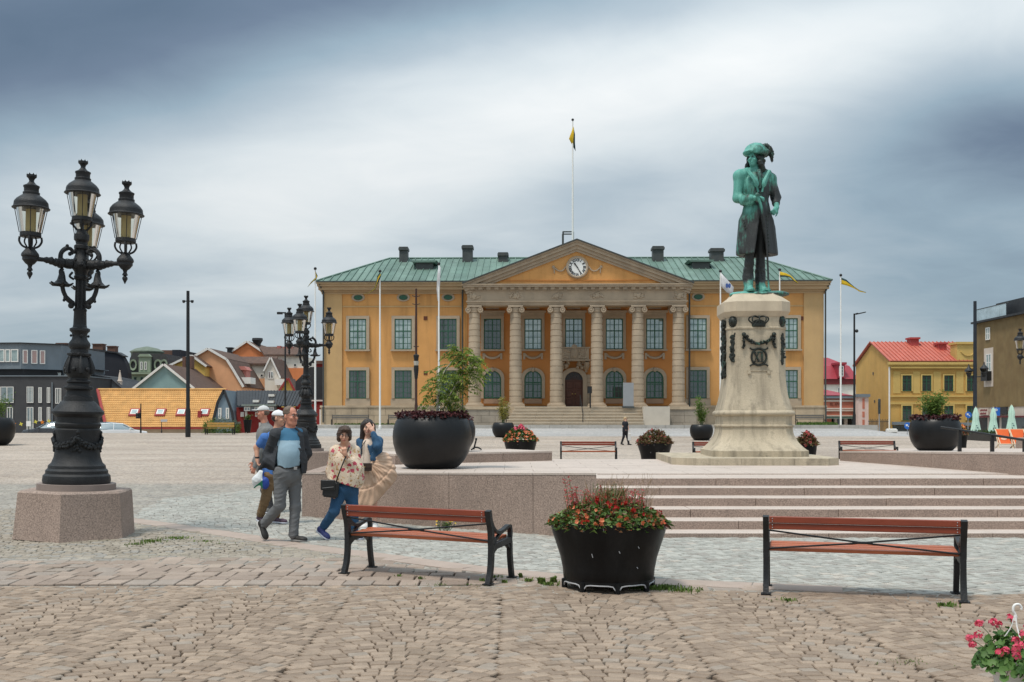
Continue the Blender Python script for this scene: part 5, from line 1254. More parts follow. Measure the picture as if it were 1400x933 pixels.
def shop_sign(pa, pb, y0, y1, bg, fg, lines, lab):
 ya, yb = wy(pb), wy(pa); d_ = 94+(ya+yb)/2; zc0, zc1 = PZ(y1, d_)-Z0, PZ(y0, d_)-Z0
 m = MB(); m.box(-.10, -.02, ya, yb, zc0, zc1); s = m.build('shop_sign', bg, o, smooth=0); s['label'] = lab
 return s
shop_sign(1341, 1352, 558.5, 568, W_PALE, SGR, 2, 'pale fascia with maroon lettering'); shop_sign(1364, 1378, 557, 567, SGD, W_PALE, 2, 'black fascia board')
for pa, pb, y0, y1 in ((1341.5, 1351.5, 559.5, 562.5), (1341.5, 1350, 564, 567)):
 ya, yb = wy(pb), wy(pa); d_ = 94+(ya+yb)/2; hh = (y1-y0)*d_/F; n = 9; m = MB()
 for q in range(n): y_ = ya+(yb-ya)*(q+.5)/n; m.box(-.125, -.10, y_-.13*(yb-ya)/4, y_+.11*(yb-ya)/4, PZ(y1, d_)-Z0+hh*.1*(q % 2), PZ(y0, d_)-Z0-hh*.12*(q % 3))
 m.build('faded_lettering', SGR, o, smooth=0)
# ------------------------------------------------------------------ ornate iron lamps
LG = clear_glass('lantern_glass', (.93, .92, .86)); LINNER = mat('lantern_tube', (.55, .44, .20), .6, .12, 6, trans=.35)
PX1 = 14.6/F
def lamp_prof(lst, s=PX1, y0=740): return [(r*s, (y0-y)*s) for y, r in lst]
def make_lamp(label, loc, phis, group):
 s = PX1; zz = lambda y: (740-y)*s
 o = thing('street_lamp', label, 'street lamp', loc, 0, group)
 m = MB(); rT, rB = 77*s, 83*s; a0 = math.radians(-90+8)
 m.lathe([(rB, 0), (rB*.985, .05), (rT, zz(677)), (rT*.96, zz(674.5))], 6, a0=a0); m.build('plinth', GRANITE, o, smooth=20)
 m = MB(); m.lathe([(52*s, zz(674.5)), (52*s, zz(666))], 24); m.build('plinth_ring', mat('brown_granite_ring', (.25, .20, .175), .7, .15, 3, .15, 90, fine=.15), o)
 m = MB(); m.lathe(lamp_prof([(666, 44), (662, 45), (655, 44), (652, 41), (648, 41), (645, 38), (641, 37.5), (637, 33.5), (629, 30.5), (616, 29), (600, 28.5), (594, 30), (591, 30), (589, 28.5), (586, 30.5), (583, 30.5), (581, 28.5), (574, 28.5), (572, 31), (569, 34), (566, 34.5), (564, 33), (557, 27), (552, 22.5), (551, 20)]), 32); m.build('base', IRON2, o)
 m = MB(); m.lathe(lamp_prof([(551, 20), (545, 19.5), (544, 17), (537, 16), (535.5, 17), (534, 20), (531.5, 20), (530, 15), (526.5, 14.5), (525, 16.5), (523, 16.5), (521, 13), (519, 13), (515, 16), (509, 17.8), (502, 17.3), (494, 14.5), (489, 12.5), (488, 15), (485, 15.5), (483, 12), (479, 11.5), (477, 13.5), (473, 14.5), (470, 14), (465, 10.5), (460, 9.5), (456, 10.5), (453, 13.5), (450, 13.5), (448, 9.5), (444, 8.8)]), 24)
 for k in range(12): 
  a = 2*PI*k/12; m.ball((17.5*s*math.cos(a), 17.5*s*math.sin(a), zz(532.8)), 2.6*s, 6, 4)
 for k in range(6):                                 # acanthus leaves on the bulb
  a = 2*PI*k/6; c, d = math.cos(a), math.sin(a)
  m.tube([(14.5*s*c, 14.5*s*d, zz(489)), (16.6*s*c, 16.6*s*d, zz(497)), (18.6*s*c, 18.6*s*d, zz(505)), (18.6*s*c, 18.6*s*d, zz(513)), (20*s*c, 20*s*d, zz(510))], [1.2*s, 3*s, 4*s, 3*s, 1*s], 6)
  a += PI/6; c, d = math.cos(a), math.sin(a)
  m.ball((17.6*s*c, 17.6*s*d, zz(507)), 3.4*s, 8, 6)
 for k in range(4):
  a = 2*PI*k/4+.6; m.ball((11.5*s*math.cos(a), 11.5*s*math.sin(a), zz(460)), 2*s, 6, 4)
 for k in range(10):
  a = 2*PI*k/10; m.ball((14.5*s*math.cos(a), 14.5*s*math.sin(a), zz(486)), 2*s, 6, 4)
 m.build('shaft_foot', IRON2, o)
 m = MB(); prof = lamp_prof([(444, 8.8), (426, 8.2), (424, 9.2), (422, 7.4)]); m.lathe(prof, 16)
 n = 12; vs = []; z0, z1 = zz(422), zz(382)         # fluted shaft
 for z in (z0, z1):
  for k in range(n*2): a = PI*k/n; r = (7.4 if k % 2 else 6.3)*s*(1 if z == z0 else .93); vs.append((r*math.cos(a), r*math.sin(a), z))
 m.add(vs, [(k, (k+1) % (2*n), 2*n+(k+1) % (2*n), 2*n+k) for k in range(2*n)])
 m.lathe(lamp_prof([(382, 7.5), (380, 9), (377, 9.3), (375, 8), (370, 9), (366, 12), (361, 13.5), (356, 12.5), (351, 9.5), (346, 8), (340, 8), (338, 9.8), (334, 9.8), (332, 7.5), (329, 7.2), (326, 10), (322, 10.3), (318, 10), (316, 7), (311, 6.3)]), 16)
 rr = random.Random(3)
 for k in range(40): 
  a = rr.uniform(0, 2*PI); m.ball((12.2*s*math.cos(a), 12.2*s*math.sin(a), zz(361)+rr.uniform(-7, 7)*s), rr.uniform(1.4, 3)*s, 5, 4)
 m.build('shaft', IRON2, o)
 # garland of leaves and fruit round the base
 m = MB()
 for k in range(4):
  a0_ = 2*PI*k/4+math.radians(-70)
  for q in range(30):
   a = a0_+rr.gauss(0, .10); m.ball((30*s*math.cos(a), 30*s*math.sin(a), zz(rr.uniform(594, 622))), rr.uniform(1.2, 2.8)*s, 5, 4)
  for q in range(44):
   t = q/43; a = a0_+t*PI/2; sag = 4*t*(1-t)*10
   for _ in range(2): m.ball(((30.5+rr.uniform(-.5, 1.5))*s*math.cos(a), (30.5+rr.uniform(-.5, 1.5))*s*math.sin(a), zz(604+sag+rr.uniform(-3.5, 3.5))), rr.uniform(1.4, 3.2)*s, 5, 4)
 m.build('garland', IRON, o)
 def lantern(cx, cy, dz, cradle=True):
  z_ = lambda y: (740-y)*s+dz
  R0 = lambda l: [(r*s*.92, z_(y)) for y, r in l]
  h = MB(); h.lathe(R0([(293.5, 20), (293, 26), (292, 26.5), (290.5, 24.5), (287, 23.8), (286, 23.8), (284, 23.3), (280, 20), (276, 14.5), (274, 11.5), (272.5, 11.8), (271, 11.8), (270, 10.3), (265, 10.3), (263.5, 11.3), (262, 11.3), (260, 7), (257, 4), (255, 3.3), (252, 4.6), (250, 7), (247, 7.2), (246.8, 5.5), (250.5, 4)]), 20, (cx, cy, 0))
  for k in range(8): a = 2*PI*k/8; h.add([(cx+6.2*s*math.cos(a+q), cy+6.2*s*math.sin(a+q), z_(247)+(0 if q else 2.2*s)) for q in (-.2, 0, .2)], [(0, 1, 2), (2, 1, 0)])
  L_ = h.build('lantern', IRON2, o, smooth=40)
  gl = MB(); gl.lathe(R0([(293.5, 20.2), (325.5, 13.8)]), 20, (cx, cy, 0), cap=False); gl.build('lantern_glass', LG, L_)
  t = MB(); t.lathe(R0([(294, 7.2), (325, 7.2)]), 12, (cx, cy, 0)); t.build('light_tube', LINNER, L_)
  b = MB(); b.lathe(R0([(325.5, 14), (325, 14.6), (330, 14.8), (331.5, 13.5), (332, 5)]), 20, (cx, cy, 0))
  for k in range(4): a = PI*k/2+.4; b.tube([(cx+20.3*s*math.cos(a), cy+20.3*s*math.sin(a), z_(293.5)), (cx+14*s*math.cos(a), cy+14*s*math.sin(a), z_(325.5))], .55*s, 4)
  if cradle:
   for k in range(4):
    a = PI*k/2+.3; c, d = math.cos(a), math.sin(a)
    b.tube(spline([(cx+13.5*s*c, cy+13.5*s*d, z_(331)), (cx+14*s*c, cy+14*s*d, z_(337)), (cx+10.5*s*c, cy+10.5*s*d, z_(343)), (cx+5*s*c, cy+5*s*d, z_(346))], 3), 1.5*s, 5)
    b.tube(spline([(cx+6*s*c, cy+6*s*d, z_(331)), (cx+7.5*s*c, cy+7.5*s*d, z_(338)), (cx+4*s*c, cy+4*s*d, z_(345))], 3), 1.1*s, 5)
   b.lathe(R0([(344, 3), (346, 5.5), (350, 9), (353, 11.5), (355, 12.3), (357, 12.3), (358.5, 10.8), (362, 10.8), (364, 9), (367, 6.5), (369, 3.5), (372, 2.5), (373, 3), (375, 4), (376, 4), (377, 2), (379, 3.8), (381, 4), (384, 2.4), (388, .4)]), 14, (cx, cy, 0))
  b.build('lantern_seat', IRON2, L_)
 lantern(0, 0, (293-261.5)*s, False)
 m = MB()
 for k in range(4):
  a = PI*k/2+.3; c, d = math.cos(a), math.sin(a); m.tube(spline([(13*s*c, 13*s*d, zz(299)), (12*s*c, 12*s*d, zz(305)), (6*s*c, 6*s*d, zz(312))], 4), 1.6*s, 5)
 m.build('top_cradle', IRON2, o)
 r = 70*s
 for i, ph in enumerate(phis):
  c, d = math.sin(ph), math.cos(ph)
  P = lambda rad, y, off=0: (c*rad*s-d*off*s, d*rad*s+c*off*s, zz(y))
  m = MB()
  beads = [(12, 5), (14, 7), (20, 7.2), (24, 6), (26, 7.5), (31, 7.5), (33, 5.5), (36, 6), (39, 4.2), (42, 5.8), (45, 4), (48, 4.6), (52, 3), (57, 3.2), (62, 3.4)]
  pts, rs = [], []
  for rad, w in beads: pts.append(P(rad, 361-(1.5 if rad > 40 else 0))); rs.append(w*s)
  m.tube(pts, rs, 10)
  m.tube(spline([P(25, 369), P(29, 372), P(28, 380), P(26, 386)], 3), 2.2*s, 6)
  m.tube([P(26.5, 372), P(26.5, 378), P(27, 385), P(27, 389), P(27, 391)], [3*s, 4.5*s, 6*s, 10*s, 15*s], 10)     # bell flower
  for q in range(6):
   a = 2*PI*q/6; e = 15*s; b_ = P(27, 391); m.tube([b_, (b_[0]+e*.8*math.cos(a), b_[1]+e*.8*math.sin(a), b_[2]-.2*s), (b_[0]+e*1.1*math.cos(a), b_[1]+e*1.1*math.sin(a), b_[2]+2.5*s)], [3*s, 2*s, 1*s], 5)
  m.tube(spline([P(26, 391), P(24, 400), P(19, 409), P(11, 415), P(8, 418)], 4), [3.2*s]*8+[4*s]*5+[2.5*s]*4, 6)
  m.ball(P(13, 418.5), 4.4*s, 8, 6); m.ball(P(21, 408.5), 3.4*s, 6, 5); m.ball(P(23, 412), 2.2*s, 6, 5); m.ball(P(8, 424), 2.4*s, 6, 5)
  m.tube(spline([P(27, 366), P(29, 356), P(28, 347), P(22, 340.5), P(15, 340), P(13, 345), P(17, 348)], 4), [3.4*s]*14+[2.6*s]*8+[2*s]*3, 6)
  m.ball(P(20, 336.5), 2.6*s, 6, 5); m.ball(P(16, 347), 3*s, 6, 5); m.ball(P(10, 343), 3.4*s, 6, 5)
  m.tube(spline([P(12, 372), P(16, 378), P(10, 382)], 3), 1.7*s, 5)
  m.build('arm', IRON2, o)
  lantern(c*r, d*r, 0)
 return o
LG_ = 'ornate iron lamps of the square'
make_lamp('large black cast iron lamp with four lanterns on a hexagonal granite plinth, nearest the viewer', (PX(103.5, 14.95), 14.95, 0), [math.radians(a) for a in (-16, 104, 224)], LG_).rotation_euler = (0, math.radians(1.15), 0)
make_lamp('second black iron lamp with four lanterns behind the walkers, before the ochre wing', (PX(418.5, 31.6), 31.6, .03), [math.radians(a) for a in (64, 184, 304)], LG_)
make_lamp('ornate iron lamp at the frame edge by the brown corner house, only one lantern showing', (PX(1419, 42), 42, .25), [math.radians(a) for a in (30, 150, 270)], LG_)
# ------------------------------------------------------------------ pedestal
def octo(h, c, dx=0, dy=0):
 """square of half width h with corners cut by c, front edge first"""
 h *= .86; c *= .86
 return [(-h+c+dx, -h+dy), (h-c+dx, -h+dy), (h+dx, -h+c+dy), (h+dx, h-c+dy), (h-c+dx, h+dy), (-h+c+dx, h+dy), (-h+dx, h-c+dy), (-h+dx, -h+c+dy)]
def octo_loft(m, secs):
 vs, fs = [], []
 for h, c, z in secs: vs += [(x, y, z) for x, y in octo(h, c)]
 for i in range(len(secs)-1):
  for k in range(8): k2 = (k+1) % 8; fs.append((i*8+k, i*8+k2, i*8+8+k2, i*8+8+k))
 fs.append(tuple(range(7, -1, -1))); b = (len(secs)-1)*8; fs.append(tuple(range(b, b+8))); m.add(vs, fs)
DP = 24.1; pb = .675; cxp = 5.47
mon = thing('stone_pedestal', 'tall weathered limestone pedestal with bronze crown, garlands and cipher', 'pedestal', (cxp, DP, pb), math.radians(-2))
def zP(y, D): return PZ(y, D)-pb
K_ = lambda D: D/F
m = MB()
for i, (xa, xb) in enumerate(((-2.0, -.6), (-.595, .50), (.505, 1.50))):
 mm = MB(); y0 = -1.92
 poly = [(xa if i else xa+.45, y0), (xb if i < 2 else xb-.3, y0), (xb, y0+(.3 if i == 2 else 0)), (xb, 1.9), (xa, 1.9), (xa, y0+(.45 if i == 0 else 0))]
 q = []
 for p in poly:
  if not q or (abs(p[0]-q[-1][0])+abs(p[1]-q[-1][1])) > .001: q.append(p)
 mm.slab(q, -.02, zP(627.0, 22.2)); mm.build('base_slab', LIME, mon, smooth=0)
z0 = zP(627, 22.2)
m = MB(); octo_loft(m, [(1.235, .26, z0), (1.235, .26, zP(617.5, 22.8)), (1.215, .25, zP(616.5, 22.8))]); m.build('plinth_block', LIME, mon, smooth=20)
zA, zB = zP(616.5, 22.8), zP(584, 23.1)
secs = []
for t in np.linspace(0, 1, 10): h = 1.20-.30*(1-(1-t)**2.3); secs.append((h, .25-.02*t, zA+(zB-zA)*t))
secs += [(.925, .23, zB+.002), (.93, .23, zB+.03), (.89, .22, zB+.05)]
m = MB(); octo_loft(m, secs); m.build('ogee_base', LIME, mon, smooth=25)
zC = zP(569, 23.2); m = MB(); octo_loft(m, [(.885, .22, zB+.05), (.885, .22, zC)]); m.build('base_course', LIME, mon, smooth=20)
m = MB(); zD = zP(561, 23.2); octo_loft(m, [(.90, .22, zC), (.935, .23, zC+.02), (.955, .23, zC+.05), (.945, .23, zC+.09), (.90, .22, zD)]); m.build('torus_moulding', LIME, mon, smooth=50)
zE1, zF1 = zP(553, 23.2), zP(432, 23.3)
secs = [(.885, .20, zD), (.875, .20, zD+.05)]
for t in np.linspace(0, 1, 14)[1:]:
 h = .745+.13*(1-min(1, t/.42))**2.2; secs.append((h, .215+.02*t, zD+.05+(zF1-zD-.05)*t))
m = MB(); octo_loft(m, secs); m.build('die', LIME, mon, smooth=25)
zt_ = zF1
def fy(z):                                             # front face of the die at height z
 t = min(1, max(0, (z-zD-.05)/(zF1-zD-.05))); return -.86*(.745+.13*(1-min(1, t/.42))**2.2)
m = MB(); octo_loft(m, [(.76, .24, zt_), (.80, .25, zt_+.05), (.845, .27, zt_+.11), (.85, .27, zt_+.115), (.85, .27, zt_+.33), (.835, .265, zt_+.345), (.60, .18, zt_+.50), (.58, .17, zt_+.53)]); m.build('capstone', mat('capstone_limestone', (.50, .42, .31), .8, .12, 1.6, .2, 45, fine=.08, stain=.35, stain_col=(.28, .22, .17), stain_map=(1.6, 1.6, .3), stain_sc=2.6), mon, smooth=20)
ZTOP = pb+zt_+.53
m = MB(); za = zP(447.5, 23.3); octo_loft(m, [(.745, .235, za-.03), (.765, .24, za-.015), (.765, .24, za+.015), (.745, .235, za+.03)]); m.build('string_moulding', LIME, mon, smooth=20)
BRZ = mat('dark_bronze', (.022, .026, .022), .5, .4, 6, .3, 60, metal=.3, spec=.5, dirt=((.09, .26, .19), 5, .6))
kf = 23.35/F
def fx(px): return (px-1037)*kf
def fz(py): return zP(py, 23.35)
# crown
m = MB(); X = fx(1037.5); yb = fy(fz(440))-.03
zc0, zc1 = fz(446.2), fz(441.5)
m.T = Matrix.Translation((X, yb+.03, 0)) @ Matrix.Scale(.45, 4, (0, 1, 0))
m.lathe([(.135, zc0), (.15, zc0+.01), (.155, zc1-.01), (.15, zc1), (.14, zc1)], 20)
for k in range(9): a = PI+PI*k/8; m.ball((.16*math.cos(a), .16*math.sin(a), zc1+.012), .018, 6, 4)
for k in range(5):
 a = PI+PI*k/4; c, s = math.cos(a), math.sin(a); m.tube(spline([(.15*c, .15*s, zc1), (.215*c, .215*s, zc1+.07), (.19*c, .19*s, zc1+.135), (.08*c, .08*s, zc1+.15), (0, 0, zc1+.125)], 4), .016, 6)
m.ball((0, 0, zc1+.15), .028, 8, 6); m.box(-.008, .008, -.01, .01, zc1+.17, zc1+.215); m.box(-.022, .022, -.01, .01, zc1+.188, zc1+.202)
m.lathe([(.10, zc1-.02), (.12, zc1+.05), (.05, zc1+.08)], 12)
m.build('crown', BRZ, mon)
rr = random.Random(8)
def leafy(m, pts, w, n, dy=.05):
 P_ = spline(pts, 8)
 for _ in range(n):
  p = P_[rr.randrange(len(P_))]; m.ball((p[0]+rr.uniform(-w, w), p[1]-rr.uniform(0, dy), p[2]+rr.uniform(-w, w)), (rr.uniform(.3, .75)*w, .03, rr.uniform(.3, .75)*w), 6, 4)
 m.tube(P_, w*.7, 6)
yf = lambda py: fy(fz(py))-.02
m = MB(); leafy(m, [(fx(1017.5), yf(457), fz(458)), (fx(1025), yf(465), fz(466)), (fx(1037.5), yf(469), fz(469.5)), (fx(1050), yf(465), fz(466)), (fx(1057.5), yf(457), fz(458))], .042, 60); m.build('garland', BRZ, mon)
for s_ in (-1, 1):
 m = MB(); xb_ = 1037.5+s_*20.5; m.ball((fx(xb_), yf(458)-.02, fz(457)), (.05, .04, .05), 8, 6)
 leafy(m, [(fx(xb_+s_*.5), yf(460), fz(461)), (fx(xb_-s_*.5), yf(467), fz(468)), (fx(xb_+s_*1.5), yf(475), fz(475))], .03, 26); m.build('tassel', BRZ, mon)
for ang, py0, py1, hw in ((1, 456, 497, .055), (-1, 456, 497, .055)):  # drops on the cut corners
 m = MB(); hh = lambda py: -fy(fz(py)); pts = []
 for py in (457, 466, 478, 488, 494): d = hh(py)-.10; pts.append((ang*d, -d, fz(py)))
 leafy(m, pts, .06, 60, .03); m.build('corner_drop', BRZ, mon)
 m = MB(); d = hh(440)-.10; m.T = Matrix.Translation((ang*d, -d, fz(438.5))) @ Matrix.Rotation(ang*PI/4, 4, 'Z')
 m.ball((0, -.02, 0), (.085, .06, .10), 10, 8); m.ball((0, -.06, -.015), (.035, .05, .03), 6, 5)
 for q in range(14): a = 2*PI*q/14; m.ball((.085*math.cos(a), -.005, .1*math.sin(a)), .032, 6, 4)
 m.build('lion_mask', BRZ, mon)
m = MB()                                               # long trophy on the west face
pts = [(-(-fy(fz(py)))-.02, -.15, fz(py)) for py in (437, 448, 460, 475, 490, 505, 514)]
P_ = spline(pts, 6)
for i, p in enumerate(P_):
 w = .05 if i < 8 else .10
 for _ in range(4): m.ball((p[0]-rr.uniform(0, .05), p[1]+rr.uniform(-w, w)*1.6, p[2]+rr.uniform(-.03, .03)), (.03, rr.uniform(.02, .05), rr.uniform(.03, .07)), 6, 4)
m.tube(P_, [.03]*10+[.06]*(len(P_)-11)+[.02], 6); m.build('trophy', BRZ, mon)
# cipher with the number
m = MB(); cx_, cz_ = fx(1037.7), fz(488); yy_ = yf(488)-.005
ring = [(cx_+.165*math.cos(a), yy_, cz_+.185*math.sin(a)) for a in np.linspace(0, 2*PI, 29)]
m.tube(ring, .024, 6, cap=False)
for s_ in (-1, 1):
 for t_ in (-1, 1): m.tube(spline([(cx_+s_*.02, yy_, cz_+t_*.195), (cx_+s_*.10, yy_, cz_+t_*.165), (cx_+s_*.165, yy_, cz_+t_*.175), (cx_+s_*.20, yy_, cz_+t_*.205)], 4), .017, 6)
ci = m.build('cipher_ring', BRZ, mon)
m = MB(); h_ = .105
def stroke(xa, xb, w): m.prism([(cx_+xa-w, cz_-h_), (cx_+xa+w, cz_-h_), (cx_+xb+w, cz_+h_), (cx_+xb-w, cz_+h_)], yy_-.03, yy_+.02)
stroke(.005, -.105, .017); stroke(-.10, 0, .008); stroke(.065, .065, .017)
for x_ in (-.10, .0, .065):
 for z_2 in (-h_, h_): m.box(cx_+x_-.034, cx_+x_+.034, yy_-.032, yy_+.015, cz_+z_2-.009, cz_+z_2+.009)
m.build('numeral', BRZ, mon, smooth=0)
m = MB()
m.box(fx(1022), fx(1053), yf(506)-.0, yf(506)+.05, fz(507), fz(506.2))
for x in (1024.5, 1051): m.box(fx(x)-.03, fx(x)+.03, yf(509)-.02, yf(509)+.05, fz(511), fz(507.2))
m.build('tablet_frame', LIME, mon, smooth=0)
# ------------------------------------------------------------------ benches
REDW = mat('red_oiled_wood', (.215, .040, .016), .42, .16, 3, .12, 30, spec=.5, stain=.3, stain_col=(.17, .035, .016), stain_map=(.25, 6, 6), stain_sc=3)
SEATW = mat('orange_oiled_wood', (.37, .092, .03), .45, .16, 3, .12, 30, spec=.5, stain=.25, stain_col=(.22, .06, .025), stain_map=(.25, 6, 6), stain_sc=3)
def make_bench(label, loc, rz, L=1.73, group='red slatted benches'):
 o = thing('park_bench', label, 'bench', loc, rz, group)
 for x, s_ in ((-L/2, -1), (L/2, 1)):
  m = MB()
  def bar(pts, w, t):                            # flat cast bar in the plane of the end frame
   pts = spline(pts, 5) if len(pts) > 2 else [Vector(p) for p in pts]
   vs, fs = [], []
   for i, p in enumerate(pts):
    d = (pts[min(i+1, len(pts)-1)]-pts[max(0, i-1)]).normalized(); nn = Vector((0, -d.z, d.y))
    for u, v in ((-1, -1), (1, -1), (1, 1), (-1, 1)): q = p+nn*(v*t/2); vs.append((x+u*w/2, q.y, q.z))
   k = len(pts)
   for i in range(k-1):
    for j in range(4): j2 = (j+1) % 4; fs.append((i*4+j, i*4+j2, i*4+4+j2, i*4+4+j))
   fs += [(3, 2, 1, 0), (k*4-4, k*4-3, k*4-2, k*4-1)]; m.add(vs, fs)
  V = lambda y, z: (x, y, z)
  bar([V(-.03, 0), V(.015, .12), V(.035, .25), V(.04, .40)], .052, .05)          # rear leg
  bar([V(.04, .38), V(.03, .52), V(-.005, .64), V(-.03, .735)], .055, .05)        # back upright
  bar([V(.50, 0), V(.475, .12), V(.455, .25), V(.45, .38)], .05, .045)            # front leg
  bar([V(.03, .365), V(.15, .372), V(.32, .39), V(.46, .405)], .055, .06)         # seat bearer
  bar([V(.035, .25), V(.07, .315), V(.12, .345)], .04, .03); bar([V(.46, .25), V(.43, .32), V(.37, .36)], .04, .03)
  bar([V(.01, .63), V(.07, .55), V(.17, .50), V(.30, .515), V(.40, .545), V(.46, .535)], .05, .03)   # arm
  bar([V(.45, .40), V(.462, .47), V(.45, .535)], .045, .035)
  bar([V(.08, .40), V(.2, .47), V(.33, .515)], .03, .025)
  m.box(x-.045, x+.045, -.075, .02, -.0, .012); m.box(x-.045, x+.045, .465, .545, 0, .012)
  m.build('end_frame', IRON, o, smooth=40)
 a = L/2-.03
 for z0, z1, yo in ((.612, .668, -.035), (.674, .735, -.05)):
  m = MB(); m.bbox(-a, a, yo-.0, yo+.034, z0, z1, .006); m.build('back_slat', REDW, o, smooth=0)
 for y0, y1, z in ((.045, .135, .40), (.142, .232, .405), (.239, .329, .412), (.336, .45, .42)):
  m = MB(); m.bbox(-a, a, y0, y1, z, z+.034, .006); m.build('seat_slat', SEATW, o, smooth=0)
 m = MB()
 for s_ in (-1, 1):
  m.tube([(-a*s_, -.0, .60), (-.08*s_, .02, .512), (.08*s_, .02, .494), (a*s_, .035, .425)], .0085, 6)
 m.tube([(-.09, .02, .503), (.09, .02, .503)], .013, 6); m.build('cross_brace', IRON, o)
 m = MB()
 for s_ in (-1, 1):
  for z in (.63, .655, .69, .715): m.ball((s_*(a-.03), -.052, z), .006, 6, 4)
 m.build('bolt', mat('steel', (.5, .5, .5), .35, .1, 9, metal=.8), o)
 return o
b1 = make_bench('red bench seen from behind between the floral blouse woman and the front planter', (PX(567.5, 10.94), 10.94, .004), math.atan2(-.80, 1.62))
rzv = math.atan2(-.45, 1.655)
copy_tree(b1, ((2.336+3.99)/2*1.02, 9.76, .004), rzv, 'red bench seen from behind standing alone in front of the wide granite steps')
copy_tree(b1, (PX(801.5, 34.5), 33.6, .2), math.radians(178), 'red bench on the terrace facing the viewer, between two black flower tubs')
copy_tree(b1, (PX(986, 33), 33, .2), math.radians(176), 'red bench mostly hidden behind the foot of the stone pedestal')
copy_tree(b1, (PX(1185, 34.5), 34.5, .2), math.radians(172), 'red bench whose lower half is cut off by the long low granite wall')
GREYW = mat('grey_weathered_wood', (.16, .145, .125), .8, .2, 4)
def small_bench(label, loc, L, mt, rz=0, back=True):
 o = thing('park_bench', label, 'bench', loc, rz)
 for s_ in (-1, 1):
  m = MB(); m.box(s_*L/2-.03, s_*L/2+.03, -.03, .03, 0, .85 if back else .5); m.box(s_*L/2-.03, s_*L/2+.03, -.5, -.44, 0, .45); m.box(s_*L/2-.03, s_*L/2+.03, -.44, -.03, .36, .42); m.build('end_frame', IRON, o, smooth=0)
 for k in range(3):
  m = MB(); m.box(-L/2, L/2, -.5+.155*k, -.36+.155*k, .425, .46); m.build('seat_slat', mt, o, smooth=0)
 if back:
  for k in range(2): m = MB(); m.box(-L/2, L/2, -.075, -.035, .52+.17*k, .66+.17*k); m.build('back_slat', mt, o, smooth=0)
 return o
small_bench('long dark weathered bench against the stone base of the ochre wing, behind the two women', (PX(478, 87.5), 87.9, 1.16), 3.0, GREYW)
small_bench('dark bench on the grass verge at the town hall corner beyond the pedestal', (PX(1107, 86.5), 86.5, 1.16), 2.3, GREYW)
small_bench('dark bench at the corner of the ochre wing partly hidden by the big bowl planter', (PX(552, 87.5), 87.9, 1.16), 2.6, GREYW)
small_bench('bench with a yellowish wooden seat in front of the green hedge at the plaza edge', (PX(302, 74), 74, g(PX(302, 74), 74)), 1.9, mat('golden_wood', (.42, .25, .07), .6, .15, 4))
# ------------------------------------------------------------------ planters
TUB = mat('black_planter', (.006, .0063, .007), .42, .35, 2.5, .06, 25, spec=.22, dirt=((.022, .021, .02), 3, .6), stain=.3, stain_col=(.03, .03, .03), stain_map=(3, 3, .5), stain_sc=2.2)
BOWL = mat('black_bowl', (.007, .0073, .008), .40, .3, 2.0, .06, 25, spec=.32, stain=.2, stain_col=(.028, .028, .03), stain_map=(2, 2, .5), stain_sc=1.6)
SOIL = mat('soil', (.035, .025, .018), .95, .3, 8, .5, 30)
GALV = mat('chipped_edge', (.42, .42, .43), .6, .25, 14)
def make_bowl(label, loc, R, group='round black bowl planters'):
 o = thing('bowl_planter', label, 'planter', loc, 0, group)
 pr = [(.56, 0), (.66, .03), (.80, .14), (.92, .30), (.985, .48), (1.0, .62), (.985, .76), (.93, .90), (.85, 1.0), (.80, 1.03), (.775, 1.03), (.76, .98), (.76, .85)]
 pr = [(r, z*1.3) for r, z in pr]; m = MB(); m.lathe([(r*R, z*R) for r, z in pr], 48); m.build('bowl', BOWL, o, smooth=60)
 m = MB(); m.lathe([(.765*R, 1.15*R), (.77*R, 1.245*R), (.4*R, 1.28*R), (.05*R, 1.285*R)], 24); m.build('soil', SOIL, o)
 m = MB()
 for k in range(6): a = 2*PI*k/6+.9; m.ball((.875*R*math.cos(a), .875*R*math.sin(a), 1.27*R), .012*R+.006, 6, 4)
 m.build('rivet', IRON, o)
 return o
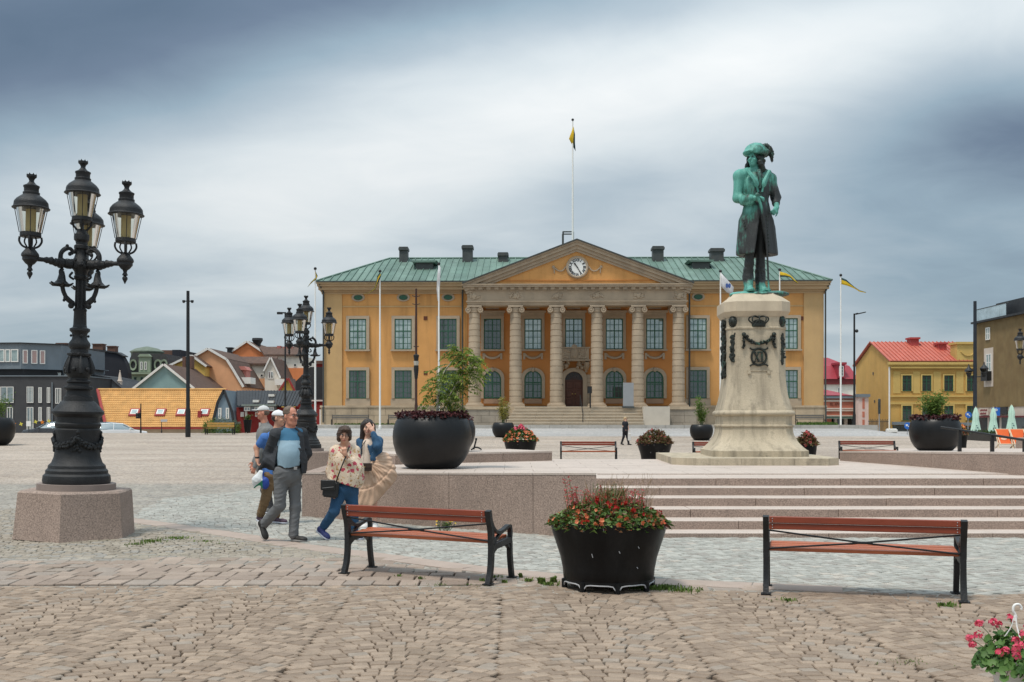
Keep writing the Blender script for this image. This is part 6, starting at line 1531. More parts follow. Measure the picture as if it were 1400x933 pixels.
def make_tub(label, loc, R, H_, legs=True, group='tapered black flower tubs'):
 o = thing('flower_tub', label, 'planter', loc, 0, group)
 z0 = .09 if legs else 0
 pr = [(.76, 0), (.775, .02), (.79, .18), (.83, .38), (.90, .60), (.965, .80), (.995, .93), (1.0, 1.0), (.975, 1.0), (.955, .93), (.94, .85)]
 m = MB(); m.lathe([(r*R, z0+z*(H_-z0)) for r, z in pr], 64); m.build('tub', TUB, o, smooth=60)
 m = MB(); m.lathe([(.93*R, H_-.10), (.95*R, H_-.04), (.1*R, H_-.02)], 24); m.build('soil', SOIL, o)
 if legs:
  n = 8
  for k in range(n):                              # chipped skirt of arches between feet
   m = MB(); a0 = 2*PI*k/n+.1; r0 = .765*R; P = []
   for t in np.linspace(0, 1, 9):
    a = a0+t*2*PI/n; arch = .0 if t in (0., 1.) else (.02+.045*min(1, math.sin(PI*t)*2.2))
    P.append((r0*math.cos(a), r0*math.sin(a), arch))
   vs = []
   for (x, y, z) in P:
    f = 1.012; vs += [(x, y, z), (x*f, y*f, z), (x*f, y*f, z0+.02), (x, y, z0+.02)]
   fs = []
   for i in range(8):
    for j in range(4): j2 = (j+1) % 4; fs.append((i*4+j, i*4+4+j, i*4+4+j2, i*4+j2))
   m.add(vs, fs); m.build('foot_skirt', TUB, o, smooth=0)
   m = MB(); pts = [(x*1.016, y*1.016, z+.006) for x, y, z in P]; m.tube(pts, .0065, 5); m.build('chipped_rim', GALV, o)
   m = MB(); a = a0; c, d = math.cos(a), math.sin(a)
   m.tube([(r0*1.0*c, r0*1.0*d, 0.0), (r0*1.0*c, r0*1.0*d, z0)], .028, 6); m.build('foot', TUB, o)
  for k, (a, z, l) in enumerate(((-1.98, .38, .035), (-1.47, .41, .02), (-1.10, .45, .02), (-1.06, .25, .015), (-2.1, .62, .03), (-1.75, .63, .04))):
   m = MB(); r = R*(.985 if z > .5 else .91)+.002; c, d = math.cos(a), math.sin(a); rr_ = R*(.76+.24*((z-.09)/(H_-.09))**1.15)+.004
   m.tube([(rr_*c, rr_*d, z), (rr_*c+.01, rr_*d, z-l)], .004, 5); m.build('chip', GALV, o)
 return o
BOWL1 = (PX(591, 21.0), 21.0, .675); R1_ = 54*21.0/F
make_bowl('largest glossy black bowl planter, holding a small tree, on the terrace behind the women', BOWL1, R1_)
BOWL2 = (PX(616, 24.5), 24.5, .90); make_bowl('black bowl planter peeping out behind the largest bowl', BOWL2, 34*24.5/F)
BOWL3 = (PX(688, 70), 70, .42); make_bowl('small looking black bowl planter with a yellowish shrub before the town hall steps', BOWL3, 15.3*70/F)
BOWL4 = (PX(959, 66), 66, .34); make_bowl('black bowl planter with a light green shrub beside the pedestal, before the ochre wing', BOWL4, 15.8*66/F)
BOWL5 = (PX(1278.5, 34.0), 34.0, .62); make_bowl('big black bowl planter with purple leaves and a young tree above the long low wall', BOWL5, 34*34.0/F)
BOWL6 = (PX(-9, 60), 60, .17); make_bowl('black bowl planter cut off by the frame edge near the charcoal apartment block', BOWL6, 28*60/F)
TUB1 = (PX(832, 10.42), 10.42, .002); TR = 79.5*10.42/F
make_tub('large black tub of red and orange begonias in front between the two benches', TUB1, TR, .655)
TUB2 = (PX(895, 34.7), 34.7, .2); make_tub('black tub with a rounded mound of dry brownish plants on the terrace', TUB2, 23.5*34.7/F, .66, True)
TUB3 = (PX(711.5, 35.5), 35.5, .2); make_tub('low looking black tub of pink and orange flowers behind the low wall block', TUB3, 22.5*35.5/F, .74, True)
TUB4 = (PX(1103, 30.5), 30.5, .2); make_tub('black tub with reddish plants just behind the pedestal foot', TUB4, 13.5*30.5/F, .72, False)
TUB5 = (PX(1315, 40), 40.0, .56); make_tub('small dark tub with yellow and orange flowers behind the big bowl planter', TUB5, 7.5*40/F, .5, False)
# ------------------------------------------------------------------ poles, signs and small street things
def pole(name, label, px, D, ytop, zb, r, fn=None, mt=IRON, cat='pole', group=None):
 h = PZ(ytop, D)-zb; o = thing(name, label, cat, (PX(px, D), D, zb), 0, group)
 m = MB(); m.lathe([(r*1.35, 0), (r*1.35, h*.18), (r, h*.2), (r*.8, h)], 10); m.build('post', mt, o)
 if fn: fn(o, lambda x: (x-px)*D/F, lambda y: PZ(y, D)-zb)
 return o
def f1(o, X, Z):
 m = MB(); m.tube([(-.28, 0, Z(412)), (.28, 0, Z(412))], .035, 6)
 for s_ in (-1, 1): m.lathe([(.05, -.12), (.10, -.06), (.10, .06)], 8, (s_*.28, 0, Z(412)))
 m.build('spotlight', IRON, o)
pole('mast', 'tall slim black mast rising before the roofs by the yellow tiled house', 257, 70, 398, g(PX(257, 70), 70), .13, f1, cat='mast')
def f2(o, X, Z):
 m = MB()
 for y, w in ((406, .3), (417, .28), (475, .2)): m.tube([(-w, 0, Z(y)+.08), (0, 0, Z(y)), (w, 0, Z(y)+.08)], .03, 5)
 m.lathe([(.14, Z(494)), (.22, Z(486)), (.06, Z(484))], 8); m.build('bracket', IRON, o)
 m = MB(); m.lathe([(.15, Z(500)), (.2, Z(494)-.001)], 8); m.build('lantern', mat('lantern_frosted', (.45, .42, .36), .4, .1, 4), o)
 m = MB(); m.lathe([(.11, Z(518)), (.18, Z(506)), (.18, Z(500)-.002)], 8); m.build('lantern_seat', IRON, o)
pole('lantern_post', 'thin dark rust brown lantern post with spikes in front of the ochre wing', 569, 78, 395, g(0, 78), .09, f2, mat('rust_iron', (.05, .022, .016), .6, .3, 5), cat='lamp post')
def f3(o, X, Z):
 m = MB(); m.tube([(0, 0, Z(428)), (X(380), 0, Z(427.5))], .05, 6); m.box(X(379), X(386), -.12, .12, Z(430), Z(427)); m.build('lamp_head', IRON, o)
pole('lamp_post', 'plain dark street light with one flat head behind the second iron lamp', 390, 75, 427, g(PX(390, 75), 75), .07, f3, cat='lamp post')
def f4(o, X, Z):
 m = MB(); m.tube([(0, 0, Z(430)), (X(1173), 0, Z(428.5))], .05, 6); m.add([(X(1171), -.18, Z(429)), (X(1183), -.18, Z(426.5)), (X(1183), .18, Z(426.5)), (X(1171), .18, Z(429)), (X(1171), -.18, Z(430.5)), (X(1183), -.18, Z(427.8)), (X(1183), .18, Z(427.8)), (X(1171), .18, Z(430.5))], [(0, 1, 2, 3), (7, 6, 5, 4), (0, 4, 5, 1), (1, 5, 6, 2), (2, 6, 7, 3), (3, 7, 4, 0)]); m.ball((X(1170.5), -.15, Z(453)), .14, 8, 6); m.build('lamp_head', IRON, o)
pole('lamp_post', 'tall dark street light with an angled flat head before the yellow gable', 1168, 84, 429, .2, .09, f4, cat='lamp post')
def f5(o, X, Z):
 m = MB(); m.tube([(X(1325), 0, Z(516)), (X(1346), 0, Z(515))], .035, 6); m.build('cross_arm', IRON, o)
 for px, yt in ((1324.5, 500), (1345.5, 497)):
  m = MB(); x = X(px); m.lathe([(.22, Z(509)), (.30, Z(yt+8)), (.32, Z(yt+7)), (.18, Z(yt+4)), (.08, Z(yt+2)), (.03, Z(yt-2))], 8, (x, 0, 0)); m.lathe([(.10, Z(516)), (.2, Z(511)), (.2, Z(509.5))], 8, (x, 0, 0)); L_ = m.build('lantern', IRON, o)
  m = MB(); m.lathe([(.225, Z(509)), (.305, Z(yt+8))], 8, (x, 0, 0), cap=False); m.build('lantern_glass', LG, L_)
pole('lamp_post', 'tall dark lamp post with two small lanterns in front of the brown corner house', 1333, 76, 412, .2, .14, f5, mat('blue_black_paint', (.016, .02, .028), .45, .2, 5), cat='lamp post')
def f6(o, X, Z):
 m = MB(); m.box(-.3, -.02, -.2, .05, Z(572.5), Z(565)); m.ball((-.16, -.2, Z(567)), (.1, .08, .1), 8, 6); m.ball((-.16, -.2, Z(570.5)), (.1, .08, .1), 8, 6); m.build('signal_head', IRON, o)
pole('traffic_light', 'slim dark traffic light seen against the yellow tile roof', 192.5, 78, 552, g(PX(192, 78), 78), .05, f6, cat='traffic light')
def f7(o, X, Z):
 m = MB(); m.box(-.05, .42, -.06, -.03, Z(577), Z(573.5)); m.build('sign_plate', mat('sign_grey', (.45, .45, .46), .6, .1, 4), o, smooth=0)
pole('sign_post', 'low post with a small grey sign plate before the yellow tiled house', 221, 77, 574, g(PX(221, 77), 77), .035, f7, cat='sign')
BLUE_S = mat('sign_blue', (.02, .13, .48), .45, .06, 4)
def round_sign(px, py, D, zb, r, label):
 o = pole('road_sign', label, px, D, py-4, zb, .035, None, mat('steel_post', (.35, .35, .35), .45, .1, 5, metal=.5), cat='road sign')
 m = MB(); m.T = Matrix.Translation((0, -.06, PZ(py, D)-zb)) @ Matrix.Rotation(PI/2, 4, 'X'); m.lathe([(r, 0), (r, .03)], 20); d = m.build('sign_face', BLUE_S, o)
 m = MB(); z = PZ(py, D)-zb; m.prism([(r*.5, z-r*.5), (r*.5+.0, z-r*.22), (-r*.1, z+r*.15), (r*.12, z+r*.42), (-r*.62, z+r*.45), (-r*.5, z-r*.22), (-r*.3, z+.02)][::-1], -.10, -.092); m.build('arrow', WHITEP, d, smooth=0)
 return o
round_sign(1240.5, 582.5, 80, .2, .26, 'round blue road sign with a white arrow, just beside a big bowl planter')
round_sign(1323.5, 567.5, 85, .2, .26, 'round blue road sign with a white arrow at the corner of the yellow house')
def pk(o, X, Z):
 m = MB(); m.box(-.30, .30, -.08, -.05, Z(568.5), Z(557.5)); s = m.build('sign_face', BLUE_S, o, smooth=0)
 me = text_mesh('P', .42, .008, WHITEP, bold=.01); inst('letter', me, s, (0, -.09, Z(562.2)), rot=(PI/2, 0, 0))
pole('road_sign', 'square blue parking sign between two closed mint parasols', 1361, 78, 556.5, .2, .035, pk, cat='road sign')
def f8(o, X, Z):
 m = MB(); m.box(-.12, .12, -.06, -.02, Z(566), Z(546)); m.build('banner', mat('banner_dark', (.05, .06, .06), .7, .5, 5), o, smooth=0)
pole('sign_post', 'grey post with a narrow dark banner in front of the yellow gable wall', 1202, 100, 545, .2, .06, f8, mat('grey_post', (.3, .3, .3), .5, .1, 4), cat='sign')
# white boxes, barrier and fence at the yellow gable
D = 104; o = thing('litter_box', 'white box standing on the pavement by the yellow house corner', 'box', (PX(1219, D), D, .2))
m = MB(); m.bbox(-.5, .5, -.3, .3, .12, .42, .04); m.bbox(-.42, .42, -.26, .26, .42, .5, .03); m.build('box', WHITEP, o); m = MB(); m.box(-.45, .45, -.25, .25, 0, .12); m.build('base', TIN, o, smooth=0)
D = 106; o = thing('barrier', 'small orange barrier by the foot of the yellow gable', 'barrier', (PX(1194, D), D, .2))
for z in (.15, .42): m = MB(); m.box(-.38, .38, -.03, .03, z, z+.16); m.build('board', mat('orange_plastic', (.65, .16, .02), .5, .1, 4), o, smooth=0)
for s_ in (-1, 1): m = MB(); m.box(s_*.3-.03, s_*.3+.03, -.2, .2, 0, .7); m.build('leg', TIN, o, smooth=0)
D = 108; o = thing('railing', 'low dark iron railing along the foot of the yellow gable', 'railing', (PX(1190, D), D, .15))
for k in range(16): m = MB(); x = PX(1188+k*1.7, D)-PX(1190, D); m.box(x-.025, x+.025, -.02, .02, 0, 1.4+.1*(k % 2)); m.build('bar', TIN, o, smooth=0)
for z in (.2, 1.2): m = MB(); m.box(PX(1187, D)-PX(1190, D), PX(1215, D)-PX(1190, D), -.03, .03, z, z+.05); m.build('rail', TIN, o, smooth=0)
# verge grass and terrace edge at the east corner
GRASS = mat('grass', (.045, .10, .015), .9, .3, 9, col2=(.10, .16, .03), island=1)
m = MB(); rg = random.Random(4)
for _ in range(1500):
 x = PX(rg.uniform(1088, 1136), 86); y = rg.uniform(84.2, 86.2); a = rg.uniform(0, 6.3); h = rg.uniform(.12, .3); m.add([(x-.05*math.cos(a), y-.05*math.sin(a), 1.15), (x+.05*math.cos(a), y+.05*math.sin(a), 1.15), (x+rg.uniform(-.08, .08), y+rg.uniform(-.08, .08), 1.15+h)], [(0, 1, 2)])
for _ in range(900):
 x = PX(rg.uniform(455, 560), 88); y = rg.uniform(88.2, 89.4); a = rg.uniform(0, 6.3); h = rg.uniform(.05, .2); m.add([(x-.05*math.cos(a), y-.05*math.sin(a), 1.15), (x+.05*math.cos(a), y+.05*math.sin(a), 1.15), (x+rg.uniform(-.08, .08), y+rg.uniform(-.08, .08), 1.15+h)], [(0, 1, 2)])
kind(m.build('verge_grass', GRASS, smooth=0), 'stuff')
# notice stele at the door, bollard-like bike stand near the bowl
D = 84.5; o = thing('information_stele', 'pale grey upright information panel at the top of the ramp beside the arched window', 'sign', (PX(859, D), D, BZ+zst-.0-.1))
m = MB(); m.box(-.42, .42, -.06, .06, 0, 2.0); m.build('panel', mat('stele_grey', (.27, .28, .29), .6, .08, 3), o, smooth=0)
m = MB(); m.box(-.48, .48, -.12, .12, -.03, .12); m.build('foot', TIN, o, smooth=0)
D = 84.5; o = thing('notice_post', 'slim dark lectern post right of the oak door', 'post', (PX(807, D), D, BZ+zst-.1))
m = MB(); m.tube([(0, 0, 0), (0, 0, 1.3)], .06, 6); m.build('post', IRON, o); m = MB(); m.box(-.22, .12, -.2, .2, 1.15, 1.7); m.build('board', IRON, o, smooth=0)
D = 25.3; o = thing('anchor', 'small black iron anchor shaped stand beside the second bowl', 'ornament', (PX(651, D), D, .90))
m = MB(); m.tube([(-.06, 0, .02), (0, 0, .25)], .02, 6); m.ball((0, 0, .27), .03, 8, 6); m.tube(spline([(-.12, 0, .01), (-.03, 0, .07), (.06, 0, .06), (.13, 0, .015)], 4), .018, 6); m.build('frame', IRON, o)
# deck chairs and parasols
ORA = mat('orange_canvas', (.72, .13, .025), .7, .08, 3, trans=.15); PALEW = mat('beech_frame', (.62, .50, .34), .6, .1, 4)
for i, (px, D) in enumerate(((1373, 49), (1393, 48.5), (1413, 48))):
 o = thing('deck_chair', ('orange canvas deck chair below the mint parasols, the one nearer the bowl', 'orange canvas deck chair below the mint parasols, cut close to the frame edge', 'orange canvas deck chair just past the frame edge')[i], 'deck chair', (PX(px, D), D, .22), math.radians(-12), 'orange deck chairs')
 w = .29
 for s_ in (-1, 1):
  m = MB(); m.tube([(s_*w, -.55, .28), (s_*w, .45, .95)], .022, 6); m.tube([(s_*(w+.04), -.5, .0), (s_*(w+.04), .1, .72)], .02, 6); m.tube([(s_*(w+.04), -.45, .3), (s_*(w+.04), .35, .02)], .02, 6); m.build('side_rail', PALEW, o)
 for y, z in ((-.55, .28), (.45, .95), (.3, .03)): m = MB(); m.tube([(-w-.04, y, z), (w+.04, y, z)], .02, 6); m.build('cross_bar', PALEW, o)
 m = MB(); P = spline([(0, -.55, .30), (0, -.3, .30), (0, .05, .46), (0, .45, .97)], 5); vs = []
 for p in P: vs += [(-w+.02, p.y, p.z), (w-.02, p.y, p.z), (w-.02, p.y+.01, p.z-.012), (-w+.02, p.y+.01, p.z-.012)]
 fs = []
 for q in range(len(P)-1): fs += [(q*4, q*4+1, q*4+5, q*4+4), (q*4+3, q*4+7, q*4+6, q*4+2), (q*4, q*4+4, q*4+7, q*4+3), (q*4+1, q*4+2, q*4+6, q*4+5)]
 m.add(vs, fs); m.build('canvas', ORA, o)
 m = MB(); m.T = Matrix.Translation((.0, .08, .505)) @ Matrix.Rotation(math.radians(50), 4, 'X'); m.lathe([(.10, .0), (.10, .012)], 14, sx=1.3, sy=.7); m.build('print', mat('pale_print', (.75, .42, .28), .7, .1, 3), o)
MINT = mat('mint_canvas', (.48, .66, .55), .75, .07, 2, stain=.2, stain_col=(.32, .48, .42), stain_map=(3, 3, .4)); MINTD = mat('mint_lettering', (.05, .09, .10), .8, .1, 3)
for i, (px, yt) in enumerate(((1334, 557.5), (1358, 558), (1383, 554.5))):
 D = 74; o = thing('parasol', ('closed mint green parasol half hidden by the tall lamp post', 'closed mint green parasol next to the square parking sign', 'closed mint green parasol closest to the frame edge')[i], 'parasol', (PX(px, D), D, .18), 0, 'closed mint parasols')
 h = PZ(yt, D)-.18; m = MB(); n = 24; prof = [(.05, h), (.10, h-.12), (.20, h-.5), (.19, h-.8), (.26, h-1.2), (.36, h-1.8), (.40, h-2.1)]; vs, fs = [], []
 for k, (r, z) in enumerate(prof):
  for q in range(n): a = 2*PI*q/n; r_ = r*(1+.16*math.sin(q*PI*2/3+k*.15)); vs.append((r_*math.cos(a), r_*math.sin(a), z+(.06*math.sin(q*2.1) if k == len(prof)-1 else 0)))
 for k in range(len(prof)-1):
  for q in range(n): q2 = (q+1) % n; fs.append((k*n+q2, k*n+q, k*n+n+q, k*n+n+q2))
 fs.append(tuple(range(n))); fs.append(tuple(range(len(prof)*n-1, len(prof)*n-n-1, -1))); m.add(vs, fs); m.build('canopy', MINT, o, smooth=60)
 m = MB(); m.tube([(0, 0, 0), (0, 0, h+.08)], .03, 6); m.build('pole', PALEW, o); m = MB(); m.lathe([(.35, 0), (.35, .06), (.08, .1)], 12); m.build('foot', TIN, o)
 m = MB()
 for q in range(4): m.ball((-.07+.08*(q % 2), -.33+.02*q, h-1.25-.16*q), (.05, .06, .04), 6, 4)
 m.build('faded_print', MINTD, o)
o = thing('cafe_hedge', 'low dark planter hedge enclosing the terrace under the mint parasols', 'hedge', (PX(1380, 70), 70, .15))
m = MB(); m.box(PX(1318, 70)-PX(1380, 70), PX(1440, 70)-PX(1380, 70), -.2, .2, 0, .55); m.build('box', mat('dark_trough', (.05, .045, .04), .7, .2, 3), o, smooth=0)
m = MB()
for _ in range(500):
 x = rg.uniform(PX(1318, 70)-PX(1380, 70), PX(1440, 70)-PX(1380, 70)); y = rg.uniform(-.25, .25); z = .55+abs(rg.gauss(0, .10)); a = rg.uniform(0, 6.3); m.add([(x-.06*math.cos(a), y-.06*math.sin(a), z-.05), (x+.06*math.cos(a), y+.06*math.sin(a), z-.05), (x, y, z+.1)], [(0, 1, 2)])
m.build('foliage', mat('dark_hedge', (.02, .045, .012), .9, .3, 6, col2=(.05, .08, .02), island=1), o, smooth=0)
# bunting at the west edge
o = thing('bunting', 'string of orange and yellow paper shapes hung before the charcoal block', 'bunting', (PX(75, 80), 80, g(-34, 80)))
z = lambda y: PZ(y, 80)-g(-34, 80)
pts = spline([((x-75)*80/F, 0, z(y)) for x, y in ((12, 574.5), (30, 578), (48, 579), (66, 576.5), (82, 574))], 5)
m = MB(); m.tube(pts, .012, 4); m.build('cord', IRON, o)
for x, y, c, n in ((19.5, 580, (.70, .22, .02), 5), (29, 580, (.62, .55, .08), 4), (49, 577, (.55, .50, .10), 4), (58, 577.5, (.70, .20, .03), 5), (67, 576, (.60, .55, .10), 4)):
 m = MB(); m.T = Matrix.Translation(((x-75)*80/F, -.02, z(y))); R0 = .17
 m.prism([((R0 if k % 2 == 0 else R0*.45)*math.cos(2*PI*k/(2*n)+.4), (R0 if k % 2 == 0 else R0*.45)*math.sin(2*PI*k/(2*n)+.4)) for k in range(2*n)], -.015, .015); m.build('paper_shape', mat('paper_%s' % ('orange' if c[1] < .3 else 'yellow'), c, .7, .08, 4), o, smooth=0)
for x in (12, 82): m = MB(); m.tube([((x-75)*80/F, 0, -.1), ((x-75)*80/F, 0, z(574))], .03, 6); m.build('post', IRON, o)
o = pole('sign_post', 'slim post with a small square white sign in front of the charcoal block', 39.5, 79, 576, g(PX(39.5, 79), 79), .03, lambda o, X, Z: (lambda m: (m.box(-.17, .17, -.06, -.03, Z(583), Z(576)), m.build('sign_plate', WHITEP, o, smooth=0)))(MB()), cat='sign')
# ------------------------------------------------------------------ parked cars
TYRE = mat('tyre', (.015, .015, .016), .8, .2, 9); RIM = mat('alloy_rim', (.45, .46, .47), .35, .1, 9, metal=.7); CARG = glass_mat('car_glass', (.012, .014, .016), .3, .03)
def make_car(label, loc, rz, col, group='cars parked along the west street'):
 o = thing('parked_car', label, 'car', loc, rz, group); pm = mat('car_paint_'+label.split()[0], col, .25, .05, 3, spec=.6, coat=.6)
 Lc = [(-2.15, .42, .62, .80), (-2.05, .30, .80, .84), (-1.2, .25, .93, .88), (-.75, .24, .97, .89), (.6, .24, .98, .89), (1.5, .26, .93, .88), (2.0, .32, .82, .82), (2.12, .45, .66, .76)]
 m = MB(); vs, fs = [], []
 for x, za, zb, w in Lc:
  for y, z in ((-w*.93, za), (-w, (za+zb)*.5), (-w*.94, zb-.04), (-w*.8, zb), (w*.8, zb), (w*.94, zb-.04), (w, (za+zb)*.5), (w*.93, za)): vs.append((x, y, z))
 k = 8
 for i in range(len(Lc)-1):
  for j in range(k): j2 = (j+1) % k; fs.append((i*k+j, i*k+j2, i*k+k+j2, i*k+k+j))
 fs.append(tuple(range(k-1, -1, -1))); fs.append(tuple(range(len(vs)-k, len(vs)))); m.add(vs, [f[::-1] for f in fs]); m.build('body', pm, o, smooth=50)
 Rf = [(-1.15, .94, .94, .76), (-.35, .95, 1.40, .62), (.55, .95, 1.46, .62), (1.35, .95, 1.36, .60), (1.95, .86, .90, .72)]
 m = MB(); vs, fs = [], []
 for x, za, zb, w in Rf: vs += [(x, -.80, za), (x, -w, zb-.06), (x, -w*.85, zb), (x, w*.85, zb), (x, w, zb-.06), (x, .80, za)]
 for i in range(len(Rf)-1):
  for j in range(5): fs.append((i*6+j, i*6+6+j, i*6+7+j, i*6+1+j))
 m.add(vs, fs); m.build('greenhouse', CARG, o, smooth=50)
 m = MB(); vs, fs = [], []
 for x, za, zb, w in Rf[1:4]: vs += [(x, -w*.92, zb-.02), (x, -w*.8, zb+.025), (x, w*.8, zb+.025), (x, w*.92, zb-.02)]
 for i in range(2):
  for j in range(3): fs.append((i*4+j, i*4+4+j, i*4+5+j, i*4+1+j))
 m.add(vs, fs); m.build('roof', pm, o, smooth=50)
 for s_ in (-1, 1):
  m = MB()
  for xa, za, xb, zb in ((-1.15, .94, -.38, 1.38), (.35, .95, .33, 1.42), (1.9, .9, 1.33, 1.33)): m.tube([(xa, s_*.80, za), (xb, s_*.64, zb)], .035, 4)
  m.build('pillar', pm, o)
  for x in (-1.32, 1.32):
   m = MB(); m.T = Matrix.Translation((x, s_*.80, .32)) @ Matrix.Rotation(PI/2, 4, 'X'); m.lathe([(.2, -.1), (.31, -.1), (.325, -.05), (.325, .06), (.3, .11), (.2, .11)], 18); w = m.build('wheel', TYRE, o)
   m = MB(); m.T = Matrix.Translation((x, s_*.80, .32)) @ Matrix.Rotation(PI/2, 4, 'X'); m.lathe([(.21, -.12), (.19, -.125), (.05, -.11)], 14); m.lathe([(.05, .115), (.19, .125), (.21, .12)], 14); m.build('rim', RIM, w)
  m = MB(); m.ball((-2.0, s_*.58, .68), (.1, .2, .09), 8, 6); m.build('headlight', glass_mat('lamp_clear', (.5, .5, .5), .4) if 'lamp_clear' not in MATS else MATS['lamp_clear'], o)
  m = MB(); m.ball((2.0, s_*.62, .75), (.1, .16, .1), 8, 6); m.build('tail_light', mat('tail_red', (.4, .01, .01), .3, .1, 3), o)
  m = MB(); m.ball((-.85, s_*.98, .98), (.08, .09, .07), 8, 6); m.build('mirror', pm, o)
 return o
make_car('dark grey car parked before the charcoal block, its upper half above the plaza edge', (PX(73, 84), 84, -.02), math.radians(8), (.035, .036, .04))
make_car('black car parked just right of the big lamp base, below the yellow roof', (PX(138, 83), 83, -.05), math.radians(20), (.03, .03, .033))
make_car('white car with a sloping tail parked below the yellow tiled roof', (PX(162, 82), 82.0, -.12), math.radians(200), (.72, .72, .72))
# ------------------------------------------------------------------ plants
VR = random.Random(21)
def leaf(m, p, d, l, w, up=None, mi=0, fold=.25):
 """one leaf: folded along its midrib, four faces"""
 d = Vector(d).normalized(); s = d.cross(Vector(up) if up else Vector((VR.uniform(-1, 1), VR.uniform(-1, 1), VR.uniform(.2, 1))))
 if s.length < 1e-4: s = d.orthogonal()
 s.normalize(); n = s.cross(d); p = Vector(p)
 a, b, c = p, p+d*l*.5, p+d*l-n*l*.12
 e, f = p+d*l*.42+s*w/2+n*fold*w, p+d*l*.42-s*w/2+n*fold*w
 m.add([tuple(x) for x in (a, e, b, f, c)], [(0, 1, 2), (0, 2, 3), (1, 4, 2), (2, 4, 3)], mi)
def rdir(zmin=-.2, zmax=1.):
 a = VR.uniform(0, 2*PI); z = VR.uniform(zmin, zmax); r = math.sqrt(max(0, 1-z*z)); return Vector((r*math.cos(a), r*math.sin(a), z))
L_GREEN = mat('leaf_green', (.030, .075, .012), .6, .2, 6, col2=(.085, .15, .025), island=1, trans=.25, spec=.35)
L_LIGHT = mat('leaf_light_green', (.07, .14, .02), .6, .2, 6, col2=(.17, .24, .05), island=1, trans=.3, spec=.3)
L_YELL = mat('leaf_yellow_green', (.20, .19, .03), .65, .2, 6, col2=(.33, .28, .08), island=1, trans=.3, spec=.3)
L_PURP = mat('leaf_purple', (.035, .008, .010), .5, .25, 6, col2=(.085, .018, .020), island=1, trans=.12, spec=.4)
MIX3['leaf_begonia'] = [(.74, (.135, .06, .022)), (.90, (.085, .018, .014))]
L_BEG = mat('leaf_begonia', (.035, .085, .014), .45, .2, 6, col2=(.13, .20, .04), island=1, trans=.2, spec=.45)
MIX3['leaf_dry'] = [(.6, (.14, .055, .03))]
L_DRY = mat('leaf_dry', (.075, .07, .025), .7, .25, 6, col2=(.17, .14, .05), island=1, trans=.2)
L_STRAW = mat('grass_plume', (.20, .13, .05), .7, .2, 6, col2=(.36, .25, .13), island=1, trans=.3)
P_RED = mat('petal_red', (.36, .012, .012), .5, .12, 9, col2=(.50, .03, .02), island=1, trans=.25)
P_ORG = mat('petal_orange', (.60, .09, .025), .5, .12, 9, col2=(.80, .32, .16), island=1, trans=.25)
P_PINK = mat('petal_pink', (.72, .06, .16), .5, .12, 9, col2=(.82, .15, .20), island=1, trans=.3)
P_ROSE = mat('petal_rose', (.42, .06, .065), .6, .2, 9, col2=(.55, .12, .11), island=1, trans=.25)
P_YEL = mat('petal_yellow', (.75, .45, .03), .5, .12, 9, col2=(.8, .55, .1), island=1, trans=.25)
BARK = mat('bark', (.13, .09, .06), .9, .25, 9, .4, 30); STAKE = mat('pale_stake', (.52, .46, .38), .8, .15, 6)
STEMG = mat('green_stem', (.10, .15, .05), .7, .2, 8)
def plant(name, label, cat, loc, group=None): return thing(name, label, cat, loc, 0, group)
def flower(m, p, d, r, n=5, cup=.3):
 d = Vector(d).normalized(); a = d.orthogonal().normalized(); b = d.cross(a); p = Vector(p); b0 = VR.uniform(0, 6)
 for k in range(n):
  w = b0+2*PI*k/n; e = a*math.cos(w)+b*math.sin(w); s = d.cross(e)
  m.add([tuple(p), tuple(p+e*r*.6+s*r*.42+d*r*cup*.5), tuple(p+e*r+d*r*cup), tuple(p+e*r*.6-s*r*.42+d*r*cup*.5)], [(0, 1, 2, 3)])
def purple_rim(loc, R, n, label, size=.07):
 o = plant('purple_foliage', label, 'plants', (loc[0], loc[1], loc[2]+R*1.255)); m = MB()
 for _ in range(n):
  a = VR.uniform(0, 2*PI); r = R*math.sqrt(VR.uniform(.12, .80)); h = VR.uniform(0, .075*R/.8+.03)*(1.15 if r > .5*R else .8)
  p = Vector((r*math.cos(a), r*math.sin(a), h)); d = rdir(-.35, .8); d += Vector((math.cos(a), math.sin(a), 0))*.5
  leaf(m, p, d, size*VR.uniform(.7, 1.5), size*VR.uniform(.6, 1.0))
 m.build('foliage', L_PURP, o, smooth=0); return o
purple_rim(BOWL1, R1_, 1500, 'dark purple heuchera leaves filling the rim of the largest bowl planter')
purple_rim(BOWL5, 34*34.0/F, 900, 'dark purple leaves along the rim of the big bowl above the long low wall', .10)
purple_rim(BOWL2, 34*24.5/F, 400, 'dark purple leaves in the bowl peeping out behind the largest bowl')
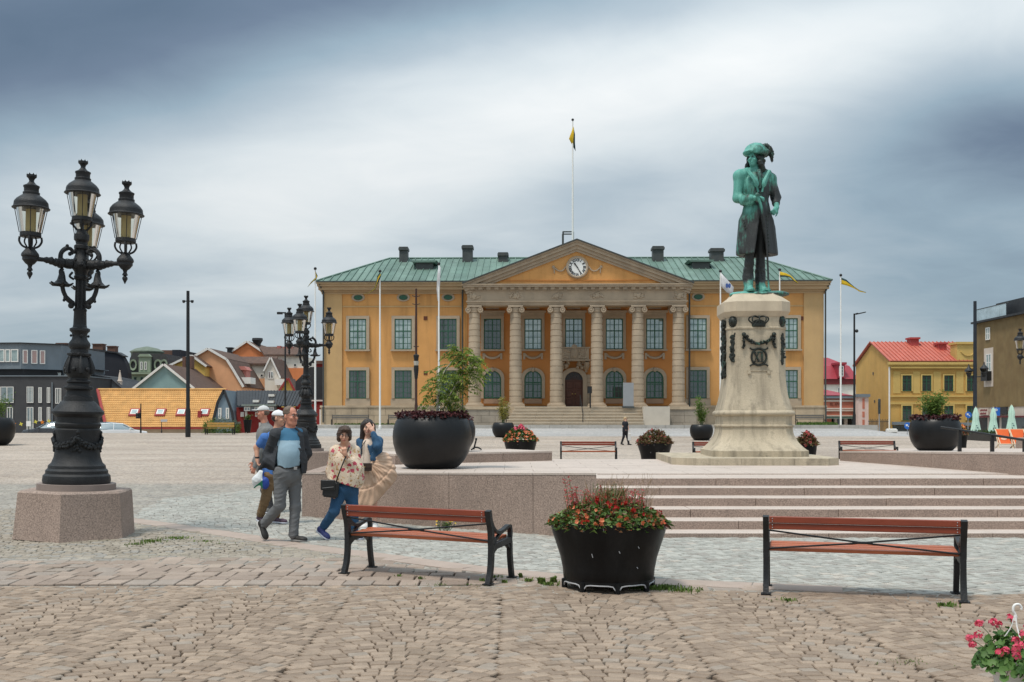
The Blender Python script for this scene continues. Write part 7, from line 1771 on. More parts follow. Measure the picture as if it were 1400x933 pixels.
# young tree with feathery leaves hanging in clumps
def feather_tree(label, loc, stems, spines, lm, nl, ll, name='young_tree', barkm=None, pin=True):
 o = plant(name, label, 'tree', loc)
 m = MB()
 for pts, r0, r1 in stems:
  P = spline(pts, 6); n = len(P); m.tube(P, [r0+(r1-r0)*i/(n-1) for i in range(n)], 6)
 m.build('trunk', barkm or BARK, o)
 m = MB(); tw = MB()
 for c, rad, cnt in spines:
  for _ in range(cnt):
   d = rdir(-.6, .9); p0 = Vector(c)+d*rad*VR.uniform(.05, .55); L_ = ll*VR.uniform(.7, 1.3)
   out = (d+Vector((VR.uniform(-.4, .4), VR.uniform(-.4, .4), VR.uniform(-.2, .5)))).normalized()
   P = [p0+out*L_*t+Vector((0, 0, -.55*L_*t*t)) for t in np.linspace(0, 1, nl)]
   tw.tube(P, .004, 3, cap=False)
   for i in range(1, nl):
    ax = (P[i]-P[i-1]).normalized(); s = ax.cross(Vector((0, 0, 1)))
    if s.length < .01: s = ax.orthogonal()
    s.normalize()
    for sg in (-1, 1):
     leaf(m, P[i], s*sg+ax*.6+Vector((0, 0, VR.uniform(-.5, .1))), ll*.34*VR.uniform(.8, 1.2), ll*.12*VR.uniform(.8, 1.2), up=(VR.uniform(-.3, .3), VR.uniform(-.3, .3), 1))
   leaf(m, P[-1], P[-1]-P[-2], ll*.34, ll*.12)
 m.build('crown', lm, o, smooth=0); tw.build('twigs', STEMG, o)
 return o
kb_ = 21.0/F
bx_ = lambda px: (px-605)*kb_
bz_ = lambda py: (566-py)*kb_
MIX3['leaf_tree'] = [(.66, (.25, .30, .05)), (.93, (.03, .06, .012))]
L_TREE = mat('leaf_tree', (.085, .15, .018), .6, .2, 6, col2=(.19, .27, .04), island=1, trans=.4, spec=.35)
cl = [((632, 483), .26, 40), ((645, 487), .22, 30), ((618, 492), .26, 38), ((640, 503), .24, 34), ((612, 508), .25, 38), ((628, 512), .26, 40), ((647, 508), .16, 18), ((602, 520), .22, 30), ((593, 532), .18, 24), ((616, 530), .25, 36), ((634, 524), .2, 26), ((586, 539), .12, 12), ((606, 541), .18, 24), ((620, 545), .15, 18), ((630, 473), .15, 16), ((622, 478), .16, 16), ((650, 494), .14, 14), ((597, 510), .12, 10)]
feather_tree('young ash like tree with drooping feathery leaves and pale stakes, growing in the largest bowl', (PX(605, 21), 21, BOWL1[2]+R1_*1.26),
 [([(bx_(598), 0, 0), (bx_(600), .02, bz_(535)), (bx_(606), .0, bz_(505)), (bx_(618), 0, bz_(488))], .016, .008), ([(bx_(602), -.05, 0), (bx_(612), -.05, bz_(540)), (bx_(626), -.02, bz_(515)), (bx_(638), 0, bz_(490))], .013, .006), ([(bx_(597), -.1, 0), (bx_(600), -.1, bz_(520))], .014, .012), ([(bx_(605), .05, 0), (bx_(622), .1, bz_(525)), (bx_(640), .1, bz_(500))], .012, .006)],
 [((bx_(c[0]), VR.uniform(-.35, .35), bz_(c[1])), r*.9, int(n*.52)) for c, r, n in cl], L_TREE, 7, .27, barkm=STAKE)
def bush_tree(label, loc, H_, Rr, n, lm, ls, wispy=.5, name='shrub', nst=7):
 o = plant(name, label, 'shrub' if name == 'shrub' else 'tree', loc); m = MB(); f = MB()
 for k in range(nst):
  a = VR.uniform(0, 2*PI); t = VR.uniform(.5, 1.0); sp = VR.uniform(.2, 1.)*Rr
  P = spline([(.05*math.cos(a), .05*math.sin(a), 0), (sp*.35*math.cos(a), sp*.35*math.sin(a), H_*.45*t), (sp*.85*math.cos(a), sp*.85*math.sin(a), H_*t)], 6); m.tube(P, [.018*(1-i/len(P))+.006 for i in range(len(P))], 5)
  for _ in range(n//nst):
   i = min(len(P)-1, int(len(P)*(VR.uniform(.25, 1)**.8))); p = P[i]+rdir(-.6, .8)*Rr*VR.uniform(.02, wispy)
   leaf(f, p, rdir(-.5, .8), ls*VR.uniform(.7, 1.4), ls*.42*VR.uniform(.7, 1.3))
 m.build('stems', STEMG, o); f.build('foliage', lm, o, smooth=0); return o
bush_tree('wispy yellowish shrub in the small looking bowl before the town hall steps', (BOWL3[0], BOWL3[1], BOWL3[2]+.90), 1.75, .62, 900, L_YELL, .13, .4)
bush_tree('light green wispy shrub in the bowl beside the pedestal', (BOWL4[0], BOWL4[1], BOWL4[2]+.86), 1.75, .55, 900, L_LIGHT, .13, .4)
bush_tree('bushy bright green young tree in the big bowl above the long low wall', (BOWL5[0], BOWL5[1], BOWL5[2]+.98), 1.0, .55, 1500, L_LIGHT, .10, .5, 'young_tree', 9)
bush_tree('dense green shrub in the bowl cut off by the frame edge', (BOWL6[0]+.1, BOWL6[1], BOWL6[2]+1.42), 1.2, .9, 1400, L_LIGHT, .13, .7)
bush_tree('sparse yellow green twigs in the bowl peeping out behind the largest bowl', (BOWL2[0], BOWL2[1], BOWL2[2]+.70), .7, .4, 160, L_YELL, .08, .4)
# begonia tub in front
o = plant('begonia_bed', 'mass of begonias with red and orange blooms and reddish plumes in the front tub', 'flowers', (TUB1[0], TUB1[1], TUB1[2]+.60))
m = MB(); fr, fo, fs_ = MB(), MB(), MB()
def dome(a, r): return .20*(1-(r/TR)**2.2)
for _ in range(3400):
 a = VR.uniform(0, 2*PI); r = TR*1.02*math.sqrt(VR.uniform(0, 1)); h = dome(a, r)*VR.uniform(.5, 1.15)+VR.uniform(0, .05)
 p = Vector((r*math.cos(a), r*math.sin(a), h)); d = rdir(-.4, .7)+Vector((math.cos(a), math.sin(a), -.15))*.55*(r/TR)
 leaf(m, p, d, VR.uniform(.035, .08), VR.uniform(.022, .045))
for _ in range(150):
 a = VR.uniform(0, 2*PI); r = TR*VR.uniform(.55, 1.06); h = dome(a, min(r, TR))*VR.uniform(.6, 1.1)+VR.uniform(.0, .07); flower(fo, (r*math.cos(a), r*math.sin(a), h+.01), Vector((math.cos(a), math.sin(a), VR.uniform(-.6, .6))), VR.uniform(.018, .03), 5, .6)
for _ in range(60):
 a = VR.uniform(0, 2*PI); r = TR*VR.uniform(.1, 1.03); h = dome(a, min(r, TR))*1.1+VR.uniform(.01, .07); c = Vector((r*math.cos(a), r*math.sin(a), h))
 for _q in range(3): flower(fr, c+rdir(-.5, 1)*.022, rdir(0, 1), VR.uniform(.016, .028), 5, .5)
m.build('foliage', L_BEG, o, smooth=0); kind(fo.build('orange_blooms', P_ORG, o, smooth=0), 'stuff'); kind(fr.build('red_blooms', P_RED, o, smooth=0), 'stuff')
st, pl, br = MB(), MB(), MB()
def plume(x, y, h, lean, thick, pm, n):
 P = spline([(x, y, .02), (x+lean*.4, y, h*.55), (x+lean, y, h)], 6); st.tube(P, .0032, 4)
 for _ in range(n):
  t = VR.uniform(.45, 1); q = P[min(len(P)-1, int(t*len(P)))]; leaf(pm, q+rdir(-.5, .8)*thick*VR.uniform(0, 1), rdir(-.2, 1), VR.uniform(.018, .036), VR.uniform(.008, .014))
for _ in range(30): plume(VR.uniform(-.40, -.12), VR.uniform(-.25, .25), VR.uniform(.27, .37), VR.uniform(-.05, .05), .03, pl, 14)
for _ in range(34): plume(VR.uniform(.10, .38), VR.uniform(-.25, .25), VR.uniform(.25, .36), VR.uniform(-.03, .08), .03, pl, 16)
for x, h, l in ((-.36, .44, -.07), (-.34, .47, -.05), (-.30, .37, -.02), (-.10, .37, .02), (-.06, .33, .05)): plume(x, VR.uniform(-.1, .1), h, l, .014, pl, 40)
for _ in range(46): plume(VR.uniform(-.16, .16), VR.uniform(-.25, .25), VR.uniform(.28, .42), VR.uniform(-.04, .05), .02, br, 6)
for _ in range(70):
 x = VR.uniform(-.18, .16); y = VR.uniform(-.2, .2); h = VR.uniform(.2, .36); leaf(br, (x, y, .12), (VR.uniform(-.25, .25), VR.uniform(-.2, .2), 1), h, .012, fold=.1)
for _ in range(60):
 x = VR.uniform(-.1, .42); h = VR.uniform(.33, .52); P = spline([(x, VR.uniform(-.15, .15), .1), (x+VR.uniform(-.03, .06), 0, h*.6), (x+VR.uniform(-.05, .14), 0, h)], 4); br.tube(P, [.0022]*4+[.0012]*(len(P)-4), 3, cap=False)
st.build('stems', STEMG, o); pl.build('rose_plumes', P_ROSE, o, smooth=0); br.build('grasses', L_STRAW, o, smooth=0)
m = MB()
for _ in range(14): leaf(m, (VR.uniform(-.03, .14), VR.uniform(-.1, .1), .28), (VR.uniform(-.6, .6), VR.uniform(-.5, .5), .6), VR.uniform(.06, .10), .045)
m.build('tall_leaves', mat('leaf_olive', (.10, .11, .03), .6, .2, 6, col2=(.16, .15, .05), island=1, trans=.2), o, smooth=0)
def tub_plants(label, loc, R, H_, dome_h, lm, blooms, n, cat='flowers', ls=.11):
 o = plant('tub_plants', label, cat, (loc[0], loc[1], loc[2]+H_-.06)); m = MB()
 for _ in range(n):
  a = VR.uniform(0, 2*PI); r = R*1.0*math.sqrt(VR.uniform(0, 1)); h = dome_h*(1-(r/R)**2)*VR.uniform(.5, 1.1)+VR.uniform(0, .07)
  leaf(m, (r*math.cos(a), r*math.sin(a), h), rdir(-.3, .9)+Vector((math.cos(a), math.sin(a), 0))*.5, ls*VR.uniform(.6, 1.4), ls*.5)
 m.build('foliage', lm, o, smooth=0)
 for nm, pm, cnt, lo, hi in blooms:
  b = MB()
  for _ in range(cnt):
   a = VR.uniform(0, 2*PI); r = R*VR.uniform(lo, hi); h = dome_h*(1-(min(r, R)/R)**2)*1.1+VR.uniform(.02, .12)
   flower(b, (r*math.cos(a), r*math.sin(a), h), rdir(.0, 1)+Vector((math.cos(a), math.sin(a)-.5, 0))*.7, VR.uniform(.03, .055), 5, .4)
  kind(b.build(nm, pm, o, smooth=0), 'stuff')
 return o
tub_plants('rounded mound of dry brown and olive plants in the tub beside the far walking woman', TUB2, 23.5*34.7/F, .66, .42, L_DRY, [('rose_blooms', P_ROSE, 16, .2, 1)], 1300)
tub_plants('pink dahlias over a skirt of orange flowers in the tub behind the low wall block', TUB3, 22.5*35.5/F, .74, .42, L_GREEN, [('orange_blooms', P_ORG, 170, .6, 1.05), ('pink_blooms', P_PINK, 60, .0, .5)], 900)
tub_plants('reddish flowers leaning out of the tub behind the pedestal foot', TUB4, 13.5*30.5/F, .72, .30, L_DRY, [('rose_blooms', P_ROSE, 70, .0, 1.1)], 500)
tub_plants('yellow and orange flowers in the small dark tub behind the big bowl', TUB5, 7.5*40/F, .5, .3, L_DRY, [('yellow_blooms', P_YEL, 30, .0, 1.1), ('orange_blooms', P_ORG, 30, .0, 1.1)], 200)
# hedge and tall pot at the western edge
D = 76; o = plant('hedge', 'loose green hedge with greyish tops behind the bench with the yellowish seat', 'hedge', (PX(302, D), D, .55)); m = MB(); f2_ = MB()
for _ in range(3200):
 x = VR.uniform(-1.25, 1.35); z = VR.uniform(-.1, 1.3)*(1.0-.25*abs(x)/1.3)*VR.uniform(.6, 1.05); y = VR.uniform(-.4, .4)
 leaf(m if z < .7 or x < -.4 else f2_, (x, y, z), rdir(-.3, 1), VR.uniform(.07, .14), .06)
m.build('foliage', L_LIGHT, o, smooth=0); f2_.build('grey_foliage', mat('leaf_grey_green', (.08, .11, .08), .7, .2, 5, col2=(.16, .20, .15), island=1, trans=.2), o, smooth=0)
D = 76; o = thing('tall_pot', 'tall tapered black pot with a leafy plant before the red house', 'planter', (PX(338.5, D), D, g(PX(338, 76), 76)))
m = MB(); m.lathe([(.20, .05), (.31, .95), (.27, .95), (.25, .85)], 16)
for a in (0, 1.57, 3.14, 4.7): m.box(.15*math.cos(a)-.03, .15*math.cos(a)+.03, .15*math.sin(a)-.03, .15*math.sin(a)+.03, 0, .06)
m.build('pot', TUB, o)
bush_tree('leafy plant in the tall black pot before the red house', (PX(338.5, D), D, g(PX(338, 76), 76)+.86), .4, .3, 300, L_GREEN, .1, .6, 'shrub', 5)
# yellow weed by the terrace wall
D = 15.5; o = plant('yellow_flower', 'little clump of yellow flowers growing at the foot of the terrace wall', 'flowers', (PX(606, D), D, 0)); m = MB(); b = MB(); st = MB()
for _ in range(26):
 x, y, h = VR.gauss(0, .09), VR.uniform(-.05, .05), VR.uniform(.10, .24); st.tube([(x*.4, y*.4, 0), (x, y, h)], .003, 3)
 if VR.random() < .8: flower(b, (x, y, h), (VR.uniform(-.3, .3), -.7, .5), VR.uniform(.011, .018), 6, .3)
 for _q in range(3): leaf(m, (x*.6, y, h*VR.uniform(.2, .9)), rdir(0, .8), .05, .02)
st.build('stems', STEMG, o); m.build('foliage', L_GREEN, o, smooth=0); b.build('blooms', P_YEL, o, smooth=0)
# geranium basket in the corner
def geranium(label, x, D, seed):
 VR.seed(seed)
 o = plant('geranium_basket', label, 'flower basket', (x, D, 0), 'white hanging baskets of geraniums set on the ground')
 m = MB(); m.lathe([(.098, .0), (.105, .02), (.135, .20), (.148, .215), (.148, .235), (.135, .235), (.128, .20)], 32); m.build('pot', WHITEP, o)
 m = MB(); m.lathe([(.13, .19), (.12, .22), (.02, .23)], 16); m.build('soil', SOIL, o)
 m = MB(); hk = spline([(0, 0, .455), (0, 0, .49), (-.012, 0, .515), (-.006, 0, .545), (.02, 0, .552), (.036, 0, .535), (.036, 0, .522)], 5); m.tube(hk, [.010]*5+[.0075]*(len(hk)-5), 8)
 for k in range(3): a = 2*PI*k/3+.6; m.tube(spline([(.008*math.cos(a), .008*math.sin(a), .47), (.03*math.cos(a), .03*math.sin(a), .40), (.14*math.cos(a), .14*math.sin(a), .225)], 4), .004, 6)
 m.build('hanger', WHITEP, o)
 lv, st, pk = MB(), MB(), MB()
 for _ in range(330):                               # round scalloped leaves
  a = VR.uniform(0, 2*PI); r = .23*math.sqrt(VR.uniform(0, 1)); z = .25+.15*(1-(r/.23)**2)*VR.uniform(.1, 1)-max(0, r-.14)*.7+VR.uniform(-.03, .03)
  c = Vector((r*math.cos(a), r*math.sin(a), z)); nrm = (Vector((math.cos(a)*r*4, math.sin(a)*r*4-.2, .6))+rdir(-.5, .5)*.5).normalized(); u = nrm.orthogonal().normalized(); v = nrm.cross(u); R_ = VR.uniform(.018, .033); n = 12; b0 = VR.uniform(0, 6)
  vs = [tuple(c-nrm*R_*.25)]+[tuple(c+(u*math.cos(b0+2*PI*k/n)+v*math.sin(b0+2*PI*k/n))*R_*(1 if k % 2 else .86)*(.35 if k == 0 else 1)) for k in range(n)]
  lv.add(vs, [(0, 1+k, 1+(k+1) % n) for k in range(n)])
  st.tube([(c.x*.5, c.y*.5, .2), tuple(c-nrm*.01)], .0022, 3, cap=False)
 heads = [(-.235, -.03, .375), (-.265, .0, .35), (-.20, .03, .43), (-.235, .05, .30), (-.15, -.12, .295), (-.115, -.12, .30), (-.045, -.1, .355), (-.075, .05, .42), (-.095, .08, .43), (.03, -.06, .37), (.06, -.08, .35), (.09, .03, .42), (.11, -.1, .29), (.02, .1, .45), (.18, -.02, .36), (.2, -.08, .30)]
 for c in heads:
  c = Vector(c); st.tube(spline([(c.x*.25, c.y*.25, .22), (c.x*.7, c.y*.7, c.z*.85), tuple(c)], 4), .0028, 4)
  for _ in range(15): d = rdir(-.5, 1); flower(pk, c+d*.026*VR.uniform(.5, 1), d, VR.uniform(.010, .015), 5, .25)
 st.build('stems', STEMG, o); lv.build('foliage', mat('leaf_geranium', (.035, .10, .015), .55, .2, 8, col2=(.10, .20, .04), island=1, trans=.25), o, smooth=40); pk.build('blooms', P_PINK, o, smooth=0)
 return o
geranium('white pot of pink geraniums with a white hook, in the near corner', PX(1388, 6.28), 6.28, 3)
geranium('second white geranium pot, mostly outside the picture beside the other one', PX(1452, 6.0), 6.0, 4)
# ------------------------------------------------------------------ figures: smooth blended bodies
A_ = lambda p: np.array(p, float)
def cone(a, b, ra, rb, k=.03): return ('c', A_(a), A_(b), ra, rb, k)
def ell(c, r, R=None, k=.03): return ('e', A_(c), A_(r), None if R is None else np.array(R, float), k)
def sub(prim, k=.01): return ('s', prim, k)
def _prim(P, q):
 if q[0] == 'c':
  _, a, b, ra, rb, _k = q; d = b-a; L2 = max(d@d, 1e-9); t = np.clip(((P-a)@d)/L2, 0, 1)
  v = P-a-t[:, None]*d; return np.sqrt((v*v).sum(1))-(ra+(rb-ra)*t)
 _, c, r, R, _k = q; v = P-c
 if R is not None: v = v@R
 k0 = np.sqrt(((v/r)**2).sum(1)); k1 = np.sqrt(((v/(r*r))**2).sum(1))
 return k0*(k0-1)/np.maximum(k1, 1e-9)
def field(prims):
 def f(P):
  d = None
  for q in prims:
   if q[0] == 's':
    v = -_prim(P, q[1]); k = q[2]; h = np.clip(.5+.5*(v-d)/k, 0, 1); d = d*(1-h)+v*h+k*h*(1-h)
   elif q[0] == 'f': d = q[1](P, d)
   else:
    v = _prim(P, q)
    if d is None: d = v
    else: k = q[-1]; h = np.clip(.5+.5*(d-v)/k, 0, 1); d = d*(1-h)+v*h-k*h*(1-h)
  return d
 return f
def surfnet(f, lo, hi, h):
 lo, hi = A_(lo), A_(hi); n = np.ceil((hi-lo)/h).astype(int)+1; n = ((n+3)//4)*4+1
 ax = [lo[i]+h*np.arange(n[i]) for i in range(3)]
 C = np.stack(np.meshgrid(*[a[::4] for a in ax], indexing='ij'), -1); cs = C.shape[:3]
 vc = f(C.reshape(-1, 3)).reshape(cs)
 near = np.abs(vc) < 4*h*2.1
 m2 = np.zeros(cs, bool)
 for dx in (0, 1):
  for dy in (0, 1):
   for dz in (0, 1): m2[:cs[0]-1, :cs[1]-1, :cs[2]-1] |= near[dx:cs[0]-1+dx, dy:cs[1]-1+dy, dz:cs[2]-1+dz]
 up = lambda a: np.repeat(np.repeat(np.repeat(a, 4, 0), 4, 1), 4, 2)[:n[0], :n[1], :n[2]]
 V = up(np.where(vc < 0, -1., 1.)).astype(np.float32); M_ = up(m2)
 Mp = M_.copy()
 for a in range(3): s = [slice(None)]*3; s2 = [slice(None)]*3; s[a] = slice(1, None); s2[a] = slice(None, -1); Mp[tuple(s)] |= M_[tuple(s2)]; M_ = Mp.copy()
 I = np.argwhere(Mp); P = lo+I*h; V[tuple(I.T)] = f(P)
 S = V < 0
 cnt = np.zeros(tuple(n-1), np.int8)
 for dx in (0, 1):
  for dy in (0, 1):
   for dz in (0, 1): cnt += S[dx:n[0]-1+dx, dy:n[1]-1+dy, dz:n[2]-1+dz]
 cells = np.argwhere((cnt > 0) & (cnt < 8)); ci = -np.ones(tuple(n-1), np.int64); ci[tuple(cells.T)] = np.arange(len(cells))
 acc = np.zeros((len(cells), 3)); num = np.zeros(len(cells))
 cor = [(a, b, c) for a in (0, 1) for b in (0, 1) for c in (0, 1)]
 for p in cor:
  for a in range(3):
   if p[a]: continue
   q = list(p); q[a] = 1; q = tuple(q)
   v0, v1 = V[tuple((cells+p).T)], V[tuple((cells+q).T)]; c = (v0 < 0) != (v1 < 0)
   t = np.where(c, v0/np.where(c, v0-v1, 1), 0); pt = cells+np.array(p, float); pt[:, a] += t
   acc[c] += pt[c]; num[c] += 1
 verts = lo+h*acc/np.maximum(num, 1)[:, None]
 quads = []
 for a in range(3):
  b, c = (a+1) % 3, (a+2) % 3
  s0 = [slice(None)]*3; s1 = [slice(None)]*3; s0[a] = slice(0, -1); s1[a] = slice(1, None)
  A0, A1 = S[tuple(s0)], S[tuple(s1)]; E = np.argwhere(A0 != A1)
  E = E[(E[:, b] > 0) & (E[:, c] > 0) & (E[:, b] < n[b]-1) & (E[:, c] < n[c]-1)]
  if not len(E): continue
  o = lambda db, dc: ci[tuple((E-np.eye(3, dtype=int)[b]*db-np.eye(3, dtype=int)[c]*dc).T)]
  Q = np.stack([o(1, 1), o(0, 1), o(0, 0), o(1, 0)], 1); fl = ~A0[tuple(E.T)]
  Q[fl] = Q[fl][:, ::-1]; quads.append(Q)
 Q = np.concatenate(quads); return verts, Q[(Q >= 0).all(1)]
def sdf_obj(name, prims, lo, hi, h, mats, parent=None, loc=(0, 0, 0), matfn=None, relax=1):
 v, q = surfnet(field(prims), lo, hi, h)
 for _ in range(relax):                             # even out the grid steps
  s = np.zeros_like(v); c = np.zeros(len(v))
  for i in range(4):
   np.add.at(s, q[:, i], v[q[:, (i+1) % 4]]); np.add.at(c, q[:, i], 1); np.add.at(s, q[:, i], v[q[:, (i+3) % 4]]); np.add.at(c, q[:, i], 1)
  v = .4*v+.6*s/np.maximum(c, 1)[:, None]
 me = bpy.data.meshes.new(name); me.from_pydata(v.tolist(), [], q.tolist())
 mats = mats if isinstance(mats, (list, tuple)) else [mats]
 for m in mats: me.materials.append(m)
 if matfn is not None: me.polygons.foreach_set('material_index', matfn(v[q].mean(1)).astype(np.int32))
 me.shade_smooth(); me.update(); return inst(name, me, parent, loc)
def frame(fwd, up=(0, 0, 1)):
 """columns: right-hand side, forward, up of a head or hand"""
 f = A_(fwd); f /= np.linalg.norm(f); r = np.cross(f, A_(up)); r /= np.linalg.norm(r); u = np.cross(r, f); return np.stack([r, f, u], 1)
def head_prims(c, R, s=1., jaw=1., female=False):
 c = A_(c); T = lambda p: c+R@(A_(p)*s)
 E = lambda p, r, k=.02: ell(T(p), A_(r)*s, R, k*s)
 return [E((0, -.012, .035), (.076, .095, .088), .02), E((0, .03, -.045), (.060*jaw, .064, .072), .035), E((0, .062, -.098), (.026, .024, .02), .03),
   cone(T((0, .090, .012)), T((0, .118, -.030)), .009*s, .015*s, .014*s), E((-.078, -.008, -.012), (.012, .022, .034), .006), E((.078, -.008, -.012), (.012, .022, .034), .006),
   E((-.042, .072, -.03), (.022, .02, .02), .02), E((.042, .072, -.03), (.022, .02, .02), .02), E((0, .088, .030), (.05, .012, .010), .012),
   E((0, .090, -.058), (.024, .010, .008), .008), E((0, .089, -.071), (.020, .010, .009), .008),
   sub(E((-.031, .102, .010), (.016, .016, .010)), .012*s), sub(E((.031, .102, .010), (.016, .016, .010)), .012*s)]
def hand_prims(w, d, n, s=1., curl=(25, 35, 25), thumb_side=1, spread=.06):
 """palm with four bent fingers and a thumb; w wrist, d along the hand, n out of the palm"""
 w = A_(w); R = frame(d, -A_(n)); r, f, u = R.T; u = -u                    # u points out of the palm
 P = [cone(w, w+f*.03*s, .026*s, .030*s, .02*s)]
 for o in (-.027, -.009, .009, .027): P.append(cone(w+f*.02*s+r*o*.75*s, w+f*.088*s+r*o*s, .0155*s, .0125*s, .012*s))
 for i, (o, L_) in enumerate(((-.029, .066), (-.010, .080), (.010, .084), (.029, .074))):
  if thumb_side < 0: o = -o
  p = w+f*.088*s+r*o*s; a = 0; dr = f+r*o*spread/.03; ln = (.46, .30, .24)
  for j in range(3):
   a += math.radians(curl[j]); q = p+(dr*math.cos(a)+u*math.sin(a))*L_*ln[j]*s; P.append(cone(p, q, (.0098-.001*j)*s, (.0090-.001*j)*s, .003*s)); p = q
 t = r*thumb_side; p = w+f*.025*s+t*.022*s; q = p+(t*.75+f*.65+u*.25)*.042*s; P.append(cone(p, q, .0145*s, .012*s, .012*s))
 q2 = q+(t*.25+f*.9+u*.35)*.032*s; P.append(cone(q, q2, .011*s, .0095*s, .004*s)); P.append(cone(q2, q2+(f*.9+u*.4)*.024*s, .0095*s, .008*s, .004*s))
 return P
def folds(amp, fx_, seed, vert=.35):
 """cloth wrinkles as a displacement of the distance"""
 rs = np.random.default_rng(seed); W_ = [(rs.normal(size=3)*np.array([1, 1, vert])*fx_*s, rs.uniform(0, 6), a) for s, a in ((1, .5), (1.7, .3), (2.6, .2), (.6, .5))]
 def g_(P, d):
  s = 0
  for w, ph, a in W_: x = P@w+ph; s = s+a*(1-np.abs(np.sin(x+.6*np.sin(1.7*x))))**2
  return d-amp*1.8*(s-.4)
 return ('f', g_)
SKIN = mat('skin', (.56, .30, .20), .55, .08, 12, .05, 60, spec=.4, fine=.04); SKIN2 = mat('skin_ruddy', (.54, .235, .155), .5, .10, 12, .05, 60, spec=.45, fine=.04); SKIN3 = mat('skin_fair', (.62, .36, .26), .55, .06, 12, .05, 60)
HAIRB = mat('hair_brown', (.055, .030, .018), .5, .35, 14, .6, 60); HAIRD = mat('hair_dark_brown', (.025, .014, .010), .45, .35, 14, .6, 60); HAIRG = mat('hair_greying', (.13, .095, .07), .6, .3, 14, .5, 60); HAIRL = mat('hair_blonde', (.40, .28, .15), .55, .25, 14, .4, 60)
def face_details(o, c, R, s=1., lip=(.36, .11, .09), hair=(.05, .03, .02), glasses=None, sunglasses=False):
 T = lambda p: tuple(A_(c)+R@(A_(p)*s))
 for sg in (-1, 1):
  m = MB(); m.ball(T((sg*.031, .088, .010)), .0105*s, 8, 6); m.build('eye', mat('eye_white', (.55, .52, .48), .25, .05, 9), o)
  m = MB(); m.ball(T((sg*.030, .0962, .010)), .0055*s, 8, 6); m.build('iris', mat('eye_dark', (.03, .02, .015), .25, .05, 9), o)
  m = MB(); m.tube([T((sg*.012, .100, .030)), T((sg*.032, .100, .036)), T((sg*.054, .088, .030))], .0035*s, 5); m.build('eyebrow', mat('brow', hair, .7, .2, 9), o)
 m = MB(); m.tube([T((-.024, .092, -.064)), T((-.008, .1005, -.062)), T((.008, .1005, -.062)), T((.024, .092, -.064))], [.003*s, .006*s, .006*s, .003*s], 6); m.build('mouth', mat('lips_%d' % int(lip[0]*100), lip, .45, .1, 9), o)
 if glasses:
  m = MB()
  for sg in (-1, 1):
   ring = [T((sg*.034+.025*math.cos(a), .112, .006+.018*math.sin(a))) for a in np.linspace(0, 2*PI, 15)]; m.tube(ring, .0022*s, 5, cap=False)
   m.tube([T((sg*.059, .112, .012)), T((sg*.080, .07, .014)), T((sg*.081, -.01, .006))], .002*s, 5)
  m.tube([T((-.010, .113, .009)), T((.010, .113, .009))], .002*s, 5); gl = m.build('glasses', mat('glasses_frame', glasses, .35, .1, 9), o)
  if sunglasses:
   m = MB()
   for sg in (-1, 1): m.ball(T((sg*.034, .112, .006)), (.024*s, .02*s, .018*s), 8, 6)
   m.build('lens', mat('dark_lens', (.01, .01, .012), .15, .1, 9), gl)
 return
def shoe(o, ankle, heel, toe, w, up_m, sole_m, h=.075):
 a, b, t = A_(ankle), A_(heel), A_(toe); d = t-b; L_ = np.linalg.norm(d); d /= L_; side = np.cross(d, A_((0, 0, 1))); side /= np.linalg.norm(side); n = np.cross(side, d)
 if n[2] < 0: n = -n
 R = np.stack([side, d, n], 1); c = b+d*L_*.5
 P = [ell(b+d*.045+n*.045, (w*.42, .052, .045), R, .02), ell(c+d*.02+n*.032, (w*.46, L_*.40, .036), R, .03), ell(t-d*.055+n*.028, (w*.5, .06, .030), R, .03), cone(b+d*.05+n*.05, a, .040, .042, .03)]
 fl = lambda P_, dd: np.maximum(dd, -((P_-b)@n-.012))
 pts = np.array([a, b, t]); lo, hi = pts.min(0)-.09, pts.max(0)+.09
 s = sdf_obj('shoe', P+[('f', fl)], lo, hi, .008, up_m, o)
 P2 = [ell(b+d*.05, (w*.47, .058, .05), R, .02), ell(c+d*.02, (w*.49, L_*.40, .05), R, .03), ell(t-d*.06, (w*.53, .066, .05), R, .03)]
 cut = lambda P_, dd: np.maximum(np.maximum(dd, (P_-b)@n-.020), -((P_-b)@n+.004))
 sdf_obj('sole', P2+[('f', cut)], lo, hi, .008, sole_m, s, relax=0)
 return s
def person(label, loc, group=None): return thing('person', label, 'person', loc, 0, group)
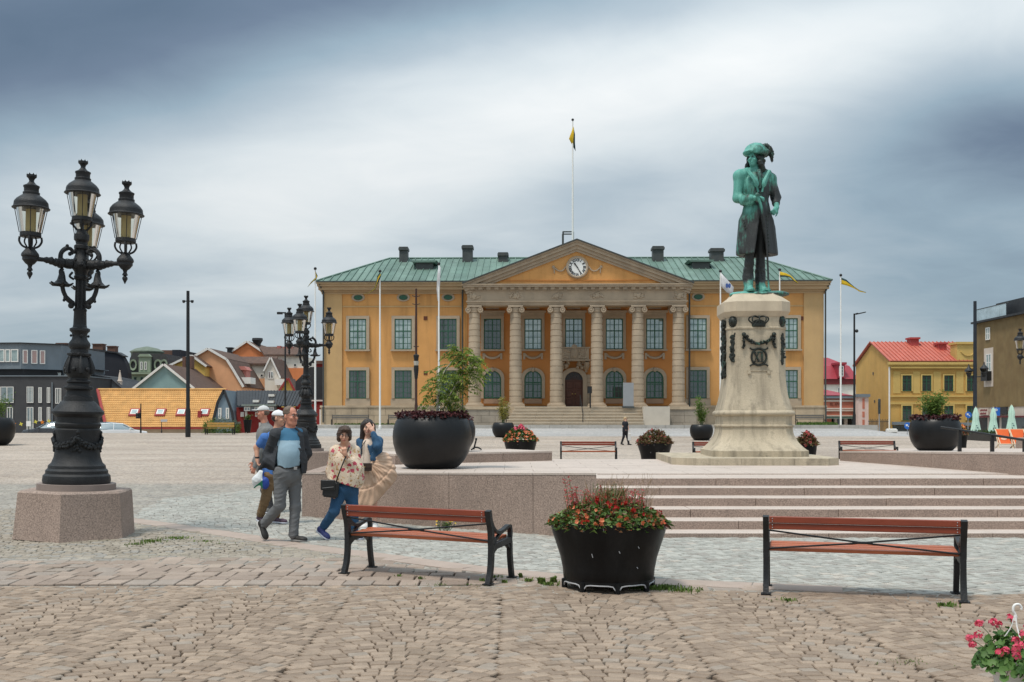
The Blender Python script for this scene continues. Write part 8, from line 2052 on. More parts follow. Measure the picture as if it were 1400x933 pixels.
# ------------------------------------------------------------------ man in the open grey jacket
def figure_space(cx, by, s): return lambda px, py, y=0.: ((px-cx)*s, y, (by-py)*s)
def man_front():
 D = 14.2; s = D/F; J = figure_space(388, 741.5, s)
 o = person('man with glasses in an open charcoal jacket, light blue polo and grey trousers', (PX(388, D), D, .003))
 hc = J(397.5, 569, -.02); R = frame((.80, -.58, -.06), (-.05, 0, 1))
 neck, chest = J(396.5, 588, .02), J(395, 604, .02); shL, shR = J(378.5, 594, -.06), J(410.5, 593, .12)
 elL, wrL = J(364.5, 622, .06), J(374, 641, .20); elR, wrR = J(416, 621, .20), J(405, 640, .27)
 hipL, hipR = J(385, 646, -.03), J(400, 646, .09); knL, anL = J(383.5, 692, -.03), J(356, 720, .16); knR, anR = J(402, 694, .08), J(400.5, 731, .06)
 pel = J(392, 641, .03); bel = J(396, 621, -.01)
 body = head_prims(hc, R, 1.02, 1.08)+[cone(hc, neck, .060, .064, .03), cone(neck, chest, .07, .11, .04), ell(A_(hc)+R@A_((0, .045, -.10)), (.055, .05, .035), R, .03)]
 body += [cone(shL, elL, .045, .04), cone(elL, wrL, .04, .028), cone(shR, elR, .045, .04), cone(elR, wrR, .04, .028), ell(bel, (.13, .12, .17)), ell(chest, (.13, .09, .13)), cone(pel, bel, .12, .12), cone(neck, shL, .05, .05), cone(neck, shR, .05, .05)]
 body += hand_prims(wrL, (.6, .5, -.3), (0, 1, 0), 1., (30, 40, 30), 1)+hand_prims(wrR, (-.7, .3, -.4), (0, 1, 0), 1., (30, 40, 30), -1)
 for h_, k_, a_ in ((hipL, knL, anL), (hipR, knR, anR)): body += [cone(pel, h_, .075, .07), cone(h_, k_, .065, .05), cone(k_, a_, .05, .036)]
 sdf_obj('body', body, J(345, 750, -.3), J(430, 550, .5), .0085, SKIN2, o)
 face_details(o, hc, R, 1.02, (.33, .10, .08), (.09, .06, .045), (.02, .02, .022))
 # hair: short, receding
 T = lambda p: A_(hc)+R@A_(p)
 hp = [ell(T((0, -.018, .040)), (.084, .100, .092), R, .01), ('f', lambda P, d: np.maximum(d, ((P-A_(hc))@R[:, 1])-.052+np.maximum(0, ((P-A_(hc))@R[:, 2])-.07)*.6+.35*np.maximum(0, .05-((P-A_(hc))@R[:, 2])))), ('f', lambda P, d: np.maximum(d, -((P-A_(hc))@R[:, 2])-.045)), folds(.005, 60, 4, 1)]
 sdf_obj('hair', hp, A_(hc)-.16, A_(hc)+.18, .007, HAIRG, o)
 # polo shirt
 SH = mat('polo_blue', (.27, .39, .47), .85, .06, 6, .15, 120, fine=.04); SHD = mat('polo_blue_yoke', (.05, .16, .27), .85, .08, 6, .15, 120)
 sp = [ell(chest, (.185, .135, .20), None, .05), ell(bel, (.158, .16, .20), None, .08), cone(J(394, 637, 0), bel, .15, .155, .06), cone(chest, neck, .10, .074, .03), cone(J(384, 594, -.03), J(407, 593, .09), .075, .075, .04), folds(.0035, 22, 2, .8), ('f', lambda P, d: np.maximum(d, -(P[:, 2]-J(0, 640.5)[2])))]
 zy = J(0, 602.5)[2]; sdf_obj('polo_shirt', sp, J(365, 650, -.32), J(425, 575, .3), .009, [SH, SHD], o, matfn=lambda c: (c[:, 2] > zy))
 cp = [cone(A_(neck)+A_((.0, -.01, -.03)), A_(neck)+A_((0.004, -.01, .015)), .088, .078, .01), sub(cone(A_(neck)+A_((.0, 0, -.08)), A_(neck)+A_((0, 0, .1)), .066, .064), .005), ('f', lambda P, d: np.maximum(d, (P[:, 2]-A_(neck)[2]-.022)+.9*np.maximum(0, (P-A_(neck))@A_((.5, -.86, 0))-.0)))]
 sdf_obj('collar', cp, A_(neck)-.16, A_(neck)+.14, .007, SHD, o)
 # belt and trousers
 TR_ = mat('trousers_grey', (.135, .138, .142), .85, .08, 5, .2, 90, fine=.06); BELT = mat('belt_black', (.012, .012, .012), .4, .1, 6)
 tp = [cone(J(388, 645, .0), J(399, 645, .05), .135, .13, .05), cone(J(392, 640, .02), J(394, 650, .02), .15, .15, .05), cone(hipL, knL, .102, .074, .05), cone(knL, anL, .073, .064, .03), cone(hipR, knR, .102, .075, .05), cone(knR, J(400, 732.5, .06), .073, .066, .03), folds(.007, 13, 6, 1.5), ('f', lambda P, d: np.maximum(d, P[:, 2]-J(0, 638)[2]))]
 sdf_obj('trousers', tp, J(338, 745, -.3), J(425, 632, .42), .009, TR_, o)
 bp = [ell(J(393.5, 638.5, .01), (.175, .16, .3)), ('f', lambda P, d: np.maximum(d, np.abs(P[:, 2]-J(0, 638.4)[2]+.02*(P[:, 0]))-.019))]
 bl = sdf_obj('belt', bp, J(370, 648, -.25), J(420, 628, .25), .007, BELT, o, relax=0)
 m = MB(); p = A_(J(407, 640, -.135)); m.box(p[0]-.022, p[0]+.022, p[1]-.012, p[1]+.012, p[2]-.02, p[2]+.02); m.build('buckle', mat('buckle', (.4, .4, .4), .3, .1, 9, metal=.8), bl, smooth=0)
 # jacket: open in front, sleeves back, tails blown out to the side
 JK = mat('jacket_charcoal', (.036, .039, .045), .85, .12, 5, .2, 90, fine=.08); JL = mat('jacket_lining', (.010, .011, .014), .7, .12, 5)
 fw = A_((.66, -.75, 0)); fw /= np.linalg.norm(fw); sd_ = A_((fw[1]*-1, fw[0], 0)); cc = A_(J(395, 612, .01))
 back = [ell(chest, (.195, .155, .215), None, .05), ell(A_(bel)+A_((-.01, .03, 0)), (.20, .185, .22), None, .06), cone(J(390, 634, .05), J(392, 646, .06), .21, .225, .06), ell(J(371, 633, .02), (.10, .09, .085), None, .07), cone(J(366, 628, 0), J(357.5, 640, -.03), .055, .02, .06), ell(J(413, 634, .08), (.055, .10, .15), None, .05)]
 ez_ = [J(0, y)[2] for y in (650, 640, 620, 600, 589)]
 def openf(P, d):                                  # open front between the two edges
  xl = np.interp(P[:, 2], ez_, [J(x, 0)[0] for x in (376, 378, 381, 385.5, 391)]); xr = np.interp(P[:, 2], ez_, [J(x, 0)[0] for x in (412.5, 412, 411, 408, 401)])
  return np.maximum(d, np.minimum(.07-P[:, 1], np.minimum(P[:, 0]-xl, xr-P[:, 0])))
 inner = cone(J(394, 665, 0.0), J(395, 600, 0), .185, .155, .04)
 jp = back+[sub(inner, .02), ('f', openf), cone(shL, elL, .074, .064, .05), cone(elL, J(372, 637, .16), .064, .05, .04), cone(shR, elR, .074, .062, .05), cone(elR, J(407, 637, .25), .062, .05, .04), cone(J(389, 590.5, .03), shL, .055, .075, .04), cone(J(403, 590, .07), shR, .055, .07, .04), folds(.007, 13, 9, .9), ('f', lambda P, d: np.maximum(d, -(P[:, 2]-J(0, 645.5)[2]+.12*(P[:, 0]-.02))))]
 zz = J(0, 622)[2]
 sdf_obj('jacket', jp, J(348, 655, -.35), J(430, 582, .45), .0085, [JK, JL], o, matfn=lambda c: ((c[:, 2] < zz-.02) & ((c-A_(J(362, 640, 0)))[:, 0] < .16) & (c[:, 1] < .06) & (c[:, 2]+.6*c[:, 0] < J(0, 634)[2]-.12)))
 SHO = mat('shoe_dark', (.022, .020, .018), .6, .15, 8); SOL = mat('sole_white', (.50, .48, .45), .7, .1, 8); SOD = mat('sole_grey', (.22, .21, .2), .7, .1, 8)
 shoe(o, anR, J(397, 740, .08), J(419, 741.3, .0), .105, SHO, SOD); shoe(o, anL, J(348.5, 716, .18), J(360, 740, .11), .105, SHO, SOL)
 return o
man_front()
# ------------------------------------------------------------------ woman in the floral blouse
def woman_floral():
 D = 14.45; s = D/F; J = figure_space(466, 738.5, s)
 o = person('woman with short brown hair and glasses in a floral cream blouse and jeans', (PX(466, D), D, .003))
 hc = J(471.5, 594.5, -.03); R = frame((.12, -.98, -.18), (.05, 0, 1))
 neck, chest = J(472, 609, .0), J(470, 626, .02); shL, shR = J(457.5, 618, .0), J(485, 617, .03)
 elL, wrL = J(452, 645, .03), J(455, 668, -.10); elR, wrR = J(489, 641, -.03), J(475, 622, -.19)
 pel = J(472, 668, .03); hipL, hipR = J(465, 672, .0), J(479, 672, .06); knL, anL = J(458, 699, -.08), J(441, 722, .08); knR, anR = J(482, 703, .06), J(482, 730, .10)
 body = head_prims(hc, R, .97, .97)+[cone(hc, neck, .05, .05), cone(neck, chest, .06, .09, .04), ell(chest, (.14, .10, .16)), cone(chest, pel, .11, .09), cone(neck, shL, .045, .05), cone(neck, shR, .045, .05)]
 body += [cone(shL, elL, .045, .037), cone(elL, wrL, .037, .026), cone(shR, elR, .045, .037), cone(elR, wrR, .037, .027)]+hand_prims(wrR, (-.15, -.25, .95), (-.2, .9, 0), .95, (55, 70, 50), -1)+hand_prims(wrL, (0, -.2, -1), (1, 0, 0), .95, (25, 35, 25), -1)
 for h_, k_, a_ in ((hipL, knL, anL), (hipR, knR, anR)): body += [cone(pel, h_, .075, .07), cone(h_, k_, .065, .05), cone(k_, a_, .05, .034)]
 sdf_obj('body', body, J(425, 748, -.36), J(505, 575, .4), .0085, SKIN, o)
 face_details(o, hc, R, .97, (.38, .10, .09), (.05, .03, .02), (.03, .025, .02))
 T = lambda p: A_(hc)+R@A_(p)
 hp = [ell(T((0, -.022, .036)), (.094, .108, .088), R, .02), ell(T((-.066, .0, -.025)), (.034, .07, .065), R, .03), ell(T((.068, .0, -.03)), (.036, .07, .07), R, .03), ell(T((0, -.06, -.04)), (.08, .06, .075), R, .03), ell(T((-.02, .075, .080)), (.062, .032, .030), R, .03),
   sub(ell(T((.0, .105, -.035)), (.062, .06, .088), R), .012), folds(.008, 45, 3, 1)]
 sdf_obj('hair', hp, A_(hc)-.2, A_(hc)+.2, .0075, HAIRB, o)
 fm = bpy.data.materials.new('floral_cotton'); fm.use_nodes = True; nt = fm.node_tree; nd = nt.nodes; L = nt.links.new; b = nd['Principled BSDF']; b.inputs['Roughness'].default_value = .85
 tc = nd.new('ShaderNodeTexCoord'); base = (.66, .53, .40, 1); prev = None
 for sc_, th, cols_ in ((24, .36, ((.36, .20, .08, 1), (.62, .40, .20, 1))), (15, .42, ((.36, .02, .05, 1), (.60, .12, .16, 1))), (42, .26, ((.20, .19, .09, 1), (.42, .10, .10, 1)))):
  v = nd.new('ShaderNodeTexVoronoi'); v.inputs['Scale'].default_value = sc_; n = nd.new('ShaderNodeTexNoise'); n.inputs['Scale'].default_value = 22; L(tc.outputs['Object'], n.inputs[0])
  ad = nd.new('ShaderNodeMix'); ad.data_type = 'RGBA'; ad.inputs[0].default_value = .06; L(tc.outputs['Object'], ad.inputs[6]); L(n.outputs[1], ad.inputs[7]); L(ad.outputs[2], v.inputs['Vector'])
  cl_ = nd.new('ShaderNodeSeparateColor'); L(v.outputs['Color'], cl_.inputs[0])
  pick = nd.new('ShaderNodeMath'); pick.operation = 'LESS_THAN'; L(cl_.outputs[0], pick.inputs[0]); pick.inputs[1].default_value = .62 if sc_ > 20 else .42
  nr = nd.new('ShaderNodeMath'); nr.operation = 'LESS_THAN'; L(v.outputs['Distance'], nr.inputs[0]); nr.inputs[1].default_value = th
  ml = nd.new('ShaderNodeMath'); ml.operation = 'MULTIPLY'; L(pick.outputs[0], ml.inputs[0]); L(nr.outputs[0], ml.inputs[1])
  cm = nd.new('ShaderNodeMix'); cm.data_type = 'RGBA'; L(cl_.outputs[1], cm.inputs[0]); cm.inputs[6].default_value = cols_[0]; cm.inputs[7].default_value = cols_[1]
  mx = nd.new('ShaderNodeMix'); mx.data_type = 'RGBA'; L(ml.outputs[0], mx.inputs[0]); L(cm.outputs[2], mx.inputs[7])
  if prev is None: mx.inputs[6].default_value = base
  else: L(prev, mx.inputs[6])
  prev = mx.outputs[2]
 L(prev, b.inputs['Base Color'])
 bp = [ell(chest, (.16, .125, .17), None, .05), cone(J(470, 632, .0), J(475, 664, .02), .155, .178, .06), ell(J(484, 650, -.0), (.13, .14, .17), None, .06), cone(shL, elL, .072, .070, .05), cone(elL, J(455, 660, -.06), .070, .056, .04), cone(shR, elR, .072, .076, .05), cone(elR, J(478, 629, -.15), .08, .05, .04), ell(J(490, 655, .0), (.07, .10, .10), None, .05), cone(J(468, 612, .0), shL, .05, .07, .04), cone(J(476, 612, .0), shR, .05, .07, .04),
   folds(.008, 14, 5, .6), ('f', lambda P, d: np.maximum(d, -(P[:, 2]-J(0, 660)[2]+.30*(P[:, 0]-.0)))), sub(cone(A_(neck)+A_((0, -.12, -.06)), A_(neck)+A_((0, -.05, .06)), .035, .07), .01)]
 sdf_obj('blouse', bp, J(440, 690, -.35), J(508, 600, .35), .0085, fm, o)
 JN = mat('jeans_blue', (.022, .075, .155), .85, .18, 7, .2, 90, fine=.08)
 tp = [ell(pel, (.165, .14, .13), None, .05), cone(hipL, knL, .100, .072, .05), cone(knL, J(442, 720, .07), .072, .062, .03), cone(hipR, knR, .100, .075, .05), cone(knR, J(482, 729, .1), .074, .068, .03), folds(.006, 14, 8, 1.4)]
 sdf_obj('jeans', tp, J(428, 735, -.3), J(505, 648, .36), .0085, JN, o)
 NV = mat('shoe_navy', (.018, .03, .12), .6, .3, 30, .2, 80, col2=(.05, .06, .2)); SW = mat('sole_pale', (.55, .56, .62), .7, .1, 8)
 shoe(o, anL, J(431.5, 727, .10), J(449, 738.6, .0), .095, NV, SW); shoe(o, anR, J(480, 737.5, .12), J(494, 738.5, .04), .095, NV, SW)
 # bag held by its strap
 bg = thing('shoulder_bag', 'black leather shoulder bag hanging at the hip of the woman in the floral blouse', 'bag', (PX(454, D), D-.17, J(0, 679)[2]))
 BL = mat('black_leather', (.012, .012, .013), .38, .25, 9, .3, 50)
 m = MB(); m.bbox(-.105, .105, -.045, .05, 0, .225, .025); m.T = Matrix.Rotation(.12, 4, 'Y'); m.v = [tuple(m.T @ Vector(v)) for v in m.v]; m.T = None; m.build('bag', BL, bg, smooth=30)
 m = MB(); m.bbox(-.115, .08, -.065, -.04, .10, .24, .01); m.v = [(x, y, z) for x, y, z in m.v]; m.build('flap', BL, bg, smooth=30)
 m = MB(); m.tube([(-.09, -.067, .13), (.06, -.067, .145)], .005, 5); m.build('zip', mat('zip_grey', (.25, .25, .25), .4, .1, 9, metal=.6), bg)
 m = MB(); q = lambda px, py, y: ((px-454)*s, y+.17, (679-py)*s)
 m.tube(spline([q(463, 658, -.20), q(468, 645, -.245), q(473, 632, -.24), q(476.5, 622, -.20), q(478, 613, -.10), q(478, 609.5, .02)], 5), .009, 6); m.build('strap', BL, bg)
woman_floral()
# ------------------------------------------------------------------ woman in the blown skirt
def woman_skirt():
 D = 15.75; s = D/F; J = figure_space(507, 721.5, s)
 o = person('long haired woman shading her eyes, in denim jacket and wind blown beige skirt', (PX(507, D), D, .003))
 hc = J(503, 581.5, .0); R = frame((.10, -.99, -.05))
 neck, chest = J(504.5, 594, .02), J(505, 608, .03); shL, shR = J(493.5, 601, .02), J(517, 600, .05)
 elL, wrL = J(491.5, 624, .06), J(498, 634, -.08); elR, wrR = J(518.5, 606, -.16), J(511.5, 586.5, -.14)
 pel = J(503, 636, .04); hipL, hipR = J(498, 640, .02), J(508, 640, .05); knL, anL = J(503, 675, .02), J(503, 712, .04); knR, anR = J(511, 676, .05), J(513, 714, .0)
 body = head_prims(hc, R, .97, .93)+[cone(hc, neck, .047, .046), cone(neck, chest, .055, .085, .04), ell(chest, (.13, .095, .15)), cone(chest, pel, .11, .13), cone(neck, shL, .042, .046), cone(neck, shR, .042, .046)]
 body += [cone(shL, elL, .042, .035), cone(elL, wrL, .035, .025), cone(shR, elR, .042, .035), cone(elR, wrR, .035, .025)]+hand_prims(wrR, (-.55, .15, .75), (.1, .95, 0), .95, (12, 20, 15), 1, .03)+hand_prims(wrL, (.3, -.3, -.9), (.8, 0, .2), .95, (25, 35, 25), -1)
 for h_, k_, a_ in ((hipL, knL, anL), (hipR, knR, anR)): body += [cone(pel, h_, .075, .07), cone(h_, k_, .075, .048), cone(k_, a_, .048, .031)]
 sdf_obj('body', body, J(482, 730, -.36), J(530, 560, .3), .0085, SKIN3, o)
 face_details(o, hc, R, .97, (.40, .12, .11), (.03, .02, .015))
 T = lambda p: A_(hc)+R@A_(p)
 hp = [ell(T((0, -.02, .038)), (.088, .106, .088), R, .02), cone(T((-.074, -.0, .03)), T((-.082, .0, -.20)), .038, .034, .03), cone(T((.074, -.0, .03)), T((.090, .01, -.22)), .040, .036, .03), cone(T((0, -.07, .02)), T((0, -.07, -.22)), .07, .06, .03), sub(ell(T((0, .11, -.03)), (.060, .075, .105), R), .012), folds(.007, 50, 13, .25)]
 sdf_obj('hair', hp, A_(hc)-A_((.2, .2, .35)), A_(hc)+.2, .0075, HAIRD, o)
 TOPM = mat('top_cream', (.68, .56, .46), .85, .05, 6)
 sdf_obj('top', [ell(chest, (.142, .108, .16), None, .05), cone(chest, J(502, 633, .03), .12, .135, .05), folds(.004, 18, 3)], J(485, 645, -.3), J(522, 590, .3), .0085, TOPM, o)
 DN = mat('denim_jacket', (.028, .085, .165), .85, .22, 8, .25, 80, fine=.12, stain=.3, stain_col=(.08, .16, .26), stain_map=(2, 2, .6), stain_sc=5)
 fw = A_((-.12, -.99, 0)); sd_ = A_((.99, -.12, 0)); cc = A_(J(501.5, 612, .03))
 jp = [ell(chest, (.175, .14, .19), None, .05), cone(J(506, 612, .04), J(507, 624, .04), .165, .165, .05), sub(cone(J(504, 640, 0), J(505, 604, .0), .125, .115), .02), ('f', lambda P, d: np.maximum(d, np.minimum(-(P-cc)@-fw*1.-.02, .05+np.clip((cc[2]-P[:, 2])*.25, 0, .07)-np.abs((P-cc)@sd_)))), cone(shL, elL, .062, .055, .04), cone(elL, J(495, 632, -.05), .055, .045, .03), cone(shR, elR, .068, .064, .04), cone(elR, J(512.5, 590, -.15), .062, .042, .04), cone(J(502, 597, .03), shL, .045, .06, .04), cone(J(508, 597, .04), shR, .045, .06, .04), folds(.008, 18, 12, .8), ('f', lambda P, d: np.maximum(d, -(P[:, 2]-J(0, 627)[2])))]
 sdf_obj('denim_jacket', jp, J(482, 632, -.36), J(532, 580, .34), .0085, DN, o)
 SK = mat('skirt_beige', (.56, .375, .26), .8, .07, 5, .1, 60)
 w0 = A_(J(502, 628, .04))
 def pleats(P, d):
  q = P-w0; ang = np.arctan2(q[:, 2], q[:, 0]); r = np.sqrt(q[:, 0]**2+q[:, 2]**2)
  return d-(.0015+.0055*np.clip(r, 0, .45)/.45)*np.sin(ang*19+q[:, 1]*12+2.5*np.sin(r*9))-.004*np.sin(q[:, 1]*30+ang*7+r*14)-.004*np.sin(ang*41+r*25)
 def tier(P, d):                                   # gathered seam above the flounce
  q = P-w0; r = np.sqrt(q[:, 0]**2+q[:, 2]**2); ang = np.arctan2(q[:, 2], q[:, 0]); rs = .40+.05*np.sin(ang*2)
  return d+.009*np.exp(-((r-rs)/.012)**2)-.008*np.clip((r-rs)/.02, 0, 1)*np.clip(1-(r-rs)/.12, 0, 1)*(1+.5*np.sin(ang*52))
 sp = [cone(J(502, 629, .04), J(501, 645, .03), .125, .165, .05), cone(J(501, 645, .03), J(503.5, 684, .02), .155, .175, .06), ell(J(522, 636, .03), (.17, .17, .21), None, .08), ell(J(528, 648, .02), (.155, .17, .20), None, .08), cone(J(520, 660, .02), J(508, 682, .02), .17, .12, .08), ell(J(519, 624, .04), (.14, .12, .09), None, .06), ('f', pleats), ('f', tier), ('f', lambda P, d: np.maximum(d, -(P[:, 2]-J(0, 690)[2])+.0-.62*np.maximum(0, P[:, 0]-.02)*1.0+np.maximum(0, P[:, 0]-.02)*1.75)), sub(cone(J(503, 715, .02), J(506, 676, .02), .13, .10), .02)]
 sdf_obj('skirt', sp, J(483, 705, -.36), J(555, 600, .4), .0085, SK, o)
 WS = mat('shoe_white', (.74, .73, .71), .6, .06, 8)
 shoe(o, anL, J(505.5, 719.5, .06), J(495.5, 719.5, -.10), .098, WS, WS); shoe(o, anR, J(514.5, 722, .03), J(509.5, 723.5, -.16), .098, WS, WS)
 bg = thing('crossbody_bag', 'small dark brown bag worn in front by the woman in the blown skirt', 'bag', (PX(501.5, D), D-.19, J(0, 640)[2]))
 BR = mat('brown_leather', (.045, .028, .022), .45, .2, 9, .2, 50)
 m = MB(); m.bbox(-.10, .10, -.03, .03, 0, .115, .012); m.build('bag', BR, bg, smooth=30); m = MB(); m.bbox(-.102, .102, -.042, -.028, .045, .12, .006); m.build('flap', BR, bg, smooth=30); m = MB(); m.ball((0, -.044, .06), .008, 8, 6); m.build('clasp', mat('brass', (.5, .36, .14)), bg)
 m = MB(); q = lambda px, py, y: ((px-501.5)*s, y+.19, (640-py)*s)
 m.tube(spline([q(494, 630, -.17), q(493, 622, -.14), q(497, 606, -.10), q(502, 598, -.04), q(509, 594.5, .06)], 5), .006, 6); m.build('strap', BR, bg)
woman_skirt()
# ------------------------------------------------------------------ the two men behind
def cap(o, hc, R, s, cm):
 T = lambda p: A_(hc)+R@(A_(p)*s)
 cp = [ell(T((0, -.01, .045)), A_((.088, .105, .082))*s, R, .01), ('f', lambda P, d: np.maximum(d, -((P-A_(hc))@R[:, 2]-.040*s))), ell(T((0, .125, .050)), A_((.070, .075, .010))*s, R, .012), ell(T((0, -.01, .128)), A_((.01, .01, .008))*s, R, .01)]
 return sdf_obj('cap', cp, A_(hc)-.24*s, A_(hc)+.26*s, .008*s, cm, o)
def man_blue():
 D = 16.6; s = D/F; J = figure_space(370, 716, s)
 o = person('man in a white cap, bright blue T-shirt and brown trousers', (PX(370, D), D, .002))
 hc = J(381, 571, .0); R = frame((.97, -.2, -.05))
 neck, chest = J(378, 588, .03), J(375, 605, .03); sh, sh2 = J(364, 598, -.10), J(384, 598, .17); el, wr = J(352.5, 611, -.08), J(354.5, 627, -.14); el2, wr2 = J(388, 618, .22), J(395, 634, .15)
 pel = J(374, 648, .03); hL, hR = J(370, 650, -.04), J(378, 650, .1); kL, aL = J(364, 680, -.04), J(354.5, 706, .06); kR, aR = J(380, 682, .1), J(376, 706, .08)
 body = head_prims(hc, R, 1.)+[cone(hc, neck, .055, .055), cone(neck, chest, .06, .1, .04), ell(chest, (.14, .12, .16)), cone(chest, pel, .11, .09), cone(sh, el, .052, .044), cone(el, wr, .043, .030), cone(sh2, el2, .05, .043), cone(el2, wr2, .042, .03)]+hand_prims(wr, (.25, -.2, -.95), (1, 0, 0), 1., (50, 60, 45), 1)+hand_prims(wr2, (.5, -.3, -.8), (-.8, 0, 0), 1., (30, 40, 30), -1)
 for h_, k_, a_ in ((hL, kL, aL), (hR, kR, aR)): body += [cone(pel, h_, .075, .07), cone(h_, k_, .065, .05), cone(k_, a_, .05, .035)]
 sdf_obj('body', body, J(338, 722, -.4), J(405, 555, .4), .009, SKIN, o)
 face_details(o, hc, R, 1.)
 sdf_obj('hair', [ell(A_(hc)+R@A_((0, -.02, .0)), (.082, .098, .07), R), ('f', lambda P, d: np.maximum(d, ((P-A_(hc))@R[:, 1])-.02)), folds(.004, 60, 4, 1)], A_(hc)-.15, A_(hc)+.15, .008, HAIRD, o)
 cap(o, hc, R, 1., mat('cap_white', (.72, .72, .73), .8, .05, 6))
 TS = mat('tshirt_blue', (.06, .16, .42), .85, .1, 6, .15, 90)
 sdf_obj('tshirt', [ell(chest, (.185, .165, .19), None, .05), cone(chest, J(373, 646, .03), .16, .17, .06), cone(sh, J(357.5, 606, -.09), .082, .068, .05), cone(sh2, J(386, 610, .2), .08, .066, .05), cone(neck, J(375, 597, .03), .07, .12, .04), folds(.008, 14, 2, .7)], J(345, 656, -.4), J(402, 580, .42), .009, TS, o)
 TB = mat('trousers_brown', (.19, .12, .062), .85, .12, 6, .2, 80)
 sdf_obj('trousers', [ell(pel, (.16, .15, .13), None, .05), cone(hL, kL, .105, .075, .05), cone(kL, J(355, 703, .05), .078, .062, .03), cone(hR, kR, .105, .075, .05), cone(kR, J(376, 704, .08), .075, .062, .03), folds(.009, 13, 9, .8)], J(340, 712, -.35), J(398, 636, .38), .009, TB, o)
 SM = mat('shoe_plum', (.075, .045, .065), .7, .2, 9); SW = mat('sole_pale', (.55, .56, .62))
 shoe(o, aL, J(349, 710.5, .1), J(364, 716, .0), .1, SM, SW); shoe(o, aR, J(371, 714.5, .12), J(391.5, 715, .02), .1, SM, SW)
 m = MB(); w = A_(wr)+A_((.0, .0, .03)); m.lathe([(.034, -.012), (.036, 0), (.034, .012)], 12, tuple(w)); m.build('watch', mat('watch_black', (.02, .02, .02), .4, .1, 8), o)
 bg = thing('carrier_bag', 'crumpled white, green and blue carrier bag held by the man in white cap', 'bag', (PX(361, D), D-.2, J(0, 668)[2]))
 q = lambda px, py, y=0: ((px-361)*s, y, (668-py)*s)
 sdf_obj('bag', [cone(q(361, 645), q(358, 652), .045, .075, .03), ell(q(356, 656), (.075, .05, .07), None, .03), ell(q(366, 659), (.07, .05, .09), None, .03), cone(q(355, 656), q(352, 664), .05, .02, .03), folds(.012, 24, 7, 1)], (-.25, -.15, -.08), (.25, .15, .36), .009, [mat('bag_white', (.72, .74, .74), .5, .06, 6), mat('bag_green', (.02, .22, .12), .5, .1, 6), mat('bag_blue', (.02, .06, .30), .5, .1, 6)], bg, matfn=lambda c: np.where(c[:, 0] > .03, 2, np.where(c[:, 2] < .13+c[:, 0]*.8, 1, 0)))
man_blue()
def man_grey():
 D = 18.6; s = D/F; J = figure_space(359, 702, s)
 o = person('man in a pale grey cap and grey sweatshirt, hindmost of the walkers, looking away', (PX(359, D), D, .002))
 hc = J(359.5, 565, .0); R = frame((-.97, -.2, -.02))
 neck, chest = J(361.5, 579, .02), J(364, 597, .02); sh, sh2 = J(366, 590, -.15), J(359, 588, .17); el, wr = J(359, 617, -.17), J(352, 638, -.20); el2, wr2 = J(352, 615, .2), J(346, 632, .1)
 pel = J(363, 640, .02); hL, hR = J(363, 645, -.08), J(363, 645, .1); kL, aL = J(366, 671, -.08), J(371, 694, -.06); kR, aR = J(360, 671, .1), J(364, 694, .12)
 body = head_prims(hc, R, 1.)+[cone(hc, neck, .055, .055), cone(neck, chest, .06, .1, .04), ell(chest, (.13, .14, .16)), cone(chest, pel, .11, .09), cone(sh, el, .05, .044), cone(el, wr, .042, .03), cone(sh2, el2, .05, .043), cone(el2, wr2, .042, .03)]+hand_prims(wr, (-.3, -.1, -.95), (0, 1, 0), 1., (30, 40, 30), 1)+hand_prims(wr2, (-.4, -.1, -.9), (0, -1, 0), 1., (30, 40, 30), -1)
 for h_, k_, a_ in ((hL, kL, aL), (hR, kR, aR)): body += [cone(pel, h_, .075, .07), cone(h_, k_, .065, .05), cone(k_, a_, .05, .035)]
 sdf_obj('body', body, J(335, 710, -.4), J(388, 548, .4), .010, SKIN2, o)
 face_details(o, hc, R, 1.)
 sdf_obj('hair', [ell(A_(hc)+R@A_((0, -.02, .0)), (.080, .097, .06), R), ('f', lambda P, d: np.maximum(d, ((P-A_(hc))@R[:, 1])-.01)), folds(.004, 60, 4, 1)], A_(hc)-.15, A_(hc)+.15, .008, HAIRG, o)
 cap(o, hc, R, 1., mat('cap_pale_grey', (.55, .55, .54), .8, .05, 6))
 GS = mat('sweatshirt_grey', (.19, .19, .185), .9, .08, 6, .2, 90, fine=.06)
 sdf_obj('sweatshirt', [ell(chest, (.165, .185, .20), None, .05), cone(chest, J(363, 640, .02), .16, .17, .06), cone(sh, el, .075, .062, .05), cone(el, wr, .062, .042, .03), cone(sh2, el2, .075, .062, .05), cone(el2, wr2, .06, .042, .03), cone(neck, J(363, 588, .02), .068, .13, .04), folds(.008, 14, 5, .7)], J(336, 652, -.45), J(390, 572, .45), .010, GS, o)
 sdf_obj('trousers', [ell(pel, (.15, .16, .13), None, .05), cone(hL, kL, .1, .072, .05), cone(kL, aL, .072, .058, .03), cone(hR, kR, .1, .072, .05), cone(kR, aR, .072, .058, .03), folds(.008, 13, 3, .8)], J(338, 700, -.35), J(390, 630, .38), .010, mat('trousers_dark', (.05, .05, .055), .85, .1, 6), o)
 SM = mat('shoe_grey', (.12, .12, .12), .7, .2, 9); SW = mat('sole_pale', (.55, .56, .62))
 shoe(o, aL, J(373, 701.5, -.06), J(358, 701.5, -.1), .1, SM, SW); shoe(o, aR, J(367, 701.5, .12), J(352, 701.5, .08), .1, SM, SW)
man_grey()
